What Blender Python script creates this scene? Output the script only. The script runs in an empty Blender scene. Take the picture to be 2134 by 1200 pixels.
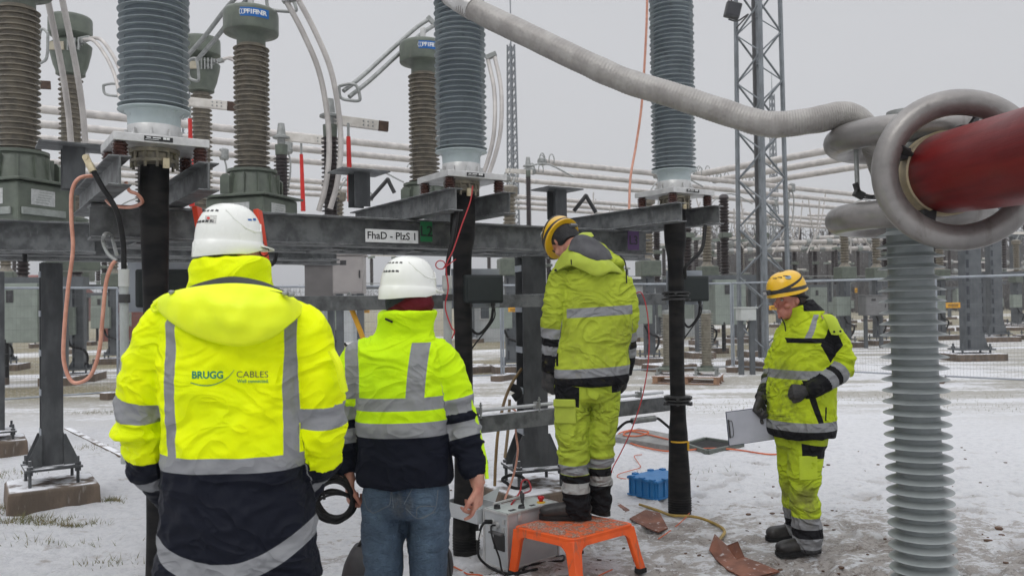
import bpy, bmesh, math, random
import numpy as np
from mathutils import Vector, Matrix, noise
random.seed(7)
S = bpy.context.scene
# ------------------------------------------------------------------ camera
FPX = 1700.0; CZ = 1.63; PITCH = math.radians(1.01); ROLL = math.radians(-0.8)
cam = bpy.data.cameras.new('camera'); camo = bpy.data.objects.new('camera', cam)
S.collection.objects.link(camo); S.camera = camo
camo.matrix_world = Matrix.Translation((0, 0, CZ)) @ Matrix.Rotation(math.pi/2 + PITCH, 4, 'X') @ Matrix.Rotation(ROLL, 4, 'Z')
cam.sensor_width = 36; cam.lens = FPX/2134*36; cam.clip_end = 2000; cam.clip_start = 0.05
cam.dof.use_dof = True; cam.dof.focus_distance = 4.6; cam.dof.aperture_fstop = 5.0
# ------------------------------------------------------------------ world and sun
W = bpy.data.worlds.new('World'); S.world = W; W.use_nodes = True
nt = W.node_tree; nt.nodes.clear()
def N(t, **k):
    n = nt.nodes.new(t)
    for a, b in k.items(): setattr(n, a, b)
    return n
out = N('ShaderNodeOutputWorld'); bg = N('ShaderNodeBackground'); bg.inputs[1].default_value = 1.0
sky = N('ShaderNodeTexSky', sky_type='NISHITA', sun_disc=False)
sky.sun_elevation = math.radians(38); sky.sun_rotation = math.radians(150)
hs = N('ShaderNodeHueSaturation'); hs.inputs['Saturation'].default_value = 0.12; hs.inputs['Value'].default_value = 0.09
nt.links.new(sky.outputs[0], hs.inputs['Color'])
tc = N('ShaderNodeTexCoord'); sp = N('ShaderNodeSeparateXYZ'); nt.links.new(tc.outputs['Generated'], sp.inputs[0])
mp = N('ShaderNodeMapRange'); nt.links.new(sp.outputs[2], mp.inputs[0]); mp.inputs[1].default_value = -0.02; mp.inputs[2].default_value = 1.0
cr_ = N('ShaderNodeValToRGB'); nt.links.new(mp.outputs[0], cr_.inputs[0])
cr_.color_ramp.elements[0].color = (0.60, 0.605, 0.625, 1); cr_.color_ramp.elements[1].color = (1.75, 1.77, 1.84, 1)
e = cr_.color_ramp.elements.new(0.38); e.color = (0.565, 0.572, 0.597, 1)
nz = N('ShaderNodeTexNoise'); nz.inputs['Scale'].default_value = 2.2; nz.inputs['Detail'].default_value = 5
nt.links.new(tc.outputs['Generated'], nz.inputs['Vector'])
mr = N('ShaderNodeMapRange'); nt.links.new(nz.outputs[0], mr.inputs[0]); mr.inputs[3].default_value = 0.94; mr.inputs[4].default_value = 1.06
mul = N('ShaderNodeMixRGB', blend_type='MULTIPLY'); mul.inputs[0].default_value = 1
nt.links.new(cr_.outputs[0], mul.inputs[1]); nt.links.new(mr.outputs[0], mul.inputs[2])
mx = N('ShaderNodeMixRGB'); mx.inputs[0].default_value = 0.12
nt.links.new(mul.outputs[0], mx.inputs[1]); nt.links.new(hs.outputs[0], mx.inputs[2])
nt.links.new(mx.outputs[0], bg.inputs[0]); nt.links.new(bg.outputs[0], out.inputs[0])
sun = bpy.data.lights.new('sun', 'SUN'); sun.energy = 0.5; sun.angle = math.radians(25); sun.color = (1, 0.98, 0.95)
suno = bpy.data.objects.new('sun', sun); S.collection.objects.link(suno)
suno.rotation_euler = (math.radians(45), 0, math.radians(-25))
S.view_settings.view_transform = 'Standard'; S.view_settings.look = 'None'
S.view_settings.exposure = 0.20; S.view_settings.gamma = 1
S.render.engine = 'CYCLES'
try: S.cycles.max_bounces = 6; S.cycles.use_denoising = True
except Exception: pass
# ------------------------------------------------------------------ picture point -> world point
M3 = camo.matrix_world.to_3x3()
def ray(px, py): return M3 @ Vector(((px-1067)/FPX, -(py-600)/FPX, -1))
def P(px, py, Y): r = ray(px, py); return r*(Y/r.y) + Vector((0, 0, CZ))
def PZ(px, py, z=0.0): r = ray(px, py); return r*((z-CZ)/r.z) + Vector((0, 0, CZ))
def pxof(p): q = M3.transposed() @ (Vector(p)-Vector((0, 0, CZ))); return 1067+FPX*q.x/-q.z
def pyof(p): q = M3.transposed() @ (Vector(p)-Vector((0, 0, CZ))); return 600-FPX*q.y/-q.z
TH = math.radians(34)
U = Vector((math.cos(TH), math.sin(TH), 0)); NN = Vector((-math.sin(TH), math.cos(TH), 0)); Z = Vector((0, 0, 1))
def onpx(p0, d, px):            # walk from p0 along d until it lies under picture column px
    a, b = -60.0, 60.0
    p0 = Vector(p0); d = Vector(d)
    best = min(((abs(pxof(p0+d*t)-px), t) for t in np.linspace(-12, 12, 2401) if (p0+d*t).y > 0.5), key=lambda q: q[0])
    return p0 + d*best[1]
# ------------------------------------------------------------------ things, parts
WM = {}
COL = S.collection
def wm(o): return WM.get(o.name, Matrix.Identity(4)) if o else Matrix.Identity(4)
def thing(name, label, cat, loc=(0, 0, 0), rz=0.0, group=None):
    o = bpy.data.objects.new(name, None); COL.objects.link(o); o.empty_display_size = 0.1
    o.location = loc; o.rotation_euler = (0, 0, rz); o['label'] = label; o['category'] = cat
    if group: o['group'] = group
    WM[o.name] = Matrix.Translation(loc) @ Matrix.Rotation(rz, 4, 'Z')
    return o
def tag(o, label, cat, group=None, kind=None):
    if label: o['label'] = label
    if cat: o['category'] = cat
    if group: o['group'] = group
    if kind: o['kind'] = kind
    return o
def kids(o): return [c for c in COL.objects if c.parent == o]
def dup(root, loc, rz, label, group=None, sc=None):
    r = root.copy(); COL.objects.link(r); r.location = loc; r.rotation_euler = (0, 0, rz); r['label'] = label
    if group: r['group'] = group
    if sc: r.scale = sc
    for ch in KID.get(root.name, []):
        c = ch.copy(); COL.objects.link(c); c.parent = r
        KID.setdefault(r.name, []).append(c)
        for g in KID.get(ch.name, []):
            d = g.copy(); COL.objects.link(d); d.parent = c
            KID.setdefault(c.name, []).append(d)
    return r
KID = {}
def frame(t, up=Z):
    t = Vector(t).normalized(); s = t.cross(up)
    if s.length < 1e-4: s = t.cross(Vector((1, 0, 0)))
    s.normalize(); return s, s.cross(t).normalized()
def crv(pts, n=6):              # Catmull-Rom through points (any dimension)
    pts = [np.array(p, float) for p in pts]
    if len(pts) < 3: return pts
    q = [2*pts[0]-pts[1]] + pts + [2*pts[-1]-pts[-2]]; out = []
    for i in range(1, len(q)-2):
        for k in range(n):
            t = k/n; a, b, c, d = q[i-1], q[i], q[i+1], q[i+2]
            out.append(0.5*((2*b)+(-a+c)*t+(2*a-5*b+4*c-d)*t*t+(-a+3*b-3*c+d)*t**3))
    out.append(pts[-1]); return out
class MB:
    def __init__(s): s.v = []; s.f = []
    def add(s, vs, fs):
        k = len(s.v); s.v += [Vector(v) for v in vs]; s.f += [tuple(i+k for i in f) for f in fs]; return s
    def box(s, c, size, mat=None):
        c = Vector(c); x, y, z = [q/2 for q in size]
        vs = [Vector((a*x, b*y, d*z)) for d in (-1, 1) for a, b in ((-1, -1), (1, -1), (1, 1), (-1, 1))]
        if mat: vs = [mat @ v for v in vs]
        return s.add([c+v for v in vs], [(3, 2, 1, 0), (4, 5, 6, 7), (0, 1, 5, 4), (1, 2, 6, 5), (2, 3, 7, 6), (3, 0, 4, 7)])
    def bar(s, a, b, w, h, up=Z):            # box between two points, w sideways, h along up
        a = Vector(a); b = Vector(b); sd, u2 = frame(b-a, up)
        vs = [p + sd*i*w/2 + u2*j*h/2 for p in (a, b) for i, j in ((-1, -1), (1, -1), (1, 1), (-1, 1))]
        return s.add(vs, [(0, 1, 2, 3), (7, 6, 5, 4), (4, 5, 1, 0), (5, 6, 2, 1), (6, 7, 3, 2), (7, 4, 0, 3)])
    def ring_loft(s, rings, cap=True, close=False):
        k = len(s.v); n = len(rings[0])
        for r in rings: s.v += [Vector(p) for p in r]
        m = len(rings)
        for i in range(m if close else m-1):
            j = (i+1) % m
            for q in range(n):
                w = (q+1) % n; s.f.append((k+i*n+q, k+i*n+w, k+j*n+w, k+j*n+q))
        if cap and not close:
            s.f.append(tuple(k+q for q in range(n))[::-1]); s.f.append(tuple(k+(m-1)*n+q for q in range(n)))
        return s
    def tube(s, pts, r, seg=10, cap=True, up=Z, close=False):
        pts = [Vector(p) for p in pts]; rr = r if hasattr(r, '__len__') else [r]*len(pts)
        rings = []; pn = None
        for i, p in enumerate(pts):
            if close: t = pts[(i+1) % len(pts)]-pts[i-1]
            else: t = pts[min(i+1, len(pts)-1)]-pts[max(i-1, 0)]
            t.normalize()
            if pn is None: a, b = frame(t, up)
            else:
                a = pn - t*pn.dot(t)
                if a.length < 1e-6: a, b = frame(t, up)
                a.normalize(); b = a.cross(t)
            pn = a; b = a.cross(t).normalized()
            rings.append([p + (a*math.cos(2*math.pi*q/seg)+b*math.sin(2*math.pi*q/seg))*rr[i] for q in range(seg)])
        return s.ring_loft(rings, cap, close)
    def lathe(s, prof, o=(0, 0, 0), ax=Z, seg=32, cap=True):      # prof = (radius, height)
        o = Vector(o); ax = Vector(ax).normalized(); a, b = frame(ax, Vector((0, 1, 0.001)))
        rings = [[o+ax*h+(a*math.cos(2*math.pi*q/seg)+b*math.sin(2*math.pi*q/seg))*max(r, 1e-4) for q in range(seg)] for r, h in prof]
        return s.ring_loft(rings, cap)
    def ell(s, c, r, rot=None, seg=16):
        rings = []
        for i in range(1, seg//2):
            t = math.pi*i/(seg//2)
            ring = [Vector((r[0]*math.sin(t)*math.cos(2*math.pi*q/seg), r[1]*math.sin(t)*math.sin(2*math.pi*q/seg), -r[2]*math.cos(t))) for q in range(seg)]
            rings.append([Vector(c)+(rot @ v if rot else v) for v in ring])
        return s.ring_loft(rings)
    def hbeam(s, a, b, h, w, tf=0.014, tw=0.01, up=Z):
        a = Vector(a); b = Vector(b); sd, u2 = frame(b-a, up)
        o = [(-w/2, -h/2), (w/2, -h/2), (w/2, -h/2+tf), (tw/2, -h/2+tf), (tw/2, h/2-tf), (w/2, h/2-tf), (w/2, h/2), (-w/2, h/2), (-w/2, h/2-tf), (-tw/2, h/2-tf), (-tw/2, -h/2+tf), (-w/2, -h/2+tf)]
        return s.ring_loft([[p+sd*x+u2*y for x, y in o] for p in (a, b)])
    def prism(s, poly, c, ax, ay, t):        # polygon in plane (ax, ay) at c, extruded by t along ax x ay
        ax = Vector(ax).normalized(); ay = Vector(ay).normalized(); n = ax.cross(ay)
        return s.ring_loft([[Vector(c)+ax*x+ay*y+n*k for x, y in poly] for k in (-t/2, t/2)])
    def build(s, name, mat, parent=None, smooth=40, bevel=0, local=False):
        me = bpy.data.meshes.new(name)
        vs = s.v
        if parent is not None and not local:
            inv = wm(parent).inverted(); vs = [inv @ v for v in vs]
            base = None
        org = Vector((0, 0, 0))
        if parent is None and vs and not local:
            arr = np.array([tuple(v) for v in vs]); mn = arr.min(0); mxx = arr.max(0)
            org = Vector(((mn[0]+mxx[0])/2, (mn[1]+mxx[1])/2, mn[2])); vs = [v-org for v in vs]
        me.from_pydata([tuple(v) for v in vs], [], s.f); me.update()
        bm = bmesh.new(); bm.from_mesh(me); bmesh.ops.recalc_face_normals(bm, faces=bm.faces); bm.to_mesh(me); bm.free()
        if smooth:
            me.polygons.foreach_set('use_smooth', [True]*len(me.polygons))
            try: me.set_sharp_from_angle(angle=math.radians(smooth))
            except Exception: pass
        o = bpy.data.objects.new(name, me); COL.objects.link(o); o.location = org
        for m in (mat if isinstance(mat, (list, tuple)) else [mat]): me.materials.append(m)
        if parent is not None:
            o.parent = parent; KID.setdefault(parent.name, []).append(o); WM[o.name] = wm(parent)
        else: WM[o.name] = Matrix.Translation(org)
        if bevel:
            b = o.modifiers.new('bevel', 'BEVEL'); b.width = bevel; b.segments = 2; b.limit_method = 'ANGLE'; b.angle_limit = math.radians(50)
        return o
# ------------------------------------------------------------------ materials
class X:                          # tiny expression wrapper over shader math nodes
    def __init__(s, t, k): s.t = t; s.k = k
    def _m(s, op, *a, clamp=False):
        n = s.t.nodes.new('ShaderNodeMath'); n.operation = op; n.use_clamp = clamp
        for i, q in enumerate((s,)+a):
            if isinstance(q, X): s.t.links.new(q.k, n.inputs[i])
            else: n.inputs[i].default_value = q
        return X(s.t, n.outputs[0])
    def __add__(s, o): return s._m('ADD', o)
    def __sub__(s, o): return s._m('SUBTRACT', o)
    def __mul__(s, o): return s._m('MULTIPLY', o)
    def __gt__(s, o): return s._m('GREATER_THAN', o)
    def __lt__(s, o): return s._m('LESS_THAN', o)
    def abs(s): return s._m('ABSOLUTE')
    def max(s, o): return s._m('MAXIMUM', o)
    def min(s, o): return s._m('MINIMUM', o)
    def sat(s): return s._m('ADD', 0.0, clamp=True)
    def band(s, a, b): return (s > a)*(s < b)
    def ss(s, a, b):
        n = s.t.nodes.new('ShaderNodeMapRange'); n.interpolation_type = 'SMOOTHSTEP'
        s.t.links.new(s.k, n.inputs[0]); n.inputs[1].default_value = a; n.inputs[2].default_value = b
        return X(s.t, n.outputs[0])
def newmat(name):
    m = bpy.data.materials.new(name); m.use_nodes = True
    return m, m.node_tree, m.node_tree.nodes['Principled BSDF']
def coords(t, kind='Object'):
    n = t.nodes.new('ShaderNodeTexCoord') if kind != 'World' else t.nodes.new('ShaderNodeNewGeometry')
    o = n.outputs['Position'] if kind == 'World' else n.outputs[kind]
    s = t.nodes.new('ShaderNodeSeparateXYZ'); t.links.new(o, s.inputs[0])
    return o, X(t, s.outputs[0]), X(t, s.outputs[1]), X(t, s.outputs[2])
def noisex(t, vec, scale, detail=4, stretch=None, rough=0.55, dist=0):
    if stretch:
        mp = t.nodes.new('ShaderNodeMapping'); mp.inputs['Scale'].default_value = stretch; t.links.new(vec, mp.inputs[0]); vec = mp.outputs[0]
    n = t.nodes.new('ShaderNodeTexNoise'); n.inputs['Scale'].default_value = scale; n.inputs['Detail'].default_value = detail
    n.inputs['Roughness'].default_value = rough; n.inputs['Distortion'].default_value = dist
    t.links.new(vec, n.inputs['Vector']); return X(t, n.outputs[0])
def mixc(t, a, b, f):
    n = t.nodes.new('ShaderNodeMix'); n.data_type = 'RGBA'
    for i, q in ((6, a), (7, b)):
        if isinstance(q, tuple): n.inputs[i].default_value = tuple(q)+(1,)*(4-len(q))
        else: t.links.new(q, n.inputs[i])
    if isinstance(f, X): t.links.new(f.k, n.inputs[0])
    else: n.inputs[0].default_value = f
    return n.outputs[2]
def bumpn(t, bs, h, strength, dist=0.01):
    b = t.nodes.new('ShaderNodeBump'); b.inputs['Strength'].default_value = strength; b.inputs['Distance'].default_value = dist
    t.links.new(h.k, b.inputs['Height']); t.links.new(b.outputs[0], bs.inputs['Normal'])
MATS = {}
def mat(name, c, c2=None, sc=6, rough=0.5, metal=0.0, bump=0.0, bs_=40, stretch=None, dirt=None, lo=0.35, hi=0.65, spec=0.5, snow=False, coat=0):
    if name in MATS: return MATS[name]
    m, t, b = newmat(name)
    vec, x, y, z = coords(t)
    b.inputs['Roughness'].default_value = rough; b.inputs['Metallic'].default_value = metal
    b.inputs['Specular IOR Level'].default_value = spec; b.inputs['Coat Weight'].default_value = coat
    n = noisex(t, vec, sc, 6, stretch)
    c2 = c2 or tuple(q*0.8 for q in c)
    col = mixc(t, c, c2, n.ss(lo, hi))
    if dirt:
        n2 = noisex(t, vec, sc*3.1, 5, (1, 1, 0.25)); col = mixc(t, col, dirt[0], n2.ss(dirt[1], dirt[1]+0.15)*dirt[2])
    rv = noisex(t, vec, sc*2.3, 3)
    rr = rv*0.25 + (rough-0.12)
    t.links.new(rr.k, b.inputs['Roughness'])
    if snow:                       # thin dusting that lies on upward faces
        g = t.nodes.new('ShaderNodeNewGeometry'); s2 = t.nodes.new('ShaderNodeSeparateXYZ'); t.links.new(g.outputs['Normal'], s2.inputs[0])
        k = X(t, s2.outputs[2]).ss(0.6, 0.9)*noisex(t, vec, 5, 6).ss(0.36, 0.52)
        col = mixc(t, col, (0.8, 0.81, 0.84), k)
        mm = (k*-1.0 + 1.0)*metal; t.links.new(mm.k, b.inputs['Metallic'])
    t.links.new(col, b.inputs['Base Color'])
    if bump: bumpn(t, b, noisex(t, vec, bs_, 5, stretch), bump)
    MATS[name] = m; return m
GALV = mat('galvanised steel', (0.15, 0.157, 0.158), (0.07, 0.074, 0.075), 11, 0.62, 0.15, 0.2, 60, dirt=((0.23, 0.235, 0.23), 0.60, 0.45), snow=True)
GALVC = mat('galvanised column steel', (0.085, 0.09, 0.093), (0.045, 0.048, 0.051), 9, 0.65, 0.12, 0.15, 60, stretch=(1, 1, 0.4), dirt=((0.06, 0.055, 0.05), 0.6, 0.4), snow=True)
GALVL = mat('pale galvanised steel', (0.33, 0.36, 0.39), (0.24, 0.26, 0.29), 3, 0.5, 0.3, 0.1, 60)
ALU = mat('bare aluminium', (0.62, 0.62, 0.61), (0.5, 0.5, 0.49), 12, 0.4, 0.7, 0.1, 80)
ALUP = mat('weathered aluminium tube', (0.56, 0.53, 0.50), (0.43, 0.405, 0.385), 5, 0.5, 0.2, 0.05, 30, dirt=((0.3, 0.27, 0.25), 0.62, 0.3))
CAST = mat('cast aluminium', (0.34, 0.35, 0.34), (0.25, 0.26, 0.25), 20, 0.5, 0.5, 0.2, 60)
GREEN = mat('grey green paint', (0.115, 0.135, 0.105), (0.085, 0.10, 0.08), 8, 0.42, 0.0, 0.08, 50, dirt=((0.16, 0.15, 0.13), 0.6, 0.4))
GREENL = mat('pale green cabinet paint', (0.24, 0.275, 0.24), (0.2, 0.23, 0.2), 4, 0.45, 0, 0.05, 40)
PORC = mat('brown green porcelain', (0.20, 0.175, 0.13), (0.125, 0.11, 0.085), 14, 0.4, 0, 0.1, 50, dirt=((0.2, 0.185, 0.16), 0.55, 0.5))
BROWN = mat('brown glazed porcelain', (0.075, 0.035, 0.027), (0.04, 0.02, 0.018), 20, 0.22, 0, 0.05, 50)
DARKI = mat('dark post insulator', (0.035, 0.025, 0.024), (0.02, 0.015, 0.015), 10, 0.35)
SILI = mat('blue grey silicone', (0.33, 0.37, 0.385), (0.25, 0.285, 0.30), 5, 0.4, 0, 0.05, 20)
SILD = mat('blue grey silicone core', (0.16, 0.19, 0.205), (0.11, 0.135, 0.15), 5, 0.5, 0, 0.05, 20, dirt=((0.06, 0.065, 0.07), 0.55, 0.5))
SILR = mat('pale grey silicone', (0.31, 0.335, 0.335), (0.25, 0.275, 0.275), 6, 0.36, 0, 0.05, 20)
SILRC = mat('pale grey silicone tube', (0.235, 0.26, 0.262), (0.19, 0.212, 0.214), 6, 0.4, 0, 0.05, 20)
BLACK = mat('black rubber', (0.009, 0.009, 0.010), (0.022, 0.021, 0.02), 6, 0.55, 0, 0.35, 12, stretch=(1, 1, 3), spec=.1)
BLACKS = mat('black cable sheath', (0.010, 0.010, 0.011), (0.018, 0.018, 0.018), 10, 0.45, spec=.2)
CONC = mat('concrete', (0.16, 0.12, 0.09), (0.10, 0.078, 0.06), 9, 0.9, 0, 0.5, 45, stretch=(1, 1, 0.3), dirt=((0.3, 0.28, 0.26), 0.6, 0.5), snow=True)
PLG = mat('grey plastic conduit', (0.36, 0.38, 0.37), (0.28, 0.3, 0.29), 8, 0.45)
COPPER = mat('copper braid in clear sheath', (0.62, 0.30, 0.21), (0.5, 0.22, 0.15), 20, 0.38, 0.1, coat=0.3)
RED = mat('red insulating sleeve', (0.62, 0.022, 0.015), (0.5, 0.016, 0.012), 8, 0.42)
REDW = mat('red wire', (0.42, 0.02, 0.025), (0.33, 0.015, 0.02), 8, 0.45)
ORC = mat('orange cable sheath', (0.62, 0.14, 0.045), (0.45, 0.09, 0.03), 8, 0.5)
DARKST = mat('dark fitting', (0.045, 0.045, 0.047), (0.03, 0.03, 0.03), 8, 0.5, 0.2)
BOXD = mat('anthracite enclosure paint', (0.021, 0.027, 0.027), (0.016, 0.021, 0.021), 5, 0.5, 0, 0.03, 90, spec=.3)
SNOWM = mat('snow cap', (0.78, 0.79, 0.82), (0.7, 0.71, 0.75), 8, 0.7, 0, 0.4, 25)
WHITEP = mat('white plate', (0.72, 0.73, 0.72), (0.62, 0.63, 0.62), 20, 0.4)
INK = mat('black lettering', (0.015, 0.015, 0.015), None, 5, 0.5)
def text(s, size, mat_, origin, ax, ay, parent, name='lettering', t=0.0006, bold=0.0, sx=1.0, align='CENTER'):
    cu = bpy.data.curves.new(name, 'FONT'); cu.body = s; cu.size = size; cu.align_x = align; cu.align_y = 'CENTER'; cu.extrude = t; cu.offset = bold*size; cu.resolution_u = 3
    tmp = bpy.data.objects.new('tmp', cu); COL.objects.link(tmp)
    dg = bpy.context.evaluated_depsgraph_get(); dg.update()
    me = bpy.data.meshes.new_from_object(tmp.evaluated_get(dg)); bpy.data.objects.remove(tmp)
    ax = Vector(ax).normalized(); ay = Vector(ay).normalized(); az = ax.cross(ay)
    mb = MB(); mb.v = [Vector(origin)+ax*v.co.x*sx+ay*v.co.y+az*v.co.z for v in me.vertices]; mb.f = [tuple(p.vertices) for p in me.polygons]
    return mb.build(name, mat_, parent, smooth=0)
# ------------------------------------------------------------------ ground
def hgt(x, y):
    v = Vector((x, y, 0))
    k = 0.014*noise.fractal(v*2.2, 1.0, 2.0, 3) + 0.016*noise.fractal(v*6.5+Vector((9, 3, 0)), 0.8, 2.1, 5)
    f = max(0.0, noise.noise(Vector((x*3.6+y*1.2, y*5.5, 0))+Vector((3, 7, 1)))-0.22)*0.075       # footprints
    tr = max(0, min(1, 1-(y-7.5)/4))
    return k*(0.35+0.65*tr) - f*tr
def attr0(t):
    n = t.nodes.new('ShaderNodeAttribute'); n.attribute_name = 'press'; return X(t, n.outputs['Fac'])
gm, t, b = newmat('trodden snow over grass')
vec, x, y, z = coords(t, 'World')
n1 = noisex(t, vec, 0.9, 8, rough=0.62); n2 = noisex(t, vec, 5.5, 8, (1, 1.3, 1), rough=0.68); n3 = noisex(t, vec, 38, 4, rough=0.7)
n4 = noisex(t, vec, 0.35, 6, (0.5, 2.4, 1), rough=0.6); n5 = noisex(t, vec, 14, 8, rough=0.75)
snow = mixc(t, (0.86, 0.865, 0.885), (0.70, 0.71, 0.74), n5.ss(0.44, 0.70))
# trodden mud near the working place, tan grass farther out
near = y.ss(11.5, 6.0); right = x.ss(0.2, 2.2)
work = ((x-2.3)*(x-2.3)*0.10 + (y-4.6)*(y-4.6)*0.20).ss(1.5, 0.0)
track = ((x+1.9) + (y-4.4)*-0.6).abs().ss(0.75, 0.1)*y.ss(6.6, 5.2)
cover = n2*0.55 + n1*0.3 + n5*0.35
n6 = noisex(t, vec, 11, 9, (1, 1.7, 1), rough=0.78); n7 = noisex(t, vec, 2.3, 7, (1, 1.5, 1), rough=0.62)
pits = (noisex(t, vec, 3.4, 3, (1, 1.6, 1)).ss(0.60, 0.68))*n6.ss(0.46, 0.56)
mud = ((n6*0.62 + n7*0.42 + n1*0.15) + work*0.16 + track*0.13 + near*0.036).ss(0.74, 0.80)
mudc = mixc(t, (0.15, 0.105, 0.07), (0.50, 0.46, 0.43), n6.ss(0.42, 0.56))
mudc = mixc(t, mudc, (0.07, 0.045, 0.03), n3.ss(0.56, 0.66)*0.7)
press = attr0(t)
mud = (mud + pits*near*0.9 + press*(n6*1.8-0.3).sat()*0.9).sat()
far = y.ss(13.5, 18.0)
gmask = (n4*0.9 + n2*0.35 + n5*0.25).ss(0.69, 0.80)*y.ss(9.5, 15)
v2 = x*(-math.sin(TH)) + y*math.cos(TH)
belt = v2.ss(15.5, 16.5)*v2.ss(20.5, 19.5)+v2.ss(23.5, 24.5)*v2.ss(32, 31)+v2.ss(35, 36)
gmask = (gmask*0.7 + belt*far*(n2*0.6+n5*0.6).ss(0.38, 0.6)*0.95).sat()
tuft = (n2*0.7+n1*0.5).ss(0.69, 0.80)*x.ss(-1.0, -2.6)*0.8
grass = mixc(t, (0.30, 0.245, 0.145), (0.16, 0.15, 0.075), n3.ss(0.35, 0.65))
grass = mixc(t, grass, (0.6, 0.6, 0.6), n5.ss(0.50, 0.62)*0.7)
c = mixc(t, snow, mudc, mud*0.92); c = mixc(t, c, grass, gmask.max(tuft*n3.ss(0.4, 0.6)))
t.links.new(c, b.inputs['Base Color'])
rg = (mud*-0.3) + 0.78; t.links.new(rg.k, b.inputs['Roughness']); b.inputs['Specular IOR Level'].default_value = 0.35
bumpn(t, b, n5*0.7+n3*0.2+n2*0.5+n6*0.7, 1.0, 0.06)
def gridmesh(xs, ys, hf):
    mb = MB(); nx = len(xs)
    mb.v = [Vector((px, py, hf(px, py))) for py in ys for px in xs]
    mb.f = [(j*nx+i, j*nx+i+1, (j+1)*nx+i+1, (j+1)*nx+i) for j in range(len(ys)-1) for i in range(nx-1)]
    return mb
def spread(a, b, d, far_, grow):
    v = list(np.arange(a, b, d)); s = d; q = v[-1]
    while q < far_: s *= grow; q += s; v.append(q)
    s = d; q = v[0]
    while q > -far_: s *= grow; q -= s; v.insert(0, q)
    return v
xs = spread(-4.2, 5.0, 0.026, 700, 1.22); ys = [q for q in spread(3.0, 8.6, 0.026, 900, 1.2) if q > -60]
def hf(px, py):
    d = max(0, abs(px)-5, py-10, -py)
    return hgt(px, py)*max(0, 1-d/4) - prints(px, py)[0]
rp = random.Random(12); CELL = {}
for i in range(420):                    # boot prints pressed into the snow
    cx = rp.uniform(-4.0, 5.0); cy = 3.1+5.6*rp.random()**1.1; a = rp.gauss(.2, .9)
    if abs(cx-2.2)*.25+abs(cy-4.8)*.3 > rp.uniform(.2, 1.3): continue
    for ix in range(int((cx-.3)//.5), int((cx+.3)//.5)+1):
        for iy in range(int((cy-.3)//.5), int((cy+.3)//.5)+1): CELL.setdefault((ix, iy), []).append((cx, cy, math.cos(a), math.sin(a), rp.uniform(.5, 1)))
def prints(px, py):
    dz = 0; pr = 0
    for cx, cy, c_, s_, k in CELL.get((int(px//.5), int(py//.5)), ()):
        u = ((px-cx)*c_+(py-cy)*s_)/.145; w = (-(px-cx)*s_+(py-cy)*c_)/.052; r = (u*u*u*u+w*w)**.5
        if r < 1.9: dz += .026*k*(max(0, min(1, (1.15-r)/.3))-.4*math.exp(-((r-1.4)/.22)**2)); pr = max(pr, k*max(0, min(1, (1.2-r)/.3)))
    return dz, pr
gb_ = gridmesh(xs, ys, hf); prs = [prints(v.x, v.y)[1] for v in gb_.v]
g = gb_.build('ground', gm, local=True, smooth=180); at_ = g.data.attributes.new('press', 'FLOAT', 'POINT'); at_.data.foreach_set('value', prs); tag(g, None, None, kind='structure')
# brown kerb edging of a buried path on the left
kp = [PZ(140, 893), PZ(240, 938), PZ(330, 985)]
mb = MB()
mb.bar(kp[0]-Z*0.012, kp[2]-Z*0.012, 0.08, 0.05)
tag(mb.build('kerb', mat('kerb brown', (0.13, 0.09, 0.06), (0.08, 0.06, 0.045), 6, 0.85, 0, 0.6, 30, snow=True), bevel=0.008), None, None, kind='structure')
mb = MB(); a = kp[0]+NN*0.6; b2 = kp[2]+NN*0.6
# grass tufts poking through the snow
mb = MB(); rr = random.Random(3)
def blades(cx, cy, rx, ry, n, hgt_=0.06):
    for i in range(n):
        a = rr.gauss(0, 0.5)*rx+cx; b_ = rr.gauss(0, 0.5)*ry+cy; h = rr.uniform(0.4, 1)*hgt_; an = rr.uniform(0, 6.28); w = 0.0035
        l = Vector((rr.gauss(0, 0.5), rr.gauss(0, 0.5), 1))*h; s_ = Vector((math.cos(an), math.sin(an), 0))*w; p = Vector((a, b_, hf(a, b_)-0.005))
        k = len(mb.v); mb.v += [p-s_, p+s_, p+l]; mb.f.append((k, k+1, k+2))
for px, py, rx, ry, n in ((60, 1085, .35, .1, 420), (20, 1060, .2, .15, 200), (150, 1095, .25, .07, 200), (235, 1047, .12, .05, 130), (200, 860, .5, .2, 160), (150, 935, .5, .3, 120), (120, 1130, .5, .1, 80), (10, 990, .3, .3, 120), (230, 1175, .3, .1, 60), (1050, 1085, .3, .1, 40), (1430, 990, .8, .4, 60), (1500, 850, 1.6, .7, 160), (1850, 830, 3, .8, 260), (2050, 850, 1.5, .5, 120)):
    q = PZ(px, py); blades(q.x, q.y, rx, ry, n)
gr = mb.build('grass', mat('winter grass', (0.14, 0.15, 0.06), (0.22, 0.18, 0.09), 9, 0.8), smooth=0); tag(gr, 'short winter grass blades poking through the snow', 'grass', kind='stuff')
# clods of earth and dead leaves on the trodden snow
mb = MB()
for i in range(150):
    px = rr.uniform(850, 2130); py = rr.uniform(930, 1195); q = PZ(px, py); s = rr.uniform(0.004, 0.016)*(1.6 if rr.random() < .1 else 1)
    mb.ell((q.x, q.y, hf(q.x, q.y)+s*0.2), (s*rr.uniform(.8, 1.8), s*rr.uniform(.8, 1.6), s*0.6), Matrix.Rotation(rr.uniform(0, 3), 3, 'Z'), seg=6)
tag(mb.build('soil_clods', mat('wet soil', (0.07, 0.04, 0.025), (0.13, 0.07, 0.04), 14, 0.8, 0, 0.5, 30)), 'small clods of soil and dead leaves scattered on the snow', 'soil', kind='stuff')
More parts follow.
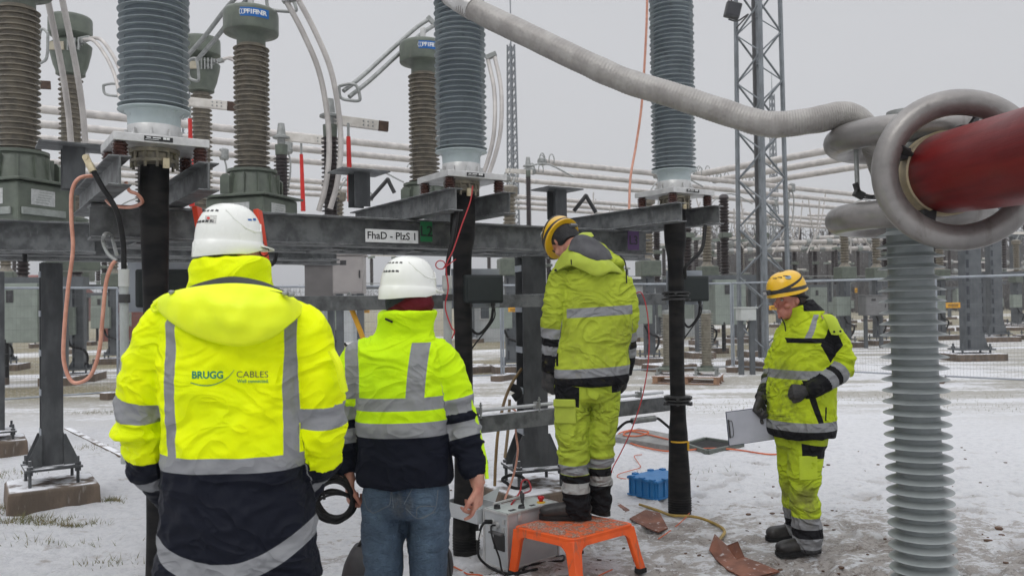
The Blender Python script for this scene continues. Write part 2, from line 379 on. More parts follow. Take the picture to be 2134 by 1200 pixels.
# ------------------------------------------------------------------ three cable terminations on their steel frame
L1 = PZ(322, 300, 2.46); L1.z = 0
L2 = PZ(972, 1150); L3 = PZ(1417, 1068)
PH = [L1, L2, L3]
def sheds(mb_core, mb_shed, o, z0, z1, pitch, rc, rs, seg=40, ax=Z, droop=0.008, th=0.004, alt=1.0, taper=0):
    mb_core.lathe([(rc*(1-taper*0), z0), (rc*(1-taper), z1)], o, ax, seg)
    z = z0+pitch*0.5; i = 0
    while z < z1-pitch*0.3:
        f = 1-taper*(z-z0)/(z1-z0); r = (rs if i % 2 == 0 else rc+(rs-rc)*alt)*f
        c_ = rc*f*0.98
        mb_shed.lathe([(c_, z+pitch*0.28), (c_+(r-c_)*0.25, z+pitch*0.12), (r-0.002, z-droop+th), (r, z-droop+th*0.4), (r-0.001, z-droop), (c_+(r-c_)*0.4, z-droop*0.3+0.0), (c_, z-pitch*0.12)], o, ax, seg, cap=False)
        z += pitch; i += 1
PLZ0, PLZ1 = 2.425, 2.465
ctx = ['leftmost of the three', 'middle of the three', 'rightmost of the three']
CB_TOP = 2.345
for i, L in enumerate(PH):
    t_ = thing('cable_termination', 'tall blue-grey ribbed bushing on square silver plate, '+ctx[i], 'cable bushing', L, 0, 'cable terminations in a row')
    # mounting plate
    a = L+Z*((PLZ0+PLZ1)/2); R = Matrix.Rotation(TH, 4, 'Z')
    pl = MB().box(a, (0.44, 0.42, PLZ1-PLZ0), R).build('mounting_plate', ALU, t_, smooth=0, bevel=0.003)
    # dark rating label on the front right edge of the plate
    f = L - NN*0.2135 + Z*((PLZ0+PLZ1)/2)
    rl = MB().box(f+U*(-0.02), (0.13, 0.003, 0.022), R).build('rating_label', INK, pl, smooth=0)
    mb = MB()
    for k in range(5): mb.box(f-NN*0.002+U*(-0.065+0.022*k+0.006*(k % 2))+Z*(0.004), (0.014 if k > 2 else 0.02, 0.001, 0.005+0.006*(k > 2)), R)
    mb.box(f-NN*0.002+U*(-0.05)-Z*0.005, (0.06, 0.001, 0.002), R)
    mb.build('label_print', WHITEP, rl, smooth=0)
    for sx in (-1, 1):
        for sy in (-1, 1):
            q = L+U*sx*0.185+NN*sy*0.165; mb = MB()
            mb.lathe([(0.028, CB_TOP), (0.028, CB_TOP+0.004)]+[(0.038 if k % 2 else 0.029, CB_TOP+0.006+k*0.0085) for k in range(9)]+[(0.027, PLZ0-0.001)], q, Z, 20)
            mb.build('support_insulator', BROWN, t_)
    # casting, pale skirt, ribbed tube
    mb = MB(); mb.lathe([(0.155, PLZ1+.001), (0.155, PLZ1+0.016), (0.128, PLZ1+0.02), (0.126, PLZ1+0.075), (0.124, PLZ1+0.08)], L, Z, 48)
    for k in range(10):
        an = k*math.pi/5; q = L+Vector((math.cos(an), math.sin(an), 0))*0.143; mb.lathe([(0.009, PLZ1+0.014), (0.009, PLZ1+0.03)], q, Z, 6); mb.box(L+Vector((math.cos(an), math.sin(an), 0))*0.132+Z*(PLZ1+0.035), (0.02, 0.006, 0.035), Matrix.Rotation(an, 4, 'Z'))
    mb.build('base_casting', ALU, t_)
    mb = MB(); mb.lathe([(0.125, PLZ1+0.075), (0.127, PLZ1+0.13), (0.14, PLZ1+0.148), (0.171, PLZ1+0.155), (0.173, PLZ1+0.158), (0.171, PLZ1+0.161), (0.138, PLZ1+0.17)], L, Z, 48)
    mb.build('pale_skirt', mat('translucent pale silicone', (0.42, 0.48, 0.49), (0.36, 0.42, 0.43), 6, 0.3), t_)
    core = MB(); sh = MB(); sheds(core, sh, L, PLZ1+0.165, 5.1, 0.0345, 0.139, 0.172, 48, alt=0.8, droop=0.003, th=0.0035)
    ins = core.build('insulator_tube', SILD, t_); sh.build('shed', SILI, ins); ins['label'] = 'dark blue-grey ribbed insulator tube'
    tag(bpy.data.objects[[c for c in KID[ins.name]][0].name], None, None, kind=None)
    mb = MB(); mb.lathe([(0.2, 5.1), (0.2, 5.16), (0.08, 5.2), (0.05, 5.4)], L, Z, 24); mb.build('top_cap', ALU, t_)
    # neck below the plate with clamp lugs
    mb = MB(); mb.lathe([(0.12, PLZ0-.001), (0.12, PLZ0-0.02), (0.10, PLZ0-0.024), (0.10, PLZ0-0.05), (0.115, PLZ0-0.053), (0.115, PLZ0-0.068), (0.075, PLZ0-0.08)], L, Z, 32)
    for k in range(12):
        an = k*math.pi/6; mb.lathe([(0.008, PLZ0-0.095), (0.008, PLZ0-0.02)], L+Vector((math.cos(an), math.sin(an), 0))*0.108, Z, 6)
    mb.build('neck_flange', mat('oxidised brass', (0.30, 0.27, 0.2), (0.13, 0.12, 0.1), 15, 0.5, 0.5), t_)
    mb = MB(); g0 = L-NN*0.125+U*(-0.02 if i else 0.03); mb.box(g0+Z*(PLZ0-0.08), (0.03, 0.012, 0.05), R); mb.lathe([(0.006, -0.012), (0.006, 0.012)], g0+Z*(PLZ0-0.09), NN, 8)
    mb.build('earth_lug', mat('brass lug', (0.6, 0.52, 0.35), (0.45, 0.38, 0.25), 10, 0.4, 0.5), t_)
    # black sleeved cable down to the ground
    zb = {0: 0, 1: 0, 2: 0}[i]; rr2 = random.Random(i)
    prof = [(2.37, .078), (2.2, .083), (2.05, .080), (1.93, .062), (1.6, .060), (1.2, .057), (.9, .058), (.72, .062), (.6, .072), (.45, .074), (.3, .082), (.12, .086), (-0.03, .086)]
    if i == 0: prof = [(2.37, .068), (2.2, .07), (2.05, .068), (1.7, .06), (1.3, .052), (0.9, .05), (0.5, .05), (0.2, .055), (-0.03, .055)]
    pts = crv([(L.x+rr2.gauss(0, .003), L.y, z_, r_) for z_, r_ in prof], 5)
    mb = MB(); mb.tube([p[:3] for p in pts], [p[3] for p in pts], 28, up=Vector((0, 1, 0)))
    if i:
        for k in range(6): mb.lathe([(0.086, 0.02+k*.018), (0.091, 0.025+k*.018), (0.086, 0.03+k*.018)], L, Z, 28, cap=False)
    mb.build('sleeved_cable', BLACK, t_)
    if i == 2:
        mb = MB(); R2 = L-Z*0; 
        for an0, an1, z0, z1 in ((200, 320, .545, .557),):
            rings = [[L+Vector((math.cos(math.radians(a_)), math.sin(math.radians(a_)), 0))*rr_+Z*z_ for rr_, z_ in ((.0735, z0), (.0755, z0), (.0755, z1), (.0735, z1))] for a_ in range(an0, an1+1, 8)]
            mb.ring_loft(rings)
        mb.box(L+Vector((0.063, -0.046, 0.52)), (0.012, 0.012, 0.07), Matrix.Rotation(math.radians(-30), 4, 'Z'))
        mb.build('yellow_marker_tape', mat('yellow tape', (0.75, 0.42, 0.02), None, 5, 0.5), t_)
# steel frame
ANN = 0.34
fa = onpx(L2+NN*ANN, U, 190); fb = onpx(L2+NN*ANN, U, 1355)
FR = thing('steel_support_frame', 'long galvanised steel beam frame on columns that carries the three cable bushings', 'steel frame', (L2.x, L2.y, 0))
def hb(name, a, b, z0, z1, w, m=GALV, par=None, bev=0.002, tf=.014):
    return MB().hbeam(Vector((a.x, a.y, (z0+z1)/2)), Vector((b.x, b.y, (z0+z1)/2)), z1-z0, w, tf).build(name, m, par or FR, smooth=0, bevel=bev)
hb('front_beam', fa, fb, 2.005, 2.195, 0.16)
ra = onpx(L2+NN*1.0, U, 225); rb = onpx(L2+NN*1.0, U, 1352)
hb('rear_beam', ra, rb, 2.005, 2.195, 0.16)
for k in range(7):
    q = fa.lerp(fb, (k+0.5)/7); MB().bar(Vector((q.x, q.y, 2.0))-Z*0.0+NN*0.082, Vector((q.x, q.y, 2.0))+NN*0.575, 0.09, 0.012).build('joist', GALV, FR, smooth=0)
for i, L in enumerate(PH):
    for s in (-1, 1):
        c = L+U*s*0.2
        hb('cross_beam', c-NN*0.27, c+NN*(1.28 if s < 0 else 0.9), 2.202, CB_TOP-0.002, 0.10 if i else 0.1, tf=.008)
    sp_ = [PZ(152, 303, 2.62), PZ(748, 356, 2.62), PZ(1160, 393, 2.62)][i]; sp_.z = 0
    pst = MB().hbeam(sp_+Z*2.35, sp_+Z*2.6, 0.13, 0.12, .012, .01, up=NN).build('stub_column', GALVC, FR, smooth=0)
    MB().box(sp_+Z*2.609, (0.38, 0.28, 0.012), Matrix.Rotation(TH, 4, 'Z')).build('top_plate', GALV, pst, smooth=0, bevel=0.002)
# columns with base plates, gussets and bolts
def column(base, ztop, parent, m=GALVC, w=0.19, h=0.19, rot=TH, battens=True, zb=0.24, gus=True):
    ax = Vector((math.cos(rot), math.sin(rot), 0)); ay = Vector((-math.sin(rot), math.cos(rot), 0)); R = Matrix.Rotation(rot, 4, 'Z')
    c = MB().hbeam(base+Z*(zb+.018), base+Z*ztop, h, w, .014, .011, up=ay).build('column', m, parent, smooth=0, bevel=0.002)
    if battens:
        for s in (-1,):
            for k in range(5): MB().box(base+Z*(zb+.3+k*(ztop-zb-.4)/4)+ax*s*(w/2+.003), (.006, h*0.85, .05), R).build('batten', GALVL, c, smooth=0)
    MB().box(base+Z*(zb+.008), (.42, .42, .02), R).build('base_plate', m, c, smooth=0, bevel=.002)
    if gus:
        for s in (-1, 1):
            MB().prism([(w/2, 0), (w/2+.10, 0), (w/2+.10, .06), (w/2+.015, .26), (w/2, .26)], base+ay*s*0.095+Z*(zb+.018), ax, Z, .012).build('gusset', m, c, smooth=0)
            MB().prism([(w/2, 0), (w/2+.10, 0), (w/2+.10, .06), (w/2+.015, .26), (w/2, .26)], base+ay*s*0.095+Z*(zb+.018), -ax, Z, .012).build('gusset', m, c, smooth=0)
    for sx in (-1, 1):
        for sy in (-1, 1):
            mb = MB(); q = base+ax*sx*.175+ay*sy*.175
            mb.lathe([(.013, zb-.13), (.013, zb+.09)], q, Z, 8); mb.lathe([(.026, zb+.018), (.026, zb+.042)], q, Z, 6); mb.lathe([(.026, zb-.03), (.026, zb-.004)], q, Z, 6)
            mb.build('anchor_bolt', m, c, smooth=30)
    return c
def foundation(c, w, d, h, label, rot=TH, name='concrete_foundation', m=CONC):
    t = 0.03; rings = []
    ax = Vector((math.cos(rot), math.sin(rot), 0)); ay = Vector((-math.sin(rot), math.cos(rot), 0))
    for s, z_ in ((1.04, -.12), (1.0, h-.025), (.96, h)):
        rings.append([Vector((c.x, c.y, z_))+ax*i*w/2*s+ay*j*d/2*s for i, j in ((-1, -1), (1, -1), (1, 1), (-1, 1))])
    o = MB().ring_loft(rings).build(name, m, smooth=0, bevel=0.01); tag(o, label, 'foundation', 'concrete foundations'); return o
bC = PZ(1112, 1050); bC.z = 0
column(bC, 2.0, FR, w=.2, h=.2, zb=.30, rot=.3)
foundation(bC, .75, .7, .17, 'brown concrete block under the steel column beside the man on the orange stool')
bL = PZ(108, 1045); bL.z = 0
column(bL, 2.02, FR, w=.16, h=.16, zb=.30, rot=.62)
foundation(bL, .66, .6, .17, 'brown concrete block with bolted column at the left edge of the snow')
b4 = onpx(L2+NN*1.0, U, 450); b4.z = 0
column(b4, 2.0, FR, w=.16, h=.16, zb=.30, gus=False); foundation(b4, .7, .7, .17, 'concrete block mostly hidden behind the man in the bright yellow parka')
# CT row beams further back
ca = onpx(L2+NN*3.0, U, -60); cb = onpx(L2+NN*3.0, U, 700)
F2 = thing('steel_support_frame', 'rear galvanised beam frame that carries the green current transformers', 'steel frame', (ca.x, ca.y, 0))
hb('beam', ca, cb, 2.06, 2.25, .3, par=F2)
hb('beam', ca+NN*.75, onpx(L2+NN*3.75, U, 705), 2.06, 2.25, .2, par=F2)
hb('beam', onpx(L2+NN*2.6, U, -60), onpx(L2+NN*2.6, U, 200), 2.06, 2.3, .2, par=F2)
for px in (-30, 480):
    q = onpx(L2+NN*3.4, U, px); q = PZ(-12, 945) if px < 0 else q; q.z = 0
    column(q, 2.06, F2, w=.2, h=.2, zb=.25, gus=False)
    if px > 0: foundation(q, .7, .7, .17, 'concrete block under the rear beam frame, hidden behind the bright yellow parka')
foundation(PZ(-12, 945), .62, .6, .17, 'brown concrete block cut off by the left edge of the view')
# lower beams
q0 = onpx(L2+NN*ANN, U, 600); q1 = onpx(L2+NN*ANN, U, 1392)
MB().bar(q0+Z*1.64, q1+Z*1.64, .08, .095).build('middle_rail', GALV, FR, smooth=0, bevel=.003)
q0 = onpx(L2+NN*.14, U, 1000); q1 = onpx(L2+NN*.14, U, 1400)
LR = MB().bar(q0+Z*.80, q1+Z*.80, .06, .115).build('lower_rail', GALV, FR, smooth=0, bevel=.003)
mb = MB(); mb.tube([q0+Z*.895-NN*.02, onpx(L2+NN*.12, U, 1385)+Z*.895], .0125, 12)
mb.build('conduit_tube', mat('steel conduit', (.6, .61, .62), (.5, .51, .52), 8, .35, .6), FR)
for px in (1000, 1123, 1335):
    q = onpx(L2+NN*.12, U, px); mb = MB(); mb.box(q+Z*.895, (.03, .05, .045), Matrix.Rotation(TH, 4, 'Z')); mb.lathe([(.006, .85), (.006, .955)], q+NN*-.03, Z, 6); mb.lathe([(.012, .93), (.012, .938)], q+NN*-.03, Z, 6)
    mb.build('tube_clamp', CAST, FR, smooth=0)
# cable collars round the sleeved cables
for L, z_ in ((L3, .86), (L2, .84), (L3, 1.66)):
    mb = MB(); r_ = .075
    for k in range(3): mb.lathe([(r_, z_-.03+k*.025), (r_+.022, z_-.027+k*.025), (r_+.022, z_-.015+k*.025), (r_, z_-.012+k*.025)], L, Z, 24)
    for k in range(6):
        an = k*1.05+.3; mb.bar(L+Vector((math.cos(an), math.sin(an), 0))*.08+Z*(z_-.025), L+Vector((math.cos(an), math.sin(an), 0))*.12+Z*(z_-.025), .02, .014); mb.bar(L+Vector((math.cos(an), math.sin(an), 0))*.08+Z*(z_+.02), L+Vector((math.cos(an), math.sin(an), 0))*.118+Z*(z_+.02), .02, .014)
    mb.build('cable_collar', DARKST, FR, smooth=30)
# short pipe joint under the lower rail beside L3
q = onpx(L2+NN*.1, U, 1320); q2 = onpx(L2+NN*.1, U, 1368)
mb = MB(); mb.tube([q+Z*.70, q2+Z*.70], .024, 14); mb.build('pipe_sleeve', CAST, FR)
mb = MB(); mb.tube(crv([q+Z*.70, q-U*.08+Z*.69, q-U*.2+Z*.62, onpx(L2+NN*.2, U, 1270)+Z*.6]), .011, 8); mb.tube(crv([q2+Z*.70, q2+U*.06+Z*.68, L3-U*.03+Z*.58-NN*.06]), .011, 8)
mb.build('rail_cable', BLACKS, FR)
# junction boxes
def jbox(px0, px1, py0, py1, n, label, plate=(0, 0), dep=.14):
    q = onpx(L2+NN*n, U, (px0+px1)/2); Y = q.y; sc = FPX/Y
    w = (px1-px0)/sc; h = (py1-py0)/sc; c = P((px0+px1)/2, (py0+py1)/2, Y)
    t_ = thing('junction_box', label, 'junction box', c-Z*h/2, 0, 'junction boxes beside the cables')
    R = Matrix.Rotation(TH*.55, 4, 'Z'); fx = R @ Vector((1, 0, 0)); fy = R @ Vector((0, 1, 0)); fx = fx.to_3d(); fy = fy.to_3d()
    MB().box(c, (w, dep, h), R).build('enclosure', BOXD, t_, smooth=0, bevel=.012)
    mb = MB(); mb.box(c+fy*(dep/2+.006)-fx*.02+Z*.01, (w+.07, .008, h+.07), R)
    bp = mb.build('back_plate', GALVL, t_, smooth=0, bevel=.002)
    MB().box(c-fy*(dep/2+.004)+Z*0, (w-.03, .006, h-.03), R).build('lid', BOXD, t_, smooth=0, bevel=.004)
    for k, s in enumerate((-.3, .3)):
        g0 = c+fx*w*s-Z*h/2
        mb = MB(); mb.lathe([(.016, 0), (.016, -.02), (.011, -.022), (.011, -.04)], g0, Z, 10); mb.build('cable_gland', DARKST, t_)
    return c, w, h, fx, fy
cA = jbox(962, 1045, 573, 632, -.05, 'anthracite junction box beside the black cable behind the man in the fleece jacket')
cB = jbox(1407, 1474, 575, 628, -.08, 'anthracite junction box on the rightmost black cable, above the snow', dep=.12)
cC = jbox(290, 398, 562, 640, .2, 'anthracite junction box left of the white helmet of the man in the bright yellow parka', dep=.16)
mb = MB()
def wire(name, pts, r, m, label, cat, n=8, seg=8, parent=None, group=None):
    o = MB().tube(crv(pts, n), r, seg).build(name, m, parent)
    if parent is None: tag(o, label, cat, group)
    return o
for c_, nm in ((cA, 'middle'), (cB, 'rightmost')):
    c, w, h, fx, fy = c_; g0 = c+fx*w*.3-Z*(h/2+.03)
    wire('box_cable', [g0, g0-Z*.09-fx*.02, g0-Z*.17-fx*.10, c-fx*w*.35-Z*(h/2+.15)-fy*.01, c-fx*w*.5-Z*(h/2+.05)+fy*.03], .0095, BLACKS, 'black cable looping under the %s junction box' % nm, 'cable')
    wire('box_cable', [g0+fx*.01, g0-Z*.08, g0-Z*.24-fx*.13, g0-Z*.42-fx*.25+fy*.05], .005, BLACKS, 'thin black wire slanting down from the %s junction box' % nm, 'cable')
wire('box_cable', [P(1470, 470, 6.2), P(1462, 520, 6.15), P(1430, 555, 6.1), P(1428, 580, 6.15)], .014, BLACKS, 'black cable curving down from the rightmost cross beam to its junction box', 'cable')
# signs
def sign(px0, px1, py0, py1, txt, bgm, label, size, fgm=INK, off=.004, bold=.01, sx=1.0):
    mid = onpx(L2+NN*(ANN-.08-off), U, (px0+px1)/2); a = onpx(L2+NN*(ANN-.08-off), U, px0); b = onpx(L2+NN*(ANN-.08-off), U, px1)
    w = (b-a).length; c = P((px0+px1)/2, (py0+py1)/2, mid.y); h = (py1-py0)*mid.y/FPX
    t_ = thing('sign', label, 'sign', c-Z*h/2)
    MB().box(c, (w, .003, h), Matrix.Rotation(TH, 4, 'Z')).build('sign_plate', bgm, t_, smooth=0)
    text(txt, size, fgm, c-NN*.0025, U, Z, t_, bold=bold, sx=sx)
FRG = mat('frame grey', (.1, .1, .1))
sign(762, 873, 479, 506, 'FhaD - PlzS 1', WHITEP, 'white sign plate reading FhaD - PlzS 1 on the steel beam', .068, bold=.012, sx=.98)
sign(876, 901, 462, 504, 'L2', mat('green label', (.01, .16, .05), None, 8, .5), 'green sign plate reading L2 on the steel beam', .1, off=.006)
sign(1309, 1331, 482, 521, 'L3', mat('violet label', (.1, .04, .15), None, 8, .5), 'violet sign plate reading L3 at the right end of the steel beam', .1, off=.006)
# grey conduit posts with black cable
def conduit(pts_top, px, py0, py1, Y, label, r=.026, rc=.016):
    a = P(px, py0, Y); b = P(px+ (3 if px < 500 else 2), py1, Y)
    t_ = thing('conduit_pipe', label, 'conduit', b, 0, 'grey plastic conduit pipes')
    MB().tube([a, b], r, 18).build('pipe', PLG, t_); MB().lathe([(r*1.22, a.z-.08), (r*1.22, a.z+.002)], Vector((a.x, a.y, 0)), Z, 18).build('coupling', mat('pale grey plastic', (.45, .46, .44), None, 8, .5), t_)
    m2 = P(px+1, py0+(60 if px < 500 else 45), Y); MB().lathe([(r*1.3, m2.z-.02), (r*1.3, m2.z+.02)], Vector((m2.x, m2.y, 0)), Z, 14).build('pipe_clamp', DARKST, t_)
    MB().tube(crv(pts_top+[a-Z*.05], 8), rc, 12).build('cable', BLACKS, t_)
    return t_
c1 = conduit([P(190, 348, 3.78), P(212, 388, 3.8), P(243, 440, 3.82), P(256, 500, 3.85), P(258, 545, 3.85)], 258, 562, 965, 3.85, 'grey conduit pipe with black cable and brass lug at the left', .020, .0125)
a = P(188, 346, 3.78); dr = (P(180, 330, 3.78)-a).normalized()
mb = MB(); mb.bar(a, a+dr*.05, .03, .008, up=Vector((0, 1, 0))); mb.lathe([(.013, -.01), (.013, .01)], a+dr*.045, Vector((0, 1, .1)), 12); mb.tube([a-dr*.03, a+dr*.01], .017, 12)
mb.build('lug', mat('brass lug'  , (.6, .52, .35)), c1)
conduit([P(952, 440, 5.1), P(945, 490, 5.05), P(935, 540, 5.05)], 932, 575, 810, 5.05, 'grey conduit pipe with black cable behind the man in the fleece jacket', .026, .016)
# copper earthing loops
wire('copper_earth_cable', [P(196, 366, 4.05), P(165, 372, 4.0), P(150, 400, 4.0), P(149, 460, 4.0), P(152, 520, 4.0), P(142, 600, 4.0), P(134, 690, 4.0), P(133, 750, 4.0), P(146, 790, 4.0), P(165, 797, 4.0), P(190, 780, 4.0), P(207, 730, 4.0), P(214, 660, 4.0), P(221, 590, 4.0), P(232, 555, 4.0), P(241, 543, 4.0)], .0095, COPPER, 'thick copper earth cable hanging in a long U at the left', 'cable', 8, 12)
wire('earth_clamp', [P(243, 543, 4.0), P(226, 530, 4.0), P(215, 505, 4.0), P(219, 488, 4.0), P(232, 492, 4.47), P(243, 530, 4.0)], .009, CAST, 'grey screw clamp at the end of the thick copper cable', 'clamp', 6, 8)
wire('copper_earth_cable', [P(262, 380, 3.95), P(270, 398, 3.98), P(286, 405, 4.0), P(296, 422, 4.05), P(270, 432, 4.1), P(235, 428, 4.15), P(222, 418, 4.2)], .009, COPPER, 'short copper earth cable curled under the leftmost cable bushing', 'cable')
wire('copper_earth_cable', [P(1349, -40, 7.2), P(1347, 60, 7.2), P(1338, 210, 7.2), P(1326, 300, 7.2), P(1314, 370, 7.1), P(1311, 436, 7.0)], .011, COPPER, 'copper earth cable dropping from above behind the flexible duct', 'cable', 8, 10)
wire('red_wire', [P(985, 388, 5.1), P(980, 420, 5.08), P(962, 470, 5.05), P(945, 520, 5.02), P(930, 555, 5.0), P(934, 600, 5.0), P(928, 640, 5.0), P(940, 680, 5.0), P(947, 690, 5.0), P(942, 705, 5)], .0042, REDW, 'thin red wire hanging from the middle cable bushing', 'wire')
wire('red_wire', [P(918+10*math.cos(k*.9), 552+9*math.sin(k*.9), 4.98+.01*math.sin(k)) for k in range(16)]+[P(950, 540, 5)], .0035, REDW, 'tangled coil of thin red wire on the conduit behind the white helmet', 'wire', 4, 6)
wire('red_wire', [P(1322, 612, 6.3), P(1338, 612, 6.25), P(1350, 660, 6.2), P(1352, 740, 6.1), P(1340, 820, 6.0), P(1318, 890, 5.9), P(1295, 940, 5.8), P(1278, 972, 5.7), P(1274, 985, 5.7)], .0042, REDW, 'thin red wire hanging right of the man on the orange stool', 'wire')
mb = MB()
for k in range(3): mb.tube(crv([P(50+k*8-k*k, 448, 6.4), P(47+k*6, 480, 6.4), P(50+k*1.5, 505, 6.4), P(52, 545, 6.4)], 6), .016, 8)
tag(mb.build('cable_bundle', BLACKS), 'three black cables joining below the leftmost green current transformer', 'cables')
wire('black_cable', [P(560, 512, 6.5), P(575, 520, 6.4), P(572, 545, 6.4), P(558, 556, 6.4)], .016, BLACKS, 'black cable tail below the beam right of the nearest white helmet', 'cable')
# black bent handles above the beams
for (a, b, c, lab) in (((772, 415), (808, 374), (822, 402), 'behind the middle bushing frame'), ((1196, 440), (1221, 408), (1242, 443), 'behind the rightmost bushing frame'), ((1262, 900), (1290, 880), (1300, 870), None)):
    if lab: wire('bent_handle', [P(*a, 7.3), P((a[0]*.15+b[0]*.85), (a[1]*.15+b[1]*.85), 7.3), P(b[0], b[1], 7.3), P(b[0]*.8+c[0]*.2, b[1]*.8+c[1]*.2, 7.3), P(*c, 7.3)], .018, DARKST, 'black bent pipe elbow '+lab, 'pipe', 4, 8)
# yellow and black handled tool hanging on the middle rail
tp = P(731, 616, 5.35); t_ = thing('earthing_stick', 'yellow stick with black grip and metal hook hanging from the rail', 'earthing stick', P(752, 690, 5.35))
MB().tube([P(733, 645, 5.35), P(752, 692, 5.35), P(775, 760, 5.35)], .017, 12).build('shaft', mat('yellow fibreglass', (.8, .42, .02), (.7, .35, .02), 8, .4), t_)
MB().tube([P(727, 622, 5.35), P(734, 645, 5.35)], .017, 12).build('grip', DARKST, t_)
MB().tube(crv([P(727, 622, 5.35), P(725, 614, 5.35), P(729, 610, 5.35), P(731, 617, 5.35)], 5), .006, 8).build('hook', CAST, t_)
# ------------------------------------------------------------------ green current transformers and their head connections
BLUE = mat('blue maker label', (.0, .12, .42), None, 5, .4)
CTL = L2+NN*3.0
cts = [onpx(CTL, U, 40), onpx(CTL, U, 531), onpx(CTL, U, 893)]
where = ['cut off at the left edge', 'standing behind the nearest white helmet', 'half hidden behind the middle cable bushing']
for i, c in enumerate(cts):
    c.z = 0
    t_ = thing('current_transformer', 'grey-green current transformer with ribbed porcelain and drum head, '+where[i], 'current transformer', c+Z*2.26, 0, 'green current transformers')
    R = Matrix.Rotation(TH-.9, 4, 'Z')
    bx = MB().box(c+Z*2.45, (.62, .55, .33), R).build('terminal_box', GREEN, t_, smooth=0, bevel=.02)
    MB().box(c+Z*2.63, (.70, .62, .02), R).build('flange', GREEN, t_, smooth=0, bevel=.005)
    mb = MB(); mb.lathe([(.27, 2.635), (.24, 2.66), (.22, 2.8), (.20, 2.86), (.225, 2.865), (.225, 2.89), (.175, 2.895)], c, Z, 32)
    for k in range(12):
        an = k*math.pi/6; mb.box(c+Vector((math.cos(an), math.sin(an), 0))*.235+Z*2.74, (.035, .012, .2), Matrix.Rotation(an, 4, 'Z'))
    for s in (-1, 1):
        q = c+Vector((math.cos(TH+.3), math.sin(TH+.3), 0))*s*.28
        mb.prism([(-.05, -.13), (.05, -.13), (.05, .02), (.02, .05), (-.02, .05), (-.05, .02)], q+Z*2.78, R.to_3x3() @ Vector((1, 0, 0)), Z, .02)
    mb.build('base_casting', GREEN, t_)
    fd = R.to_3x3() @ Vector((0, -1, 0)); fx = R.to_3x3() @ Vector((1, 0, 0))
    fd2 = Vector((-fx.x, -fx.y, 0))
    for f_, r_, off in ((fd, fx, .276), (fd2 if fd2.y < 0 else fx, fd, .311)):
        pc = c+f_*off+Z*2.5+r_*.05
        MB().bar(pc-r_*.11, pc+r_*.11, .003, .12).build('rating_plate', WHITEP if False else mat('pale rating plate', (.52, .53, .52), (.42, .43, .42), 50, .4, .2), bx, smooth=0)
        mb = MB()
        for k in range(5): mb.bar(pc+f_*.003-r_*(.09-.01*k)+Z*(.04-.02*k), pc+f_*.003+r_*(.03+.012*k)+Z*(.04-.02*k), .001, .004)
        mb.build('plate_print', GREENL, bx, smooth=0)
        MB().bar(pc-r_*.2-Z*.115+f_*.01, pc+r_*.2-Z*.115+f_*.01, .02, .055).build('cover_strip', mat('weathered cover', (.3, .32, .3), (.22, .24, .22), 10, .5), bx, smooth=0, bevel=.004)
    core = MB(); sh = MB(); sheds(core, sh, c, 2.9, 4.08, .046, .128, .165, 36, droop=.006, th=.007, alt=.9)
    ins = core.build('porcelain', PORC, t_); sh.build('shed', PORC, ins)
    MB().lathe([(.13, 4.06), (.13, 4.11), (.15, 4.135), (.20, 4.16), (.232, 4.165), (.246, 4.17), (.25, 4.178), (.25, 4.20), (.25, 4.30), (.25, 4.345), (.246, 4.365), (.232, 4.383), (.20, 4.392), (.0, 4.40)], c, Z, 48).build('drum_head', GREEN, t_)
    mb = MB()
    for k in range(16): mb.lathe([(.009, 4.165), (.009, 4.18)], c+Vector((math.cos(k*.3927), math.sin(k*.3927), 0))*.215, Z, 6)
    mb.build('head_bolt', GREEN, t_)
    # maker's label wrapped on the drum
    a0 = math.radians(-78); rings = []
    for k in range(9):
        an = a0+(k-2.2)*math.radians(8.4)*.9; d = Vector((math.cos(an), math.sin(an), 0)); rings.append([c+d*.2525+Z*4.255, c+d*.2525+Z*4.335, c+d*.249+Z*4.335, c+d*.249+Z*4.255])
    hd = MB().ring_loft(rings).build('maker_label', BLUE, t_, smooth=60)
    wd = 'PFIFFNER'
    for k, ch in enumerate(wd):
        an = a0+math.radians(7.56)*.0+math.radians((k-.9)*5.6); d = Vector((math.cos(an), math.sin(an), 0))
        text(ch, .058, WHITEP, c+d*.2535+Z*4.295, Vector((-math.sin(an), math.cos(an), 0)), Z, hd, bold=.03)
    an = a0+math.radians(-13); d = Vector((math.cos(an), math.sin(an), 0)); tg = Vector((-math.sin(an), math.cos(an), 0))
    mb = MB()
    for s in (-.011, .011): mb.tube([c+d*.2535+Z*4.295+tg*(s+.011*math.cos(q))+Z*.024*math.sin(q) for q in np.linspace(0, 6.0, 14)], .0025, 5)
    mb.build('maker_mark', WHITEP, hd)
    MB().box(c+Z*4.47, (.05, .03, .16), R).build('terminal', ALU, t_, smooth=0, bevel=.002)
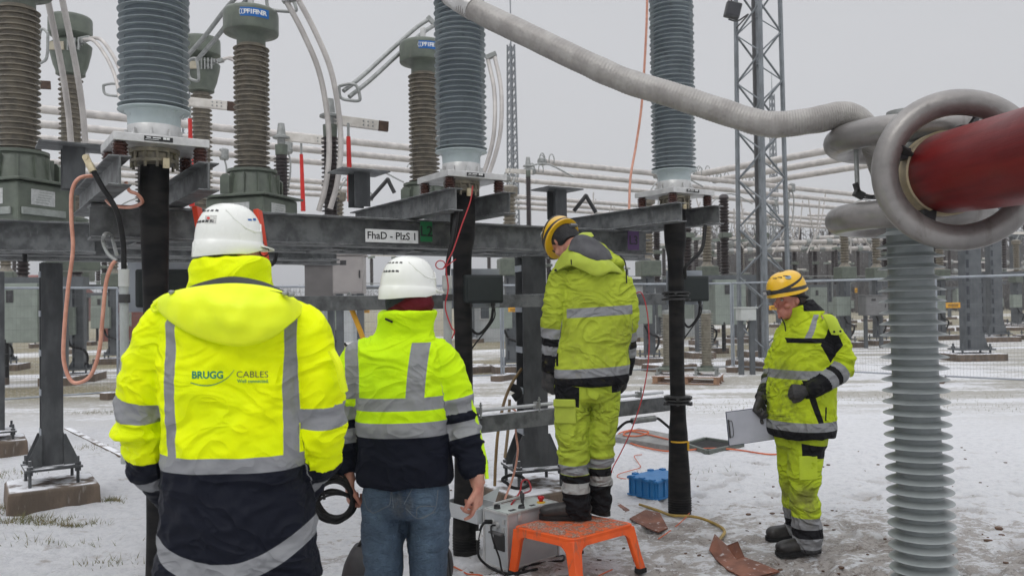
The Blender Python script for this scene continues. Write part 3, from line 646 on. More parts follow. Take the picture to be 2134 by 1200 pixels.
# CVT like posts with heads
V = [onpx(L2+NN*7.0, U, 150), onpx(L2+NN*7.0, U, 425)]
wh = ['behind the curved twin conductors at the far left', 'between the leftmost bushing and the drum-headed transformer']
for i, c in enumerate(V):
    c.z = 0; zt = P(150 if i == 0 else 425, 36 if i == 0 else 80, c.y).z
    t_ = thing('voltage_transformer', 'slim green voltage transformer with tapered head, '+wh[i], 'voltage transformer', c+Z*1.9, 0, 'slim green voltage transformers')
    k = zt-5.3
    core = MB(); sh = MB(); sheds(core, sh, c, 2.75, 4.55+k, .062, .11, .145, 28, droop=.006, th=.008, alt=.8)
    ins = core.build('porcelain', PORC, t_); sh.build('shed', PORC, ins)
    MB().lathe([(.13, 4.54+k), (.17, 4.56+k), (.17, 4.6+k), (.2, 4.68+k), (.24, 4.85+k), (.25, 4.93+k), (.2, 4.97+k), (.15, 5.0+k)], c, Z, 32).build('head_casing', GREEN, t_)
    MB().lathe([(.13, 4.99+k), (.17, 5.02+k), (.24, 5.05+k), (.255, 5.065+k), (.255, 5.25+k), (.25, 5.275+k), (.235, 5.293+k), (.2, 5.3+k), (0, 5.305+k)], c, Z, 40).build('drum_head', GREEN, t_)
    mb = MB(); mb.box(c+Vector((-.05, -.24, 4.86+k)), (.2, .03, .1)); mb.build('name_plate', mat('tan plate', (.4, .36, .27), None, 8, .5), t_, smooth=0)
    mb = MB()
    for j in range(4): mb.box(c+Vector((.16+.03*j, -.2, 4.86+k+.02*j)), (.05, .06, .05)); mb.lathe([(.012, 4.8+k), (.012, 4.95+k)], c+Vector((.1+.045*j, -.25, 0)), Z, 6)
    mb.build('terminal_clamp', CAST, t_, smooth=0)
    MB().lathe([(.25, 2.4), (.25, 2.44), (.2, 2.5), (.17, 2.7), (.2, 2.73), (.2, 2.76), (.14, 2.78)], c, Z, 28).build('base_casting', GREEN, t_)
    MB().box(c+Z*2.25, (.6, .5, .3), Matrix.Rotation(TH, 4, 'Z')).build('terminal_box', GREEN, t_, smooth=0, bevel=.02)
    MB().hbeam(c+Vector((-.32, 0, 0)), c+Z*2.1+Vector((-.32, 0, 0)), .14, .14, up=NN).build('column', GALVC, t_, smooth=0)
# twin conductors
def twin(name, pts, dp, r, m, label):
    t_ = thing(name, label, 'conductor', P(*pts[0]))
    for k in (0, 1): MB().tube(crv([P(q[0]+k*(q[3] if len(q) > 3 else dp[0]), q[1]+k*(q[4] if len(q) > 4 else dp[1]), q[2]) for q in pts], 8), r, 12).build('conductor', m, t_)
    a = P(*pts[0][:3]); b = P(pts[0][0]+dp[0], pts[0][1]+dp[1], pts[0][2]); MB().bar(a.lerp(b, -.3), a.lerp(b, 1.3), .07, .05).build('terminal_clamp', CAST, t_, smooth=0, bevel=.006)
    return t_
twin('twin_conductor', [(95, -20, 7.0), (112, 60, 7.1), (130, 150, 7.2), (143, 240, 7.3), (150, 330, 7.3)], (30, -2), .026, ALUP, 'pair of thick pale conductors curving down behind the leftmost bushing')
twin('twin_conductor', [(595, 0, 7.4), (632, 70, 7.5), (665, 150, 7.6), (682, 240, 7.7), (686, 320, 7.7), (678, 390, 7.7), (664, 440, 7.7)], (24, -5), .026, ALUP, 'pair of thick pale conductors arching down beside the white horizontal arm')
twin('twin_conductor', [(895, 40, 8.9), (868, 58, 8.8), (820, 100, 8.6), (760, 155, 8.3), (716, 190, 8.1)], (12, 12), .022, CAST, 'pair of grey conductors sloping from the half hidden transformer to the dark insulator')
twin('twin_conductor', [(510, -25, 7.6), (470, 20, 7.8), (430, 72, 8.1), (390, 118, 8.4)], (22, 6), .022, CAST, 'pair of grey conductors sloping down left of the drum-headed transformer')
twin('twin_conductor', [(1016, 120, 8.6), (1030, 190, 8.5), (1030, 270, 8.4), (1018, 330, 8.4), (996, 392, 8.4)], (14, -6), .022, ALUP, 'pair of pale conductors bowing out right of the middle bushing')
twin('twin_conductor', [(170, 83, 10.1), (196, 86, 10), (222, 120, 9.9), (240, 160, 9.8), (250, 205, 9.7)], (14, -3), .022, ALUP, 'pair of thin pale conductors falling from the far left transformer head')
twin('twin_conductor', [(455, 128, 11), (475, 122, 11), (497, 135, 11), (510, 165, 11)], (8, -2), .02, ALUP, 'short pair of pale conductors leaving the second slim transformer head')
def spacer(px, py, Y, w, h, label, fl=1):
    t_ = [P(px+fl*a*w, py+b*h, Y) for a, b in ((0, 0), (.5, -.15), (.85, 0), (1, .75), (.95, 1), (.6, 1), (.1, .8), (0, 0))]
    o = MB().tube(crv(t_, 5), .016, 8).build('corona_loop', CAST); tag(o, label, 'corona loop', 'metal corona loops')
spacer(706, 180, 8.1, 44, 30, 'triangular metal loop on top of the dark insulator with the white arm')
spacer(215, 178, 9.8, 38, 22, 'triangular metal loop left of the leftmost bushing')
spacer(392, 128, 8.6, 22, 40, 'triangular metal loop between the leftmost bushing and a slim transformer')
spacer(555, -2, 7.6, 62, 26, 'triangular metal loop at the top of the view beside the blue labelled drum')
spacer(100, 70, 9, 20, 60, 'tall metal loop at the far left beside the transformer head', -1)
# disconnector posts: dark ribbed insulator, white arm, red operating rod
def discon(px, pyt, pyb, Y, wpx, armpx, label, capm=GREEN, red=None, tip=True):
    c = P(px, pyb, Y); top = P(px, pyt, Y); r = wpx/2*Y/FPX
    t_ = thing('disconnector', label, 'disconnector', c, 0, 'disconnectors with white arms')
    o = Vector((c.x, c.y, 0)); core = MB(); sh = MB(); sheds(core, sh, o, c.z, top.z, .045, r*.68, r, 22, droop=.004, th=.008, alt=.85)
    ins = core.build('insulator', DARKI, t_); sh.build('shed', DARKI, ins)
    MB().lathe([(r*.75, top.z-.01), (r*.8, top.z+.12), (r*.5, top.z+.13)], o, Z, 18).build('cap', capm, t_)
    MB().lathe([(.05, top.z+.12), (.05, top.z+.2), (.11, top.z+.205), (.11, top.z+.225), (.06, top.z+.25), (.04, top.z+.4)], o, Z, 16).build('head_fitting', CAST, t_)
    x0, y0, x1, y1, h = armpx; a = P(x0, y0, Y); b = P(x1, y1, Y*1.02); hh = h*Y/FPX
    arm = MB().bar(a, b, .07, hh).build('arm', mat('off-white arm', (.66, .63, .58), (.55, .52, .47), 12, .45), t_, smooth=0, bevel=.004)
    mb = MB(); d = (b-a).normalized()
    for k in range(3):
        for j in (-1, 1): mb.lathe([(.01, 0), (.01, .006)], b-d*(.05+.05*k)-Vector((0, .037, 0))+Z*j*hh*.2, Vector((0, -1, 0)), 6)
    for j in (-1, 1): mb.lathe([(.016, 0), (.016, .008)], a.lerp(b, .12 if j < 0 else .14)-Vector((0, .037, 0))+Z*j*hh*.2, Vector((0, -1, 0)), 8)
    mb.build('bolt', CAST, arm, smooth=0)
    if tip: MB().bar(b, b+d*.11, .05, hh*1.05).build('contact', mat('tarnished contact', (.06, .035, .025), (.1, .06, .04), 20, .5, .3), arm, smooth=0, bevel=.004)
    if red:
        rx, ry0, ry1 = red; ta = P(rx, ry0, Y*.98); tb = P(rx+4, ry1, Y*.98)
        ro = MB().tube([ta, tb], [.022, .03], 12).build('red_rod', RED, t_); MB().tube([ta+Z*.14, ta-Z*.01], .014, 8).build('rod_end', CAST, t_)
discon(690, 285, 480, 8.6, 38, (688, 249, 788, 262, 20), 'dark disconnector post with long white arm pointing right, above the yellow stick', red=(726, 285, 420))
discon(588, 322, 480, 10.5, 33, (578, 284, 688, 295, 17), 'dark disconnector post with white arm between the two drum-headed transformers', red=(628, 322, 440), tip=False)
discon(300, 262, 480, 9.5, 34, (380, 211, 473, 221, 18), 'disconnector whose white arm shows right of the leftmost bushing', red=(396, 248, 430))
discon(30, 205, 480, 9.5, 30, (0, 172, 84, 177, 16), 'disconnector whose dark contact shows at the far left')
discon(1103, 368, 520, 17, 13, (1055, 356, 1108, 359, 9), 'thin dark disconnector post right of the middle bushing', tip=False)
# ------------------------------------------------------------------ high voltage test set on the right
CY = 3.95
ct0 = P(1894, 470, CY); ct1 = P(1925, 1200, CY); ax_ = (ct0-ct1).normalized(); cbse = ct1+ax_*(-ct1.z/ax_.z)
t_ = thing('insulator_column', 'pale grey column insulator with wide flat discs standing in the right foreground', 'insulator column', (cbse.x, cbse.y, 0))
Lc = (ct0-cbse).length+.06
core = MB(); core.lathe([(.102, .06), (.102, Lc)], cbse, ax_, 48); ins = core.build('core_tube', SILRC, t_)
mb = MB(); s_ = .12
while s_ < Lc-.05:
    mb.lathe([(.100, s_+.012), (.112, s_+.003), (.135, s_-.004), (.149, s_-.010), (.1505, s_-.012), (.149, s_-.0135), (.125, s_-.010), (.106, s_-.006), (.100, s_-.006)], cbse, ax_, 56, cap=False); s_ += .0535
mb.build('disc', SILR, ins)
mb = MB(); mb.lathe([(.2, -.01), (.2, .02), (.12, .03), (.115, .1)], cbse, ax_, 36); mb.build('base_flange', ALU, t_)
TORM = mat('dull spun aluminium', (0.29, 0.275, 0.262), (0.20, 0.19, 0.182), 5, 0.36, 0.6, 0.2, 45, dirt=((0.13, 0.11, 0.10), 0.58, 0.6))
def torus(c, axis, R, r, seg=72, rs=20):
    a, b = frame(Vector(axis), Vector((0.01, 0.02, 1)) if abs(Vector(axis).normalized().z) < .9 else Vector((0, 1, 0)))
    return MB().tube([c+(a*math.cos(2*math.pi*k/seg)+b*math.sin(2*math.pi*k/seg))*R for k in range(seg)], r, rs, close=True, up=Vector(axis))
tg = thing('corona_ring_stack', 'two stacked horizontal silver corona rings on top of the pale grey column insulator', 'corona rings', (ct0.x, ct0.y, 1.9))
for z_, tx in ((2.39, 0), (2.005, 0)):
    c = Vector((ct0.x, ct0.y, z_)); torus(c, (.02, .0, 1), .315, .066).build('corona_ring', TORM, tg)
    mb = MB()
    for k in range(3):
        an = k*2.09+.5; mb.bar(c, c+Vector((math.cos(an), math.sin(an), 0))*.3, .03, .008)
    mb.build('spoke', CAST, tg, smooth=0)
MB().lathe([(.06, 1.98), (.06, 2.5), (.09, 2.51), (.09, 2.53)], Vector((ct0.x, ct0.y, 0)), Z, 24).build('centre_post', CAST, tg)
RY = 3.42; rc_ = P(1996, 354, RY)
tr_ = thing('corona_ring', 'large upright silver ring round the end of the dark red tube', 'corona ring', rc_-Z*.35)
torus(rc_, (-.22, -1, 0.02), .286, .0545).build('ring', TORM, tr_)
mb = MB(); te = rc_+Vector((0, .1, 0))
for k in range(4):
    an = math.radians(65+90*k); d = Vector((math.cos(an), 0, math.sin(an))); mb.bar(te+d*.14, te+d*.265-Vector((0, .07, 0)), .045, .012); mb.box(te+d*.2, (.05, .05, .05))
    for j in (-1, 1): mb.lathe([(.008, -.02), (.008, .03)], te+d*.2+Vector((.012*j, 0, 0)), Vector((0, 1, 0)), 6)
mb.build('bracket', DARKST, tr_, smooth=0, bevel=.003)
tt = thing('red_tube', 'thick dark red fibreglass tube running out of view at the right edge', 'tube', (rc_.x, .8, rc_.z))
REDT = mat('dark red lacquered fibreglass', (0.15, 0.007, 0.007), (0.10, 0.004, 0.005), 3, 0.42, 0, 0.12, 25, stretch=(8, .6, 8), dirt=((.22, .025, .022), .6, .35), spec=.22)
MB().lathe([(.174, .0), (.175, .01), (.175, 2.6)], rc_+Vector((0, .08, 0)), Vector((0.01, -1, -.045)), 72).build('tube_body', REDT, tt)
MB().lathe([(.165, -.06), (.181, -.06), (.183, -.055), (.183, .012), (.1755, .016)], rc_+Vector((0, .085, 0)), Vector((0, -1, 0)), 72).build('end_flange', mat('yellowed resin', (.42, .34, .2), (.3, .24, .15), 12, .45), tt)
mb = MB(); mb.lathe([(.15, -.14), (.165, -.14), (.165, -.06)], rc_+Vector((0, .085, 0)), Vector((0, -1, 0)), 48); mb.lathe([(.18, -.15), (.18, -.135), (.1, -.134)], rc_+Vector((0, .085, 0)), Vector((0, -1, 0)), 48)
for k in range(16):
    an = k*math.pi/8; mb.lathe([(.01, -.16), (.01, -.1)], rc_+Vector((.170*math.cos(an), .085, .170*math.sin(an))), Vector((0, -1, 0)), 6)
mb.build('bolted_end_plate', CAST, tt)
# flexible duct
dp = [(880, -70, 4.75), (940, -12, 4.65), (1000, 26, 4.55), (1100, 74, 4.42), (1200, 122, 4.32), (1300, 167, 4.25), (1400, 198, 4.17), (1500, 231, 4.1), (1600, 259, 4.03), (1690, 252, 3.98), (1760, 240, 3.96), (1800, 262, 3.97), (1822, 310, 3.99), (1838, 370, 4.0), (1850, 420, 4.0)]
pts = crv([tuple(P(*q))+((.064 if i < 10 else (.064, .06, .055, .048, .042)[i-10]),) for i, q in enumerate(dp)], 46)
rr3 = random.Random(5)
td = thing('flexible_duct', 'thick ribbed silver flexible duct sagging across the top of the view', 'flexible duct', P(1500, 231, 4.1))
DUCT = mat('crinkled foil duct', (0.35, 0.335, 0.315), (0.27, 0.255, 0.24), 9, 0.45, 0.35, 0.3, 60, dirt=((.25, .23, .22), .62, .45))
wob = [noise.noise(Vector((i*.06, 2, 0)))*.0035 for i in range(len(pts))]
MB().tube([p[:3] for p in pts], [p[3]+wob[i]+(.0011 if i % 3 else -.0016) for i, p in enumerate(pts)], 32).build('duct', DUCT, td, smooth=60)
a = P(940, -12, 4.65); b_ = P(988, 18, 4.57); MB().tube([a, a.lerp(b_, .5), b_], [.068, .071, .069], 28).build('foil_tape_joint', mat('bright foil tape', (.68, .67, .66), (.5, .49, .48), 9, .35, .5, .4, 30), td)
MB().tube([P(1784, 312, 3.9), P(1787, 398, 3.9)], .011, 10).build('rod', CAST, td)
mb = MB(); q = P(1790, 405, 3.88); mb.box(q, (.05, .03, .035), Matrix.Rotation(.5, 4, 'Y')); mb.box(q+Vector((-.01, 0, .03)), (.02, .03, .05), Matrix.Rotation(-.3, 4, 'Y')); mb.build('black_clamp', DARKST, td, smooth=0, bevel=.004)
mb = MB()
for k in range(3): mb.tube(crv([P(1795, 402+k*5, 3.88), P(1815, 408+k*3, 3.9), P(1835, 404+k*5, 3.95)], 5), .004, 6)
mb.build('clamp_wire', DARKST, td)
# ------------------------------------------------------------------ orange step stool
ORP = mat('orange plastic', (0.78, 0.105, 0.008), (0.66, 0.08, 0.006), 7, 0.45, 0, 0.08, 60, dirt=((.22, .10, .06), .54, .65))
ZS = .285
cn = [PZ(1068, 1096, ZS), PZ(1194, 1124, ZS), PZ(1323, 1090, ZS)]; cn.append(cn[0]+cn[2]-cn[1])
sc_ = sum(cn, Vector())/4; SC = Vector((sc_.x, sc_.y, 0))
st = thing('step_stool', 'low orange plastic step stool with muddy top that a worker stands on', 'step stool', SC)
def rquad(z_, k, rad=.05, n=5):
    out = []
    for i in range(4):
        p = cn[i]; a = cn[i-1]; b = cn[(i+1) % 4]; c0 = sc_+(p-sc_)*k; e1 = (a-p).normalized(); e2 = (b-p).normalized()
        s0 = c0+e1*rad; s1 = c0+e2*rad
        for j in range(n+1):
            u = j/n; out.append(Vector(((1-u)**2*s0.x+2*u*(1-u)*c0.x+u*u*s1.x, (1-u)**2*s0.y+2*u*(1-u)*c0.y+u*u*s1.y, z_)))
    return out
mb = MB(); mb.ring_loft([rquad(ZS-.022, .93), rquad(ZS-.022, 1.0), rquad(ZS-.004, 1.0), rquad(ZS, .985)])
mb.build('top', ORP, st, smooth=30)
mt, t, b = newmat('mud and slush on plastic'); vec, x, y, z = coords(t)
n = noisex(t, vec, 26, 6, rough=.7); n2 = noisex(t, vec, 90, 3)
c = mixc(t, (.66, .12, .03), (.17, .09, .055), n.ss(.42, .56)); c = mixc(t, c, (.50, .40, .36), (n2*.5+n*.5).ss(.50, .58)*.8); t.links.new(c, b.inputs['Base Color']); b.inputs['Roughness'].default_value = .55; bumpn(t, b, n+n2*.5, .9, .01)
MB().ring_loft([rquad(ZS+.0015, .93, .04), rquad(ZS+.003, .9, .04)]).build('anti_slip_mat', mt, st, smooth=0)
for i in range(4):                     # skirt with an arch between the legs
    a = cn[i]; b_ = cn[(i+1) % 4]; d = b_-a; n_ = d.normalized().cross(Z); poly = []
    N_ = 20; top = []; bot = []
    for k in range(N_+1):
        u = .06+.88*k/N_; q = a+d*u; e = min(u, 1-u); dr = .05+.075*max(0, 1-(e-.06)/.15)**2
        top.append(q+Z*(-.012)); bot.append(q+Z*(-dr))
    mb = MB()
    for th in (0, ): 
        rings = [[top[k]-n_*.002, top[k]-n_*.014, bot[k]-n_*.006, bot[k]+n_*.006] for k in range(N_+1)]
    mb.ring_loft(rings).build('skirt', ORP, st, smooth=30)
feet = [PZ(1060, 1196), PZ(1205, 1243), PZ(1346, 1190)]; feet.append(feet[0]+feet[2]-feet[1])
for i in range(4):
    p = cn[i]; f = feet[i]; e1 = (cn[i-1]-p).normalized(); e2 = (cn[(i+1) % 4]-p).normalized(); g = sc_-p; g.z = 0; g.normalize()
    def L_(q, w, thk): 
        return [q, q+e1*w, q+e1*w+e2*thk, q+e1*thk*1.4+e2*thk*1.4, q+e2*w+e1*thk, q+e2*w]
    p2 = p+(e1+e2)*.002-Z*.015
    r = [L_(p2, .09, .03), L_(p2.lerp(f, .25), .062, .028), L_(p2.lerp(f, .6), .055, .027), L_(Vector((f.x, f.y, .022)), .05, .026)]
    lg = MB().ring_loft(r).build('leg', ORP, st, smooth=30, bevel=.004)
    MB().ring_loft([L_(Vector((f.x, f.y, .024))-(e1+e2)*.004, .058, .034), L_(Vector((f.x, f.y, -.005))-(e1+e2)*.005, .06, .036)]).build('rubber_foot', BLACKS, lg, smooth=0, bevel=.003)
# ------------------------------------------------------------------ aluminium test case
CASE = mat('case aluminium', (.52, .54, .55), (.45, .47, .485), 6, .38, .35, .06, 60, dirt=((.34, .35, .35), .62, .4)); PANEL = mat('pale panel', (.46, .50, .48), (.42, .46, .44), 8, .45)
k0 = PZ(1059, 1193); k1 = PZ(1163, 1160); k2 = PZ(1011, 1186); e1 = (k1-k0).normalized(); e2 = Vector((-e1.y, e1.x, 0)); LL = (k1-k0).length; WW = .215; H_ = .335
tc_ = thing('test_case', 'silver aluminium test instrument case with open lid and red emergency button', 'instrument case', k0+e1*LL/2+e2*WW/2)
Rk = Matrix.Rotation(math.atan2(e1.y, e1.x), 4, 'Z')
def kb(u, v, w, su, sv, sw): return (k0+e1*u+e2*v+Z*w, (su, sv, sw), Rk)
cb_ = MB().box(*kb(LL/2, WW/2, H_/2+.01, LL, WW, H_)).build('case_body', CASE, tc_, smooth=0, bevel=.004)
pn = MB().box(*kb(LL/2, WW/2, H_+.013, LL-.03, WW-.03, .006)).build('top_panel', PANEL, tc_, smooth=0)
mb = MB()
for u in (0, LL):
    for v in (0, WW): mb.box(*kb(u, v, H_/2+.01, .014, .014, H_+.006))
for v in (0, WW): mb.box(*kb(LL/2, v, H_+.01, LL+.012, .012, .014)); mb.box(*kb(LL/2, v, .012, LL+.012, .012, .014))
for u in (0, LL): mb.box(*kb(u, WW/2, H_+.01, .012, WW+.012, .014)); mb.box(*kb(u, WW/2, .012, .012, WW+.012, .014))
mb.build('edge_profile', ALU, tc_, smooth=0, bevel=.002)
for u in (.22, .75):
    mb = MB(); mb.box(*kb(LL*u, -.006, H_-.02, .03, .008, .04)); mb.box(*kb(LL*u, -.012, H_-.012, .018, .006, .02)); mb.tube([k0+e1*(LL*u-.008)+Z*(H_-.01)-e2*.014, k0+e1*(LL*u)+Z*(H_+.012)-e2*.012, k0+e1*(LL*u+.008)+Z*(H_-.01)-e2*.014], .002, 6); mb.build('latch', ALU, tc_, smooth=0, bevel=.001)
mb = MB(); mb.lathe([(.028, 0), (.028, .006), (.02, .008)], k0+e1*LL*.80+e2*.06+Z*(H_+.016), Z, 20); mb.build('button_base', mat('yellow plastic', (.75, .45, .02), None, 8, .4), tc_)
MB().lathe([(.012, .006), (.014, .02), (.021, .024), (.022, .036), (.018, .041), (0, .042)], k0+e1*LL*.80+e2*.06+Z*(H_+.016), Z, 24).build('emergency_button', mat('red plastic', (.5, .01, .015), None, 8, .3), tc_)
mb = MB(); mb.lathe([(.022, 0), (.02, .012), (.0, .014)], k0+e1*LL*.38+e2*.05+Z*(H_+.016), Z, 20); mb.box(*kb(LL*.38, .05, H_+.032, .04, .008, .014)); mb.lathe([(.022, 0), (.02, .012), (.0, .014)], k0+e1*.05+e2*.15+Z*(H_+.016), Z, 20); mb.box(*kb(.05, .15, H_+.034, .012, .045, .016)); mb.build('knob', DARKST, tc_)
mb = MB()
for u, v in ((.52, .1), (.6, .15)): mb.lathe([(.006, 0), (.006, .03), (.009, .031), (.009, .07), (.005, .075)], k0+e1*LL*u+e2*v+Z*(H_+.016), Z, 12)
mb.build('plug', DARKST, tc_)
MB().tube([k0+e1*.02+e2*.15+Z*(H_+.05), k0+e1*LL*.7+e2*.17+Z*(H_+.05)], .007, 10).build('handle_bar', ALU, tc_)
mb = MB(); mb.box(*kb(LL*.2, .05, H_+.017, .05, .025, .004)); mb.box(*kb(LL*.6, .05, H_+.017, .04, .02, .003)); mb.build('display', DARKST, pn, smooth=0)
# end face with sockets, recess and cable
fc = lambda v, w: k0-e1*.003+e2*v+Z*w
mb = MB(); mb.box(*kb(-.003, .075, .17, .006, .10, .10)); mb.build('recessed_handle', mat('recess black', (.015, .015, .015), None, 5, .4), tc_, smooth=0, bevel=.002)
mb = MB(); mb.box(*kb(-.018, .085, .225, .035, .11, .012)); mb.build('handle_lip', mat('dark grey plastic', (.1, .1, .1), None, 5, .45), tc_, smooth=0, bevel=.003)
mb = MB()
for v, w, r in ((.13, .285, .014), (.09, .27, .017), (.15, .25, .012)): mb.lathe([(r*1.3, 0), (r*1.3, .004), (r, .006), (r, .016), (0, .016)], fc(v, w), -e1, 14)
for v, w in ((.03, .30), (.035, .25)): mb.box(*kb(-.004, v, w, .008, .02, .028))
mb.build('socket', ALU, tc_, smooth=30)
pc = fc(.13, .285)
mb = MB(); mb.tube(crv([pc-e1*.01, pc-e1*.05+Z*.01, pc-e1*.09-Z*.01, pc-e1*.12-Z*.08, pc-e1*.12-Z*.18, pc-e1*.06-Z*.25, k0-e1*.05+e2*.02+Z*.012, k0-e1*.0-e2*.06+Z*.012, k0+e1*.15-e2*.10+Z*.012], 8), .008, 10); mb.tube([pc-e1*.01, pc-e1*.06+Z*.01], .014, 10)
mb.tube(crv([fc(.09, .27), fc(.09, .27)-e1*.05, fc(.05, .2)-e1*.07, fc(.02, .1)-e1*.05, k0-e1*.06-e2*.03+Z*.01, k0-e2*.13+Z*.01-e1*.02], 6), .006, 8)
mb.build('plugged_cable', BLACKS, tc_)
mb = MB(); mb.box(pc-e1*.115-Z*.06, (.035, .012, .05), Rk); mb.build('cable_tag', WHITEP, tc_, smooth=0)
# tray sticking out on the left with upright lid
tb = k0+e2*(WW+.0)-e1*.05
tr = thing_tray = MB(); x0, x1, y0, y1, z0, z1 = -.04, .17, WW+.02, WW+.36, .255, .345
def kq(u, v, w): return k0+e1*u+e2*v+Z*w
mb = MB()
mb.box(*kb((x0+x1)/2, (y0+y1)/2, z0, x1-x0, y1-y0, .006))
for u in (x0, x1): mb.box(*kb(u, (y0+y1)/2, (z0+z1)/2, .006, y1-y0, z1-z0))
for v in (y0, y1): mb.box(*kb((x0+x1)/2, v, (z0+z1)/2, x1-x0, .006, z1-z0))
mb.build('side_tray', CASE, tc_, smooth=0, bevel=.002)
mb = MB(); mb.bar(kq(.02, y1-.02, .33), kq(.2, y0-.02, .33), .006, .002)
lb = [P(978, 1062, 5.3), P(1028, 1058, 5.35), P(1042, 1015, 5.5), P(998, 1040, 5.45)]
MB().ring_loft([[q for q in lb], [q+Vector((.0, .012, .004)) for q in lb]]).build('open_lid', mat('grey lid', (.33, .36, .36), (.3, .32, .32), 6, .45), tc_, smooth=0, bevel=.001)
text('frida', .085, mat('dark grey print', (.06, .065, .07), None, 5, .5), k0+e1*LL*.50-e2*.0035+Z*.20, e1, Z, tc_, bold=.01)
wire('red_test_lead', [k0+e1*.17+e2*.15+Z*(H_+.02), P(1083, 1025, 5.4), P(1088, 1003, 5.45), P(1100, 1000, 5.5), P(1106, 1020, 5.45), k0+e1*LL*.55+e2*.12+Z*(H_+.08)], .006, REDW, 'red test lead arching up from the silver instrument case', 'cable')
wire('black_sling', [P(1070+24*math.cos(a)+(10 if a > 3 else 0), 1003-14*math.sin(a), 5.9+.05*math.sin(a)) for a in np.linspace(0, 6.28, 14)], .012, BLACKS, 'black strap loop lying on the base plate behind the instrument case', 'strap', 3, 8)
wire('copper_earth_cable', [P(1062, 848, 5.9), P(1076, 860, 5.85), P(1075, 900, 5.8), P(1079, 940, 5.8), P(1070, 990, 5.8), P(1052, 1040, 5.7)], .0075, COPPER, 'thin copper earth cable hanging from the lower rail', 'cable')
wire('brown_hose', [P(1087, 768, 6.6), P(1066, 800, 6.5), P(1050, 840, 6.4), P(1038, 900, 6.3), P(1033, 960, 6.3), P(1031, 1012, 6.3)], .012, mat('brown hose', (.22, .14, .05), (.16, .1, .04), 8, .5), 'brown hose hanging behind the lower rail beside the steel column', 'hose')
wire('brown_hose', [P(1062, 832, 6.5), P(1060, 880, 6.5), P(1055, 930, 6.5), P(1052, 953, 6.5)], .012, mat('tan hose', (.3, .22, .13), None, 8, .5), 'short tan strap end hanging behind the lower rail', 'strap')
o = MB().tube(crv([P(1066, 806, 6.45), P(1078, 812, 6.45), P(1080, 822, 6.45), P(1070, 830, 6.45)], 5), [.02]*3+[.035]*5+[.04]*5+[.03]*3 if False else .033, 10).build('cable_grip', BLACKS); tag(o, 'small black handle hanging on the brown hose', 'handle')
# ------------------------------------------------------------------ blue crate
BLU = mat('blue plastic', (.015, .17, .42), (.012, .14, .36), 5, .42, 0, .05, 30)
q0_ = PZ(1315, 1032); q1_ = PZ(1368, 1044); f1 = (q1_-q0_).normalized(); f2 = Vector((-f1.y, f1.x, 0)); A_ = .40; B_ = .32; q0_ = q1_-f1*.30; Hc = .145
Rb = Matrix.Rotation(math.atan2(f1.y, f1.x), 4, 'Z')
bc = thing('plastic_crate', 'blue plastic lidded crate on the snow beside the rightmost black cable', 'crate', q1_-f1*.15+f2*.2)
def bb(u, v, w, su, sv, sw): return (q0_+f1*u+f2*v+Z*w, (su, sv, sw), Rb)
MB().box(*bb(.15, .2, Hc/2, .30, .40, Hc)).build('body', BLU, bc, smooth=0, bevel=.008)
mb = MB()
for u in (.02, .075, .15, .225, .28): mb.box(*bb(u, -.004, .075, .01, .014, .13))
for v in (.02, .1, .2, .3, .38): mb.box(*bb(.304, v, .075, .014, .01, .13))
mb.box(*bb(.15, -.004, .148, .31, .02, .012)); mb.box(*bb(.304, .2, .148, .02, .41, .012)); mb.box(*bb(.15, -.004, .012, .31, .016, .014)); mb.box(*bb(.304, .2, .012, .016, .41, .014))
mb.build('rib', BLU, bc, smooth=0, bevel=.002)
mb = MB(); mb.box(*bb(.15, .2, Hc+.008, .32, .42, .016))
for u, v in ((.04, .0), (.15, .0), (.26, .0), (.31, .1), (.31, .3), (-.01, .1), (-.01, .3), (.04, .4), (.26, .4)): mb.box(*bb(u, v, Hc+.018, .045, .045, .02))
mb.build('lid', BLU, bc, smooth=0, bevel=.005)
# ------------------------------------------------------------------ manhole slab, pit, orange cables
CONG = mat('grey concrete', (.26, .26, .25), (.19, .19, .185), 9, .85, 0, .3, 50, dirt=((.14, .12, .1), .6, .4)); 
def slab(name, px, z0, z1, m, label, cat):
    ps = [PZ(*q) for q in px]; o = MB().ring_loft([[Vector((p.x, p.y, z0)) for p in ps], [Vector((p.x, p.y, z1)) for p in ps]]).build(name, m, smooth=0, bevel=.006); tag(o, label, cat); return o
slab('concrete_slab', [(1275, 920), (1395, 941), (1432, 922), (1330, 902)], 0.0, .065, CONG, 'grey concrete cover slab lying on the snow under orange cable', 'cover slab')
ps = [PZ(*q) for q in ((1428, 930), (1475, 946), (1548, 930), (1470, 918))]; pt = thing('cable_pit', 'open square cable pit with steel rim in the snow', 'cable pit', sum(ps, Vector())/4)
for i in range(4): MB().bar(ps[i]+Z*.012, ps[(i+1) % 4]+Z*.012, .04, .06).build('rim', mat('steel rim', (.13, .15, .13), (.09, .1, .09), 8, .6), pt, smooth=0)
MB().ring_loft([[p+Z*.012 for p in ps], [p+Z*.02 for p in ps]]).build('pit_shade_sheet', mat('painted pit shade', (.008, .008, .008), None, 5, .9), pt, smooth=0)  # flat black sheet stands in for the shade down in the pit
def gnd(pts, z_=.012): return [PZ(a, b)+Z*z_ for a, b in pts]
wire('orange_cable', gnd([(1318, 898), (1292, 905), (1290, 915), (1310, 925), (1345, 936), (1400, 944), (1470, 938), (1530, 940), (1600, 950), (1640, 948)], .02)[:], .009, ORC, 'orange cable snaking over the slab and past the open pit', 'cable', 10)
wire('orange_cable', [PZ(a, b, .08) for a, b in ((1300, 901), (1325, 896), (1352, 900), (1330, 908), (1300, 906), (1312, 898), (1350, 905), (1392, 915))], .009, ORC, 'orange cable curled on top of the concrete cover slab', 'cable', 10)
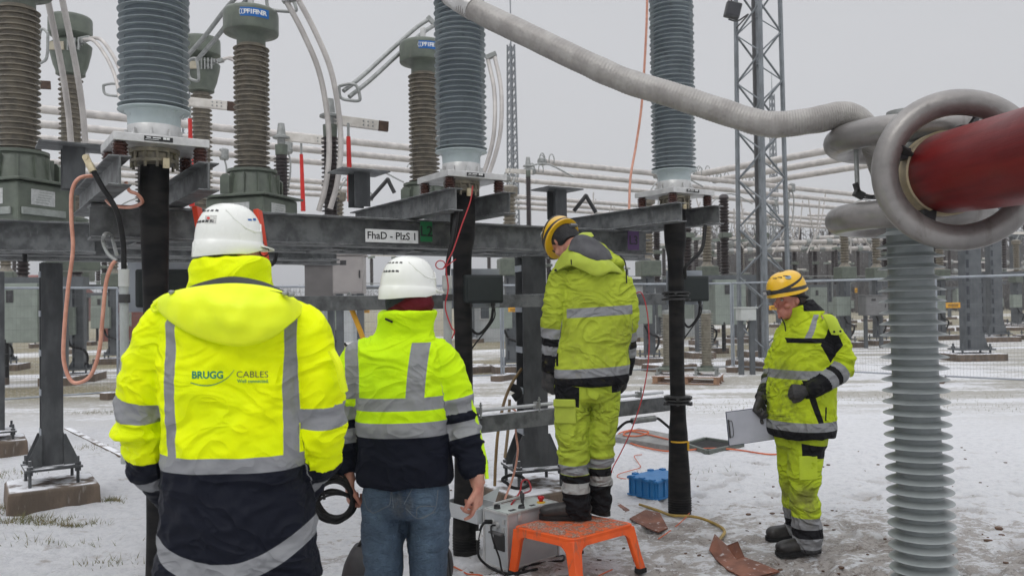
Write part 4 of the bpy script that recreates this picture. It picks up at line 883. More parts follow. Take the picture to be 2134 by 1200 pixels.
wire('orange_string', gnd([(1338, 949), (1322, 952), (1330, 966), (1334, 976), (1312, 983), (1290, 990), (1288, 997), (1312, 1001)]), .004, ORC, 'thin orange string curling on the snow in front of the slab', 'string')
wire('orange_string', gnd([(1440, 1068), (1425, 1085), (1408, 1100)]), .004, ORC, 'short straight orange string on the snow near the cable foot', 'string')
wire('orange_string', gnd([(1398, 1108), (1372, 1126)]), .004, ORC, 'short orange string on the snow right of the orange stool', 'string')
wire('orange_string', gnd([(1276, 1190), (1250, 1202), (1235, 1215)]), .004, ORC, 'orange string under the orange stool at the bottom edge', 'string')
wire('yellow_hose', gnd([(1333, 1054), (1370, 1066), (1400, 1077), (1440, 1079), (1470, 1086), (1500, 1100), (1510, 1112), (1500, 1128), (1498, 1140)], .013), .011, mat('ochre hose', (.38, .25, .05), (.25, .17, .04), 14, .5), 'ochre yellow hose lying on the snow from the cable foot to the brown strip', 'hose', 8)
wire('black_cable', gnd([(1160, 1163), (1175, 1160), (1172, 1170), (1150, 1172), (1100, 1180), (1090, 1190)], .008), .007, BLACKS, 'black cable lying on the snow beside the silver instrument case', 'cable')
# brown cardboard strips
CARD = mat('wet brown board', (.22, .085, .05), (.13, .05, .03), 7, .65, 0, .2, 30, dirt=((.6, .58, .58), .58, .7))
def strip(rows, label):
    mb = MB(); n = len(rows[0])
    vs = [[PZ(a, b, 0)+Z*(h) for a, b, h in r] for r in rows]
    rings = [[p for p in r]+[p-Z*.008 for p in r[::-1]] for r in vs]
    o = mb.ring_loft(rings).build('cardboard_strip', CARD, smooth=20); tag(o, label, 'cardboard', 'torn brown boards on the snow'); o['kind'] = 'thing' if False else ''
    del o['kind']; return o
strip([[(1312, 1082, .01), (1345, 1078, .06), (1375, 1076, .03)], [(1330, 1092, .01), (1358, 1090, .02), (1384, 1090, .02)], [(1360, 1106, .01), (1372, 1110, .01), (1392, 1102, .01)]], 'crumpled brown board half covered in snow near the orange stool')
strip([[(1478, 1150, .02), (1490, 1140, .09), (1515, 1142, .02), (1538, 1160, .10)], [(1490, 1165, .01), (1510, 1168, .02), (1535, 1172, .02), (1552, 1170, .03)], [(1515, 1188, .01), (1535, 1190, .015), (1560, 1188, .02), (1580, 1180, .03)], [(1550, 1206, .01), (1575, 1208, .02), (1600, 1204, .02), (1625, 1196, .02)]], 'long torn brown board lying on the snow at the bottom right of the stool')
strip([[(1282, 1052, .01), (1290, 1050, .01)], [(1306, 1068, .01), (1312, 1064, .01)]], 'narrow dark splinter on the snow right of the standing boots')
# ------------------------------------------------------------------ pallet with spare insulators
WOOD = mat('pallet wood', (.34, .2, .12), (.24, .14, .09), 6, .8, 0, .3, 40, stretch=(1, 6, 1), snow=True)
pa = PZ(1358, 800); pb = PZ(1500, 803); g1 = (pb-pa).normalized(); g2 = Vector((-g1.y, g1.x, 0)); Rp = Matrix.Rotation(math.atan2(g1.y, g1.x), 4, 'Z'); LP = (pb-pa).length
pt = thing('wooden_pallet', 'snow dusted wooden pallet carrying two ribbed insulators', 'pallet', pa+g1*LP/2+g2*.4)
for k in range(5): MB().box(pa+g1*LP/2+g2*(.06+k*.18)+Z*.145, (LP, .12, .022), Rp).build('deck_board', WOOD, pt, smooth=0)
for u in (.05, .5, .95):
    for v in (.06, .42, .78): MB().box(pa+g1*LP*u+g2*v+Z*.08, (.1, .1, .1), Rp).build('block', WOOD, pt, smooth=0)
for v in (.06, .42, .78): MB().box(pa+g1*LP/2+g2*v+Z*.018, (LP, .1, .022), Rp).build('runner', WOOD, pt, smooth=0)
for px, lab in ((1473, 'standing ribbed grey-brown insulator with green foot on the right of the wooden pallet'), (1393, 'ribbed insulator with green foot on the pallet, mostly behind the rightmost black cable')):
    c = onpx(pa+g2*.42, g1, px); s_ = c.y/FPX; base = .157
    t_ = thing('spare_insulator', lab, 'insulator', (c.x, c.y, base), 0, 'spare insulators on the pallet'); o = Vector((c.x, c.y, 0))
    ztop = P(px, 646, c.y).z; zb = P(px, 762, c.y).z; core = MB(); sh = MB(); sheds(core, sh, o, zb, ztop-.06, .052, 13*s_*.75, 13*s_*1.1, 24, droop=.003, th=.012)
    ins = core.build('insulator_tube', mat('grey brown porcelain', (.30, .28, .22), (.2, .18, .14), 10, .5), t_); sh.build('shed', mat('grey brown porcelain', (0, 0, 0)), ins)
    MB().lathe([(.10, ztop-.08), (.10, ztop-.01), (.06, ztop)], o, Z, 20).build('cap', CAST, t_)
    MB().lathe([(.22, base+.09), (.22, base+.12), (.16, base+.15), (.13, zb-.05), (.12, zb+.01)], o, Z, 24).build('foot', GREEN, t_)
    for sx in (-1, 1):
        for sy in (-1, 1): MB().lathe([(.05, base+.001), (.05, base+.03), (.02, base+.03), (.02, base+.12), (.035, base+.125), (.035, base+.15)], o+g1*sx*.19+g2*sy*.19, Z, 12).build('foot_bolt', CAST, t_)
# ------------------------------------------------------------------ ladder behind the parka
LOR = mat('orange red fibreglass', (.72, .055, .015), (.6, .045, .012), 6, .4)
la, lb_ = P(410, 432, 4.35), P(537, 438, 4.35+.0); fo = (PZ(560, 1300), PZ(662, 1300)); 
tl = thing('ladder', 'orange-red ladder leaning on the steel beam behind the man in the bright yellow parka', 'ladder', (fo[0]+fo[1])/2)
for a, b in ((la, fo[0]), (lb_, fo[1])):
    r_ = MB().bar(a, b, .028, .075, up=Vector((0, 1, 0))).build('rail', LOR, tl, smooth=0, bevel=.004)
    MB().bar(b, b+(a-b).normalized()*.06, .04, .09, up=Vector((0, 1, 0))).build('rubber_foot', BLACKS, r_, smooth=0)
for k in range(1, 8): MB().bar(la.lerp(fo[0], k/8), lb_.lerp(fo[1], k/8), .03, .03).build('rung', ALU, tl, smooth=0, bevel=.003)
# ------------------------------------------------------------------ black bags by the jeans
def bagm(base, w, d, h, lean, name, label, m):
    rings = []
    for u in np.linspace(0, 1, 12):
        k = (math.sin(math.pi*min(1, .12+u*.80)))**.45; rings.append([base+Vector((lean*u*h, 0, u*h))+Vector((w/2*k*abs(math.cos(a))**.6*(1 if math.cos(a) > 0 else -1), d/2*k*abs(math.sin(a))**.6*(1 if math.sin(a) > 0 else -1), 0))*(1+.03*noise.noise(Vector((a*2, u*6, 3)))) for a in np.linspace(0, 2*math.pi, 21)[:-1]])
    t_ = thing(name, label, 'bag', base); MB().ring_loft(rings).build('bag_body', m, t_)
    MB().tube(crv([base+Vector((lean*h-w*.2, -.02, h*.93)), base+Vector((lean*h, -.03, h*1.12)), base+Vector((lean*h+w*.2, -.02, h*.93))], 6), .009, 8).build('handle', BLACKS, t_)
    MB().box(base+Vector((lean*h*.4, -d/2, h*.4)), (w*.6, .02, h*.4)).build('pocket', m, t_, smooth=0, bevel=.008)
NYL = mat('black nylon', (.014, .014, .016), (.02, .02, .022), 12, .6, 0, .2, 40)
q = PZ(750, 1262, 0); bagm(q, .22, .2, .33, .1, 'tool_bag', 'black tool bag on the snow left of the blue jeans', NYL)
q = PZ(916, 1215, 0); bagm(q, .17, .14, .22, -.02, 'tool_bag', 'small rounded black bag on the snow right of the blue jeans', mat('worn black vinyl', (.03, .031, .034), (.045, .045, .048), 10, .5))
wire('copper_earth_cable', gnd([(940, 1180), (960, 1190), (975, 1198), (1000, 1200), (1010, 1206)], .008), .005, ORC, 'thin orange lead on the snow below the silver instrument case', 'cable')
wire('black_cable', [P(922, 1128, 4.5), P(925, 1112, 4.5), P(918, 1096, 4.5), P(926, 1080, 4.5), P(930, 1120, 4.5), P(936, 1170, 4.6), P(939, 1200, 4.6)], .006, BLACKS, 'thin black cable standing up from the small bag right of the jeans', 'cable')
# ------------------------------------------------------------------ people: cloth and body are lofts fused by a voxel remesh
def remesh(mb, voxel, smooth=6):
    me = bpy.data.meshes.new('tmp'); me.from_pydata([tuple(v) for v in mb.v], [], mb.f); me.update()
    bm = bmesh.new(); bm.from_mesh(me); bmesh.ops.recalc_face_normals(bm, faces=bm.faces); bm.to_mesh(me); bm.free()
    o = bpy.data.objects.new('tmp', me); COL.objects.link(o)
    m = o.modifiers.new('r', 'REMESH'); m.mode = 'VOXEL'; m.voxel_size = voxel
    s = o.modifiers.new('s', 'SMOOTH'); s.factor = .5; s.iterations = smooth
    dg = bpy.context.evaluated_depsgraph_get(); dg.update(); em = bpy.data.meshes.new_from_object(o.evaluated_get(dg))
    n = len(em.vertices); v = np.empty(n*3, np.float32); em.vertices.foreach_get('co', v); v = v.reshape(-1, 3).astype(float)
    nn = np.empty(n*3, np.float32); em.vertices.foreach_get('normal', nn); nn = nn.reshape(-1, 3).astype(float)
    f = [tuple(p.vertices) for p in em.polygons]; bpy.data.objects.remove(o); return v, nn, f
def loft(mb, path, rad, side=None, seg=28, p=2.0, n=6):
    """path: points, rad: (rx, ry) per point; side: fixed sideways vector for trunks. returns smooth axis and radii"""
    data = crv([tuple(a)+tuple(b) for a, b in zip(path, rad)], n); rings = []; pn = None
    for i, d in enumerate(data):
        c = Vector(d[:3]); rx, ry = max(d[3], .003), max(d[4], .003)
        t = Vector(data[min(i+1, len(data)-1)][:3])-Vector(data[max(i-1, 0)][:3]); t.normalize()
        if side is not None:
            s_ = Vector(side).normalized(); f_ = Z.cross(s_)
            if abs(t.z) < .95: s_ = (s_-t*s_.dot(t)).normalized(); f_ = t.cross(s_).normalized()
        else:
            if pn is None: s_, f_ = frame(t, Vector((0, 1, 0.01)))
            else: s_ = (pn-t*pn.dot(t)).normalized()
            pn = s_; f_ = s_.cross(t).normalized()
        ring = []
        for q in range(seg):
            a = 2*math.pi*q/seg; ca, sa = math.cos(a), math.sin(a)
            ring.append(c+s_*rx*math.copysign(abs(ca)**(2/p), ca)+f_*ry*math.copysign(abs(sa)**(2/p), sa))
        rings.append(ring)
    mb.ring_loft(rings)
    return np.array([d[:3] for d in data]), np.array([(d[3]+d[4])/2 for d in data])
def nearest(v, ax, rad):
    best = np.full(len(v), 1e9); tt = np.zeros(len(v)); L = 0
    for i in range(len(ax)-1):
        a, b = ax[i], ax[i+1]; ab = b-a; l = np.linalg.norm(ab)
        if l < 1e-6: continue
        k = np.clip(((v-a)@ab)/(l*l), 0, 1); d = np.linalg.norm(v-(a+k[:, None]*ab), axis=1)/(rad[i]*(1-k)+rad[i+1]*k)
        m = d < best; best[m] = d[m]; tt[m] = L+k[m]*l; L += l
    return best, tt, L
def garment(name, mat_, parent, lofts, voxel=.008, smooth=5, fold=.008, seed=0, extra=None, elbows=(), freq=1.0, vfold=0.0, cuts=()):
    mb = MB(); axs = []
    for l in lofts: axs.append(loft(mb, **l))
    if extra: extra(mb)
    v, nr, f = remesh(mb, voxel, smooth)
    ds = []; ts = []; Ls = []
    for ax, rd in axs: d, t_, L = nearest(v, ax, rd); ds.append(d); ts.append(t_); Ls.append(L)
    ds = np.array(ds); lid = ds.argmin(0); tt = np.array(ts)[lid, np.arange(len(v))]
    amp = np.zeros(len(v)); sd = Vector((seed*3.1, seed*1.7, seed*.9))
    for i in range(len(v)):
        p = Vector(v[i]); L = lid[i]
        if L == 0 and not elbows_all(elbows, 0):
            a = noise.noise(Vector((p.x*5*freq+p.z*2.5, p.y*5, p.z*6.5*freq))+sd); b = noise.noise(Vector((p.x*13-p.z*9, p.y*9, p.z*15+p.x*6))*freq+sd)
            w = (1-abs(a)*2.4)*.6+(1-abs(b)*2.2)*.32
            if vfold: w += vfold*(1-abs(noise.noise(Vector((p.x*12, p.y*9, p.z*1.6))+sd))*2.6)
            amp[i] = w*fold
        else:
            ea = .45
            for (li, te, wd, st_) in elbows:
                if li == L: ea += st_*math.exp(-((tt[i]-te)/wd)**2)
            a = noise.noise(Vector((p.x*4.5, p.y*4.5, tt[i]*17*freq))+sd*(1+L)); b = noise.noise(Vector((p.x*9, p.y*9, tt[i]*34*freq+p.x*8))+sd*(2+L))
            amp[i] = ((1-abs(a)*2.6)*.75+(1-abs(b)*2.2)*.3)*fold*ea
    v2 = v+nr*(amp-amp.mean())[:, None]
    inv = wm(parent).inverted(); o3 = np.array(inv.to_translation()); v2 = v2+o3
    me = bpy.data.meshes.new(name); me.from_pydata([tuple(q) for q in v2], [], f); me.update()
    me.polygons.foreach_set('use_smooth', [True]*len(me.polygons))
    for nm, arr in (('lid', lid.astype(np.float32)), ('lt', tt.astype(np.float32))):
        a = me.attributes.new(nm, 'FLOAT', 'POINT'); a.data.foreach_set('value', arr)
    o = bpy.data.objects.new(name, me); COL.objects.link(o); o.parent = parent; me.materials.append(mat_)
    KID.setdefault(parent.name, []).append(o); WM[o.name] = wm(parent); return o
def elbows_all(e, k): return any(q[0] == k for q in e)
def attr(t, name):
    n = t.nodes.new('ShaderNodeAttribute'); n.attribute_name = name; return X(t, n.outputs['Fac'])
def cloth(name, base, zones, rough=.6, dirt=None, base2=None, bump=.25, grain=500):
    """zones(t, x, y, z, lid, lt) -> list of (mask, colour, roughness)"""
    m, t, b = newmat(name); vec, x, y, z = coords(t); lid = attr(t, 'lid'); lt = attr(t, 'lt')
    n1 = noisex(t, vec, 5, 5); n2 = noisex(t, vec, 22, 5, rough=.7); n3 = noisex(t, vec, grain, 2)
    col = mixc(t, base, base2 or tuple(q*.86 for q in base), n1.ss(.35, .68)); r = n1*0+rough
    if dirt: col = mixc(t, col, dirt[0], (n1*.5+n2*.6).ss(dirt[1], dirt[1]+.14)*dirt[2])
    for q in zones(t, x, y, z, lid, lt):
        col = mixc(t, col, q[1], q[0])
    if dirt and len(dirt) > 3: col = mixc(t, col, dirt[0], dirt[3](x, y, z, n1, n2))
    t.links.new(col, b.inputs['Base Color']); t.links.new(r.k, b.inputs['Roughness'])
    b.inputs['Specular IOR Level'].default_value = .12
    rid = lambda q: ((q*2.0-1.0).abs()*-1.0+1.0)
    w1 = rid(noisex(t, vec, 4.2, 2, (1, 1, 1.6), rough=.4, dist=1.4)); w2 = rid(noisex(t, vec, 11, 2, (1, 1, 1.3), rough=.4, dist=1.0))
    bumpn(t, b, w1*w1*w1*1.0+w2*w2*.14+n2*.06+n3*.01, min(1, bump*2.2), .028); return m
SIL = (.245, .25, .26); SILD_ = (.26, .27, .285); NAVY = (.0065, .008, .015); BLK = (.009, .009, .011)
SKIN = mat('skin', (.50, .25, .18), (.42, .17, .12), 18, .5, 0, .1, 160)
HAIRM = mat('dark brown hair', (.035, .022, .015), (.06, .04, .028), 40, .6, 0, .6, 200, stretch=(1, 1, .2))
BOOTM = mat('black work boot leather', (.014, .013, .013), (.03, .027, .025), 14, .45, 0, .3, 60)
# -- head ------------------------------------------------------------
HEADR = [(0.0, .070, -.01, .022), (.012, .088, -.005, .036), (.03, .092, -.02, .048), (.05, .090, -.045, .056), (.08, .086, -.075, .063), (.11, .086, -.092, .068), (.13, .083, -.097, .071), (.155, .092, -.1, .074), (.19, .08, -.097, .074), (.22, .048, -.07, .055), (.236, .012, -.03, .02)]
def hm(pos, fwd, pitch=0, roll=0):
    f = Vector(fwd).normalized(); yaw = math.atan2(-f.x, f.y)
    return Matrix.Translation(pos) @ Matrix.Rotation(yaw, 4, 'Z') @ Matrix.Rotation(-pitch, 4, 'X') @ Matrix.Rotation(roll, 4, 'Y')
def head(mb, H, neck_to, nr=.056):
    data = crv(HEADR, 4); rings = []
    for z_, fy, by, hw in data:
        c = (fy+by)/2; r = (fy-by)/2
        rings.append([H @ Vector((hw*math.cos(a), c+r*math.sin(a), z_)) for a in np.linspace(0, 2*math.pi, 29)[:-1]])
    mb.ring_loft(rings)
    loft(mb, [H @ Vector(q) for q in ((0, .080, .136), (0, .097, .114), (0, .112, .097), (0, .094, .086))], [(.009, .010), (.011, .013), (.017, .015), (.013, .008)], side=(H.to_3x3() @ Vector((1, 0, 0))), n=3, seg=12)
    R = H.to_3x3()
    mb.ell(H @ Vector((0, .088, .060)), (.024, .012, .0055), R, 12); mb.ell(H @ Vector((0, .086, .050)), (.021, .012, .007), R, 12); mb.ell(H @ Vector((0, .088, .152)), (.05, .013, .009), R, 12); mb.ell(H @ Vector((0, .084, .018)), (.018, .014, .013), R, 12)
    for s in (-1, 1):
        mb.ell(H @ Vector((s*.045, .055, .09)), (.022, .025, .022), R, 12)
        mb.ell(H @ Vector((s*.074, -.008, .118)), (.009, .018, .031), R @ Matrix.Rotation(.2, 3, 'X'), 12)
    loft(mb, [H @ Vector((0, -.025, .07)), H @ Vector((0, -.03, .0)), Vector(neck_to)], [(nr, nr*1.05), (nr*.97, nr), (nr*1.15, nr*1.15)], side=(R @ Vector((1, 0, 0))), n=4)
def face_bits(H, parent, hair=True, glasses=False):
    R = H.to_3x3(); mb = MB()
    for s in (-1, 1): mb.ell(H @ Vector((s*.031, .079, .128)), (.012, .009, .008), R, 12)
    mb.build('eye', mat('eye', (.5, .48, .45), (.06, .04, .03), 90, .2), parent)
    mb = MB()
    for s in (-1, 1): mb.tube([H @ Vector((s*a, b, c)) for a, b, c in ((.014, .101, .146), (.03, .1, .151), (.048, .086, .146))], .004, 8)
    mb.build('eyebrow', HAIRM, parent)
    if hair:
        mb = MB(); data = crv([(.075, .02, -.085, .066), (.10, .01, -.102, .074), (.13, .02, -.105, .078), (.16, .06, -.106, .079), (.19, .085, -.103, .079), (.22, .055, -.075, .06), (.24, .01, -.03, .02)], 3)
        mb.ring_loft([[H @ Vector((hw*math.cos(a), (fy+by)/2+(fy-by)/2*math.sin(a), z_)) for a in np.linspace(0, 2*math.pi, 29)[:-1]] for z_, fy, by, hw in data])
        mb.build('hair', HAIRM, parent)
    if glasses:
        mb = MB()
        for s in (-1, 1):
            mb.tube([H @ Vector((s*(.034+.024*math.cos(q)), .104, .122+.017*math.sin(q))) for q in np.linspace(0, 5.9, 14)], .0022, 6); mb.tube([H @ Vector((s*.058, .102, .128)), H @ Vector((s*.077, .06, .13)), H @ Vector((s*.08, -.005, .128))], .0022, 6)
        mb.build('glasses', DARKST, parent)
# -- helmet ----------------------------------------------------------
WHT = mat('white helmet shell', (.80, .81, .76), (.74, .75, .70), 4, .28, 0, 0, coat=.3)
YELH = mat('yellow helmet shell', (.80, .47, .012), (.7, .4, .01), 6, .32, 0, 0, coat=.3, dirt=((.3, .2, .05), .64, .4))
def helmet(H, parent, kind='white', k0=1.0):
    """local frame: forward +Y, z=0 at chin level of the head"""
    Wd, Ln, Ht = (.100, .124, .128) if kind == 'white' else (.105, .132, .125)
    zc = .142; rings = []; Wd *= k0; Ln *= k0
    if kind != 'white': H = H @ Matrix.Translation((0, -.006, .034)) @ Matrix.Rotation(-.17, 4, 'X'); Ht *= 1.08
    def rim(a):                              # height of the lower rim by azimuth, a=0 front
        c = math.cos(a); return -.052+.040*max(0, c)**1.2+.012*abs(math.sin(a))**2 if kind == 'white' else -.018+.012*max(0, c)
    N_ = 72
    def pt(a, e, k=1.0, dz=0):
        ce = max(math.cos(e), 0)**.72; se = math.sin(e)**.92
        r = 1.0
        if kind == 'white':
            side_ = math.exp(-((abs(math.degrees(a))-78)/26)**2); r -= .035*side_*max(0, math.sin(2.2*e)) if e < 1.4 else 0     # side recess
            r += .012*max(0, math.cos(a*1)) * ce
        else: r += .018*max(0, math.cos(3*a))*ce*math.sin(2*e)
        return H @ Vector((Wd*math.sin(a)*ce*r*k, Ln*math.cos(a)*ce*r*k-.008, zc+Ht*se+dz))
    As = [(-math.pi+2*math.pi*q/N_) for q in range(N_)]
    # lower band
    if kind == 'white':
        for k, (u, kk) in enumerate(((1.0, 1.055), (.96, 1.065), (.5, 1.055), (.08, 1.045), (0, 1.02))): rings.append([pt(a, 0, kk, rim(a)*u) for a in As])
    else:
        for k, (u, kk) in enumerate(((1.0, 1.03), (.9, 1.04), (.3, 1.02), (0, 1.005))): rings.append([pt(a, 0, kk, rim(a)*u) for a in As])
    for e in np.linspace(.04, 1.5, 18): rings.append([pt(a, e) for a in As])
    inner = [[pt(a, e, .93, -.006) for a in As] for e in np.linspace(1.45, .0, 8)]+[[pt(a, 0, .955, rim(a)*.97) for a in As]]
    mb = MB(); mb.ring_loft(rings+inner, cap=True)
    h = mb.build('helmet', WHT if kind == 'white' else YELH, parent, smooth=50)
    if kind == 'white':                      # peak
        rings = []
        for q in range(25):
            a = -1.05+2.1*q/24; ex = .042*math.cos(a/1.05*math.pi/2)**.7+.002
            p0 = pt(a, 0, 1.03, rim(a)*.2); d = (H.to_3x3() @ Vector((math.sin(a)*.7, math.cos(a), -.25))).normalized(); up = (H.to_3x3() @ Z)
            rings.append([p0, p0+d*ex+up*.0, p0+d*ex-up*.004, p0-up*.006])
        MB().ring_loft(rings).build('peak', WHT, h, smooth=50)
        mb = MB()
        for e, aa in ((.78, (-.44, -.22, 0, .22, .44)), (.42, (-.36, -.18, 0, .18, .36))):
            for k in aa:
                a = math.pi+k-.15; p = pt(a, e, 1.0); p2 = pt(a, e+.07, 1.0); w_ = pt(a+.07, e+.01*abs(k)*4, 1.0)-pt(a-.07, e, 1.0)
                n_ = (p-H @ Vector((0, 0, zc))).normalized(); mb.ring_loft([[p-w_*.5+n_*.0008, p+w_*.5+n_*.0008, p2+w_*.42+n_*.0008, p2-w_*.42+n_*.0008], [p-w_*.5-n_*.004, p+w_*.5-n_*.004, p2+w_*.42-n_*.004, p2-w_*.42-n_*.004]])
        mb.build('vent_slot', mat('vent shadow', (.05, .05, .05), None, 5, .8), h, smooth=0)
        mb = MB()                            # moulded ridge along each side
        for s in (-1, 1): mb.tube([pt(s*a, e, 1.004) for a, e in ((2.2, .85), (1.9, .55), (1.55, .32), (1.2, .25), (.85, .28), (.55, .5))], .0035, 8)
        mb.build('moulded_ridge', WHT, h)
    else:
        bl = DARKST; mb = MB()
        for aa in ([(a, .10+.10*math.cos(a)) for a in np.linspace(-math.pi, math.pi, 41)], [(a, .42-.25*math.cos(a+.3)) for a in np.linspace(-math.pi, math.pi, 41)]):
            c_ = [pt(a, e, 1.012) for a, e in aa]; up = H.to_3x3() @ Z
            mb.ring_loft([[p+up*.012, p-up*.012, (p-H @ Vector((0, 0, zc)))*-.03+p-up*.012, (p-H @ Vector((0, 0, zc)))*-.03+p+up*.012] for p in c_])
        mb.build('headlamp_strap', bl, h)
        mb = MB(); p = pt(0.05, .22, 1.07); mb.box(p, (.055, .03, .032), H.to_3x3().to_4x4()); mb.build('headlamp', bl, h, smooth=0, bevel=.006)
        mb = MB(); mb.box(p+(H.to_3x3() @ Vector((0, .017, 0))), (.03, .004, .02), H.to_3x3().to_4x4()); mb.build('lamp_lens', mat('lens', (.5, .5, .52), None, 5, .1), h, smooth=0)
        for s, m_ in ((-1, None), (1, None)):
            p = pt(s*1.35, .82, 1.0); n_ = (p-H @ Vector((0, 0, zc-.02))).normalized(); mb = MB(); mb.lathe([(.019, -.004), (.019, .002)], p, n_, 20); q = mb.build('round_sticker', mat('sticker blue grey', (.32, .38, .42), None, 5, .5), h)
            MB().lathe([(.011, .001), (.011, .0032)], p, n_, 14).build('sticker_centre', mat('sticker dark', (.08, .13, .2), None, 5, .5), q)
        mb = MB()
        for s in (-1, 1):
            for k in (-.5, -.1, .3): p = pt(s*(.9+k), .95, 1.0); n_ = (p-H @ Vector((0, 0, zc))).normalized(); mb.box(p, (.028, .006, .004), n_.to_track_quat('Z', 'Y').to_matrix().to_4x4())
        mb.build('vent_slot', mat('vent shadow', (0, 0, 0)), h, smooth=0)
    return h
# -- hand, boot ------------------------------------------------------
def hand(mb, w, d, n, thumb, curl=(.5, .55, .6, .7), k=1.0, fat=0.0, spread=0.0):
    d = Vector(d).normalized(); n = Vector(n); n = (n-d*n.dot(d)).normalized(); s = d.cross(n)*thumb; w = Vector(w)
    loft(mb, [w-d*.05, w, w+d*.04*k, w+d*.088*k], [(.029+fat, .022+fat), (.029+fat, .02+fat), (.040*k+fat, .017+fat), (.043*k+fat, .014+fat)], side=s, n=3, seg=16, p=2.6)
    for i, (o_, L, r) in enumerate(((.032, .072, .0092), (.011, .080, .0094), (-.011, .075, .009), (-.031, .060, .0082))):
        p = w+d*(.083-.004*abs(i-1.2))*k+s*o_*k; a = curl[i]; pts = [p-d*.012, p]; dd = d+s*(.12-.09*i)*spread
        dd.normalize(); c = 0
        for sg, bend in ((.46, a), (.30, a*1.15), (.24, a*.8)):
            c += bend; q = dd*math.cos(c)+n*math.sin(c); p = p+q*L*k*sg; pts.append(p)
        rr_ = [r*k+fat, r*k+fat, r*.96*k+fat, r*.88*k+fat, r*.72*k+fat]
        loft(mb, pts, [(a_, a_) for a_ in rr_], n=3, seg=12); mb.ell(pts[-1], (rr_[-1]*1.05,)*3, None, 10)
    p = w+d*.022*k+s*.026*k; t1 = (d*.72+s*.55+n*.42).normalized(); t2 = (d*.9+s*.12+n*.42).normalized()
    loft(mb, [p-t1*.012, p+t1*.022*k, p+t1*.046*k, p+t1*.046*k+t2*.034*k], [(.015*k+fat, .014*k+fat), (.013*k+fat,)*2, (.0105*k+fat,)*2, (.0085*k+fat,)*2], n=3, seg=12); mb.ell(p+t1*.046*k+t2*.034*k, ((.0088*k+fat),)*3, None, 10)
def part_mesh(name, v, f, m, parent):
    inv = wm(parent).inverted(); o3 = np.array(inv.to_translation()); me = bpy.data.meshes.new(name); me.from_pydata([tuple(q) for q in v+o3], [], f); me.update()
    me.polygons.foreach_set('use_smooth', [True]*len(me.polygons)); o = bpy.data.objects.new(name, me); COL.objects.link(o); me.materials.append(m)
    o.parent = parent; KID.setdefault(parent.name, []).append(o); WM[o.name] = wm(parent); return o
def boot(parent, ankle, fwd, L=.30, z0=0.0, shaft=.16):
    f = Vector((fwd[0], fwd[1], 0)).normalized(); s = Vector((-f.y, f.x, 0)); a = Vector(ankle); heel = Vector((a.x, a.y, z0))-f*.075
    mb = MB()
    loft(mb, [heel+Z*.05+f*(-.004), heel+f*.03+Z*.06, heel+f*.10+Z*.068, heel+f*.17+Z*.058, heel+f*.24+Z*.052, heel+f*(L-.02)+Z*.046, heel+f*L+Z*.04], [(.024, .03), (.040, .048), (.040, .058), (.042, .046), (.05, .042), (.044, .034), (.02, .018)], side=s, n=4, p=2.4)
    loft(mb, [heel+f*.075+Z*.05, Vector((a.x, a.y, z0+.11)), Vector((a.x, a.y, z0+shaft))], [(.042, .052), (.046, .056), (.052, .062)], side=s, n=4)
    v, nr, fc_ = remesh(mb, .006, 4); o = part_mesh('boot', v, fc_, BOOTM, parent)
    mb = MB(); out = []
    for q in range(40):
        an = 2*math.pi*q/40; c, s_ = math.cos(an), math.sin(an); w_ = .046+.010*max(0, c)
        out.append((heel+f*(L/2)+f*(L/2+.008)*math.copysign(abs(c)**.8, c)+s*w_*math.copysign(abs(s_)**.7, s_)))
    mb.ring_loft([[p+Z*.002 for p in out], [p+Z*.03 for p in out]]); mb.build('sole', BLACKS, o, smooth=30)
    mb = MB()
    for k in range(4): q = heel+f*(.16-.02*k)+Z*(.108+.016*k); mb.tube([q-s*.022, q+Z*.005, q+s*.022], .003, 6)
    mb.build('lace', DARKST, o); return o
def sheet(name, top, bot, m, parent, thick=.012, nx=44, nv=14, bulge=.02, fold=.004, seed=1, roll=.0):
    """cloth panel between two picture curves; points are (px, py, Y)"""
    a = crv([tuple(P(*q)) for q in top], 8); b = crv([tuple(P(*q)) for q in bot], 8)
    def at(c, u): k = u*(len(c)-1); i = min(int(k), len(c)-2); return Vector(c[i]).lerp(Vector(c[i+1]), k-i)
    fr = []; bk = []
    for j in range(nv+1):
        v = j/nv; r1 = []; r2 = []
        for i in range(nx+1):
            u = i/nx; p = at(a, u).lerp(at(b, u), v); e = math.sin(math.pi*v)**.7*math.sin(math.pi*u)**.4
            w = noise.noise(Vector((p.x*7+p.z*5+seed, p.z*16, seed)))+.5*noise.noise(Vector((p.x*24+seed, p.z*18, 0)))
            q = p+Vector((0, -bulge*e+fold*w*(.3+e), 0)); r1.append(q); r2.append(q+Vector((0, thick*(.35+e), 0)))
        fr.append(r1); bk.append(r2)
    mb = MB(); rings = [r1+r2[::-1] for r1, r2 in zip(fr, bk)]; return mb.ring_loft(rings).build(name, m, parent, smooth=60)
def J(px, py, Y): return P(px, py, Y)
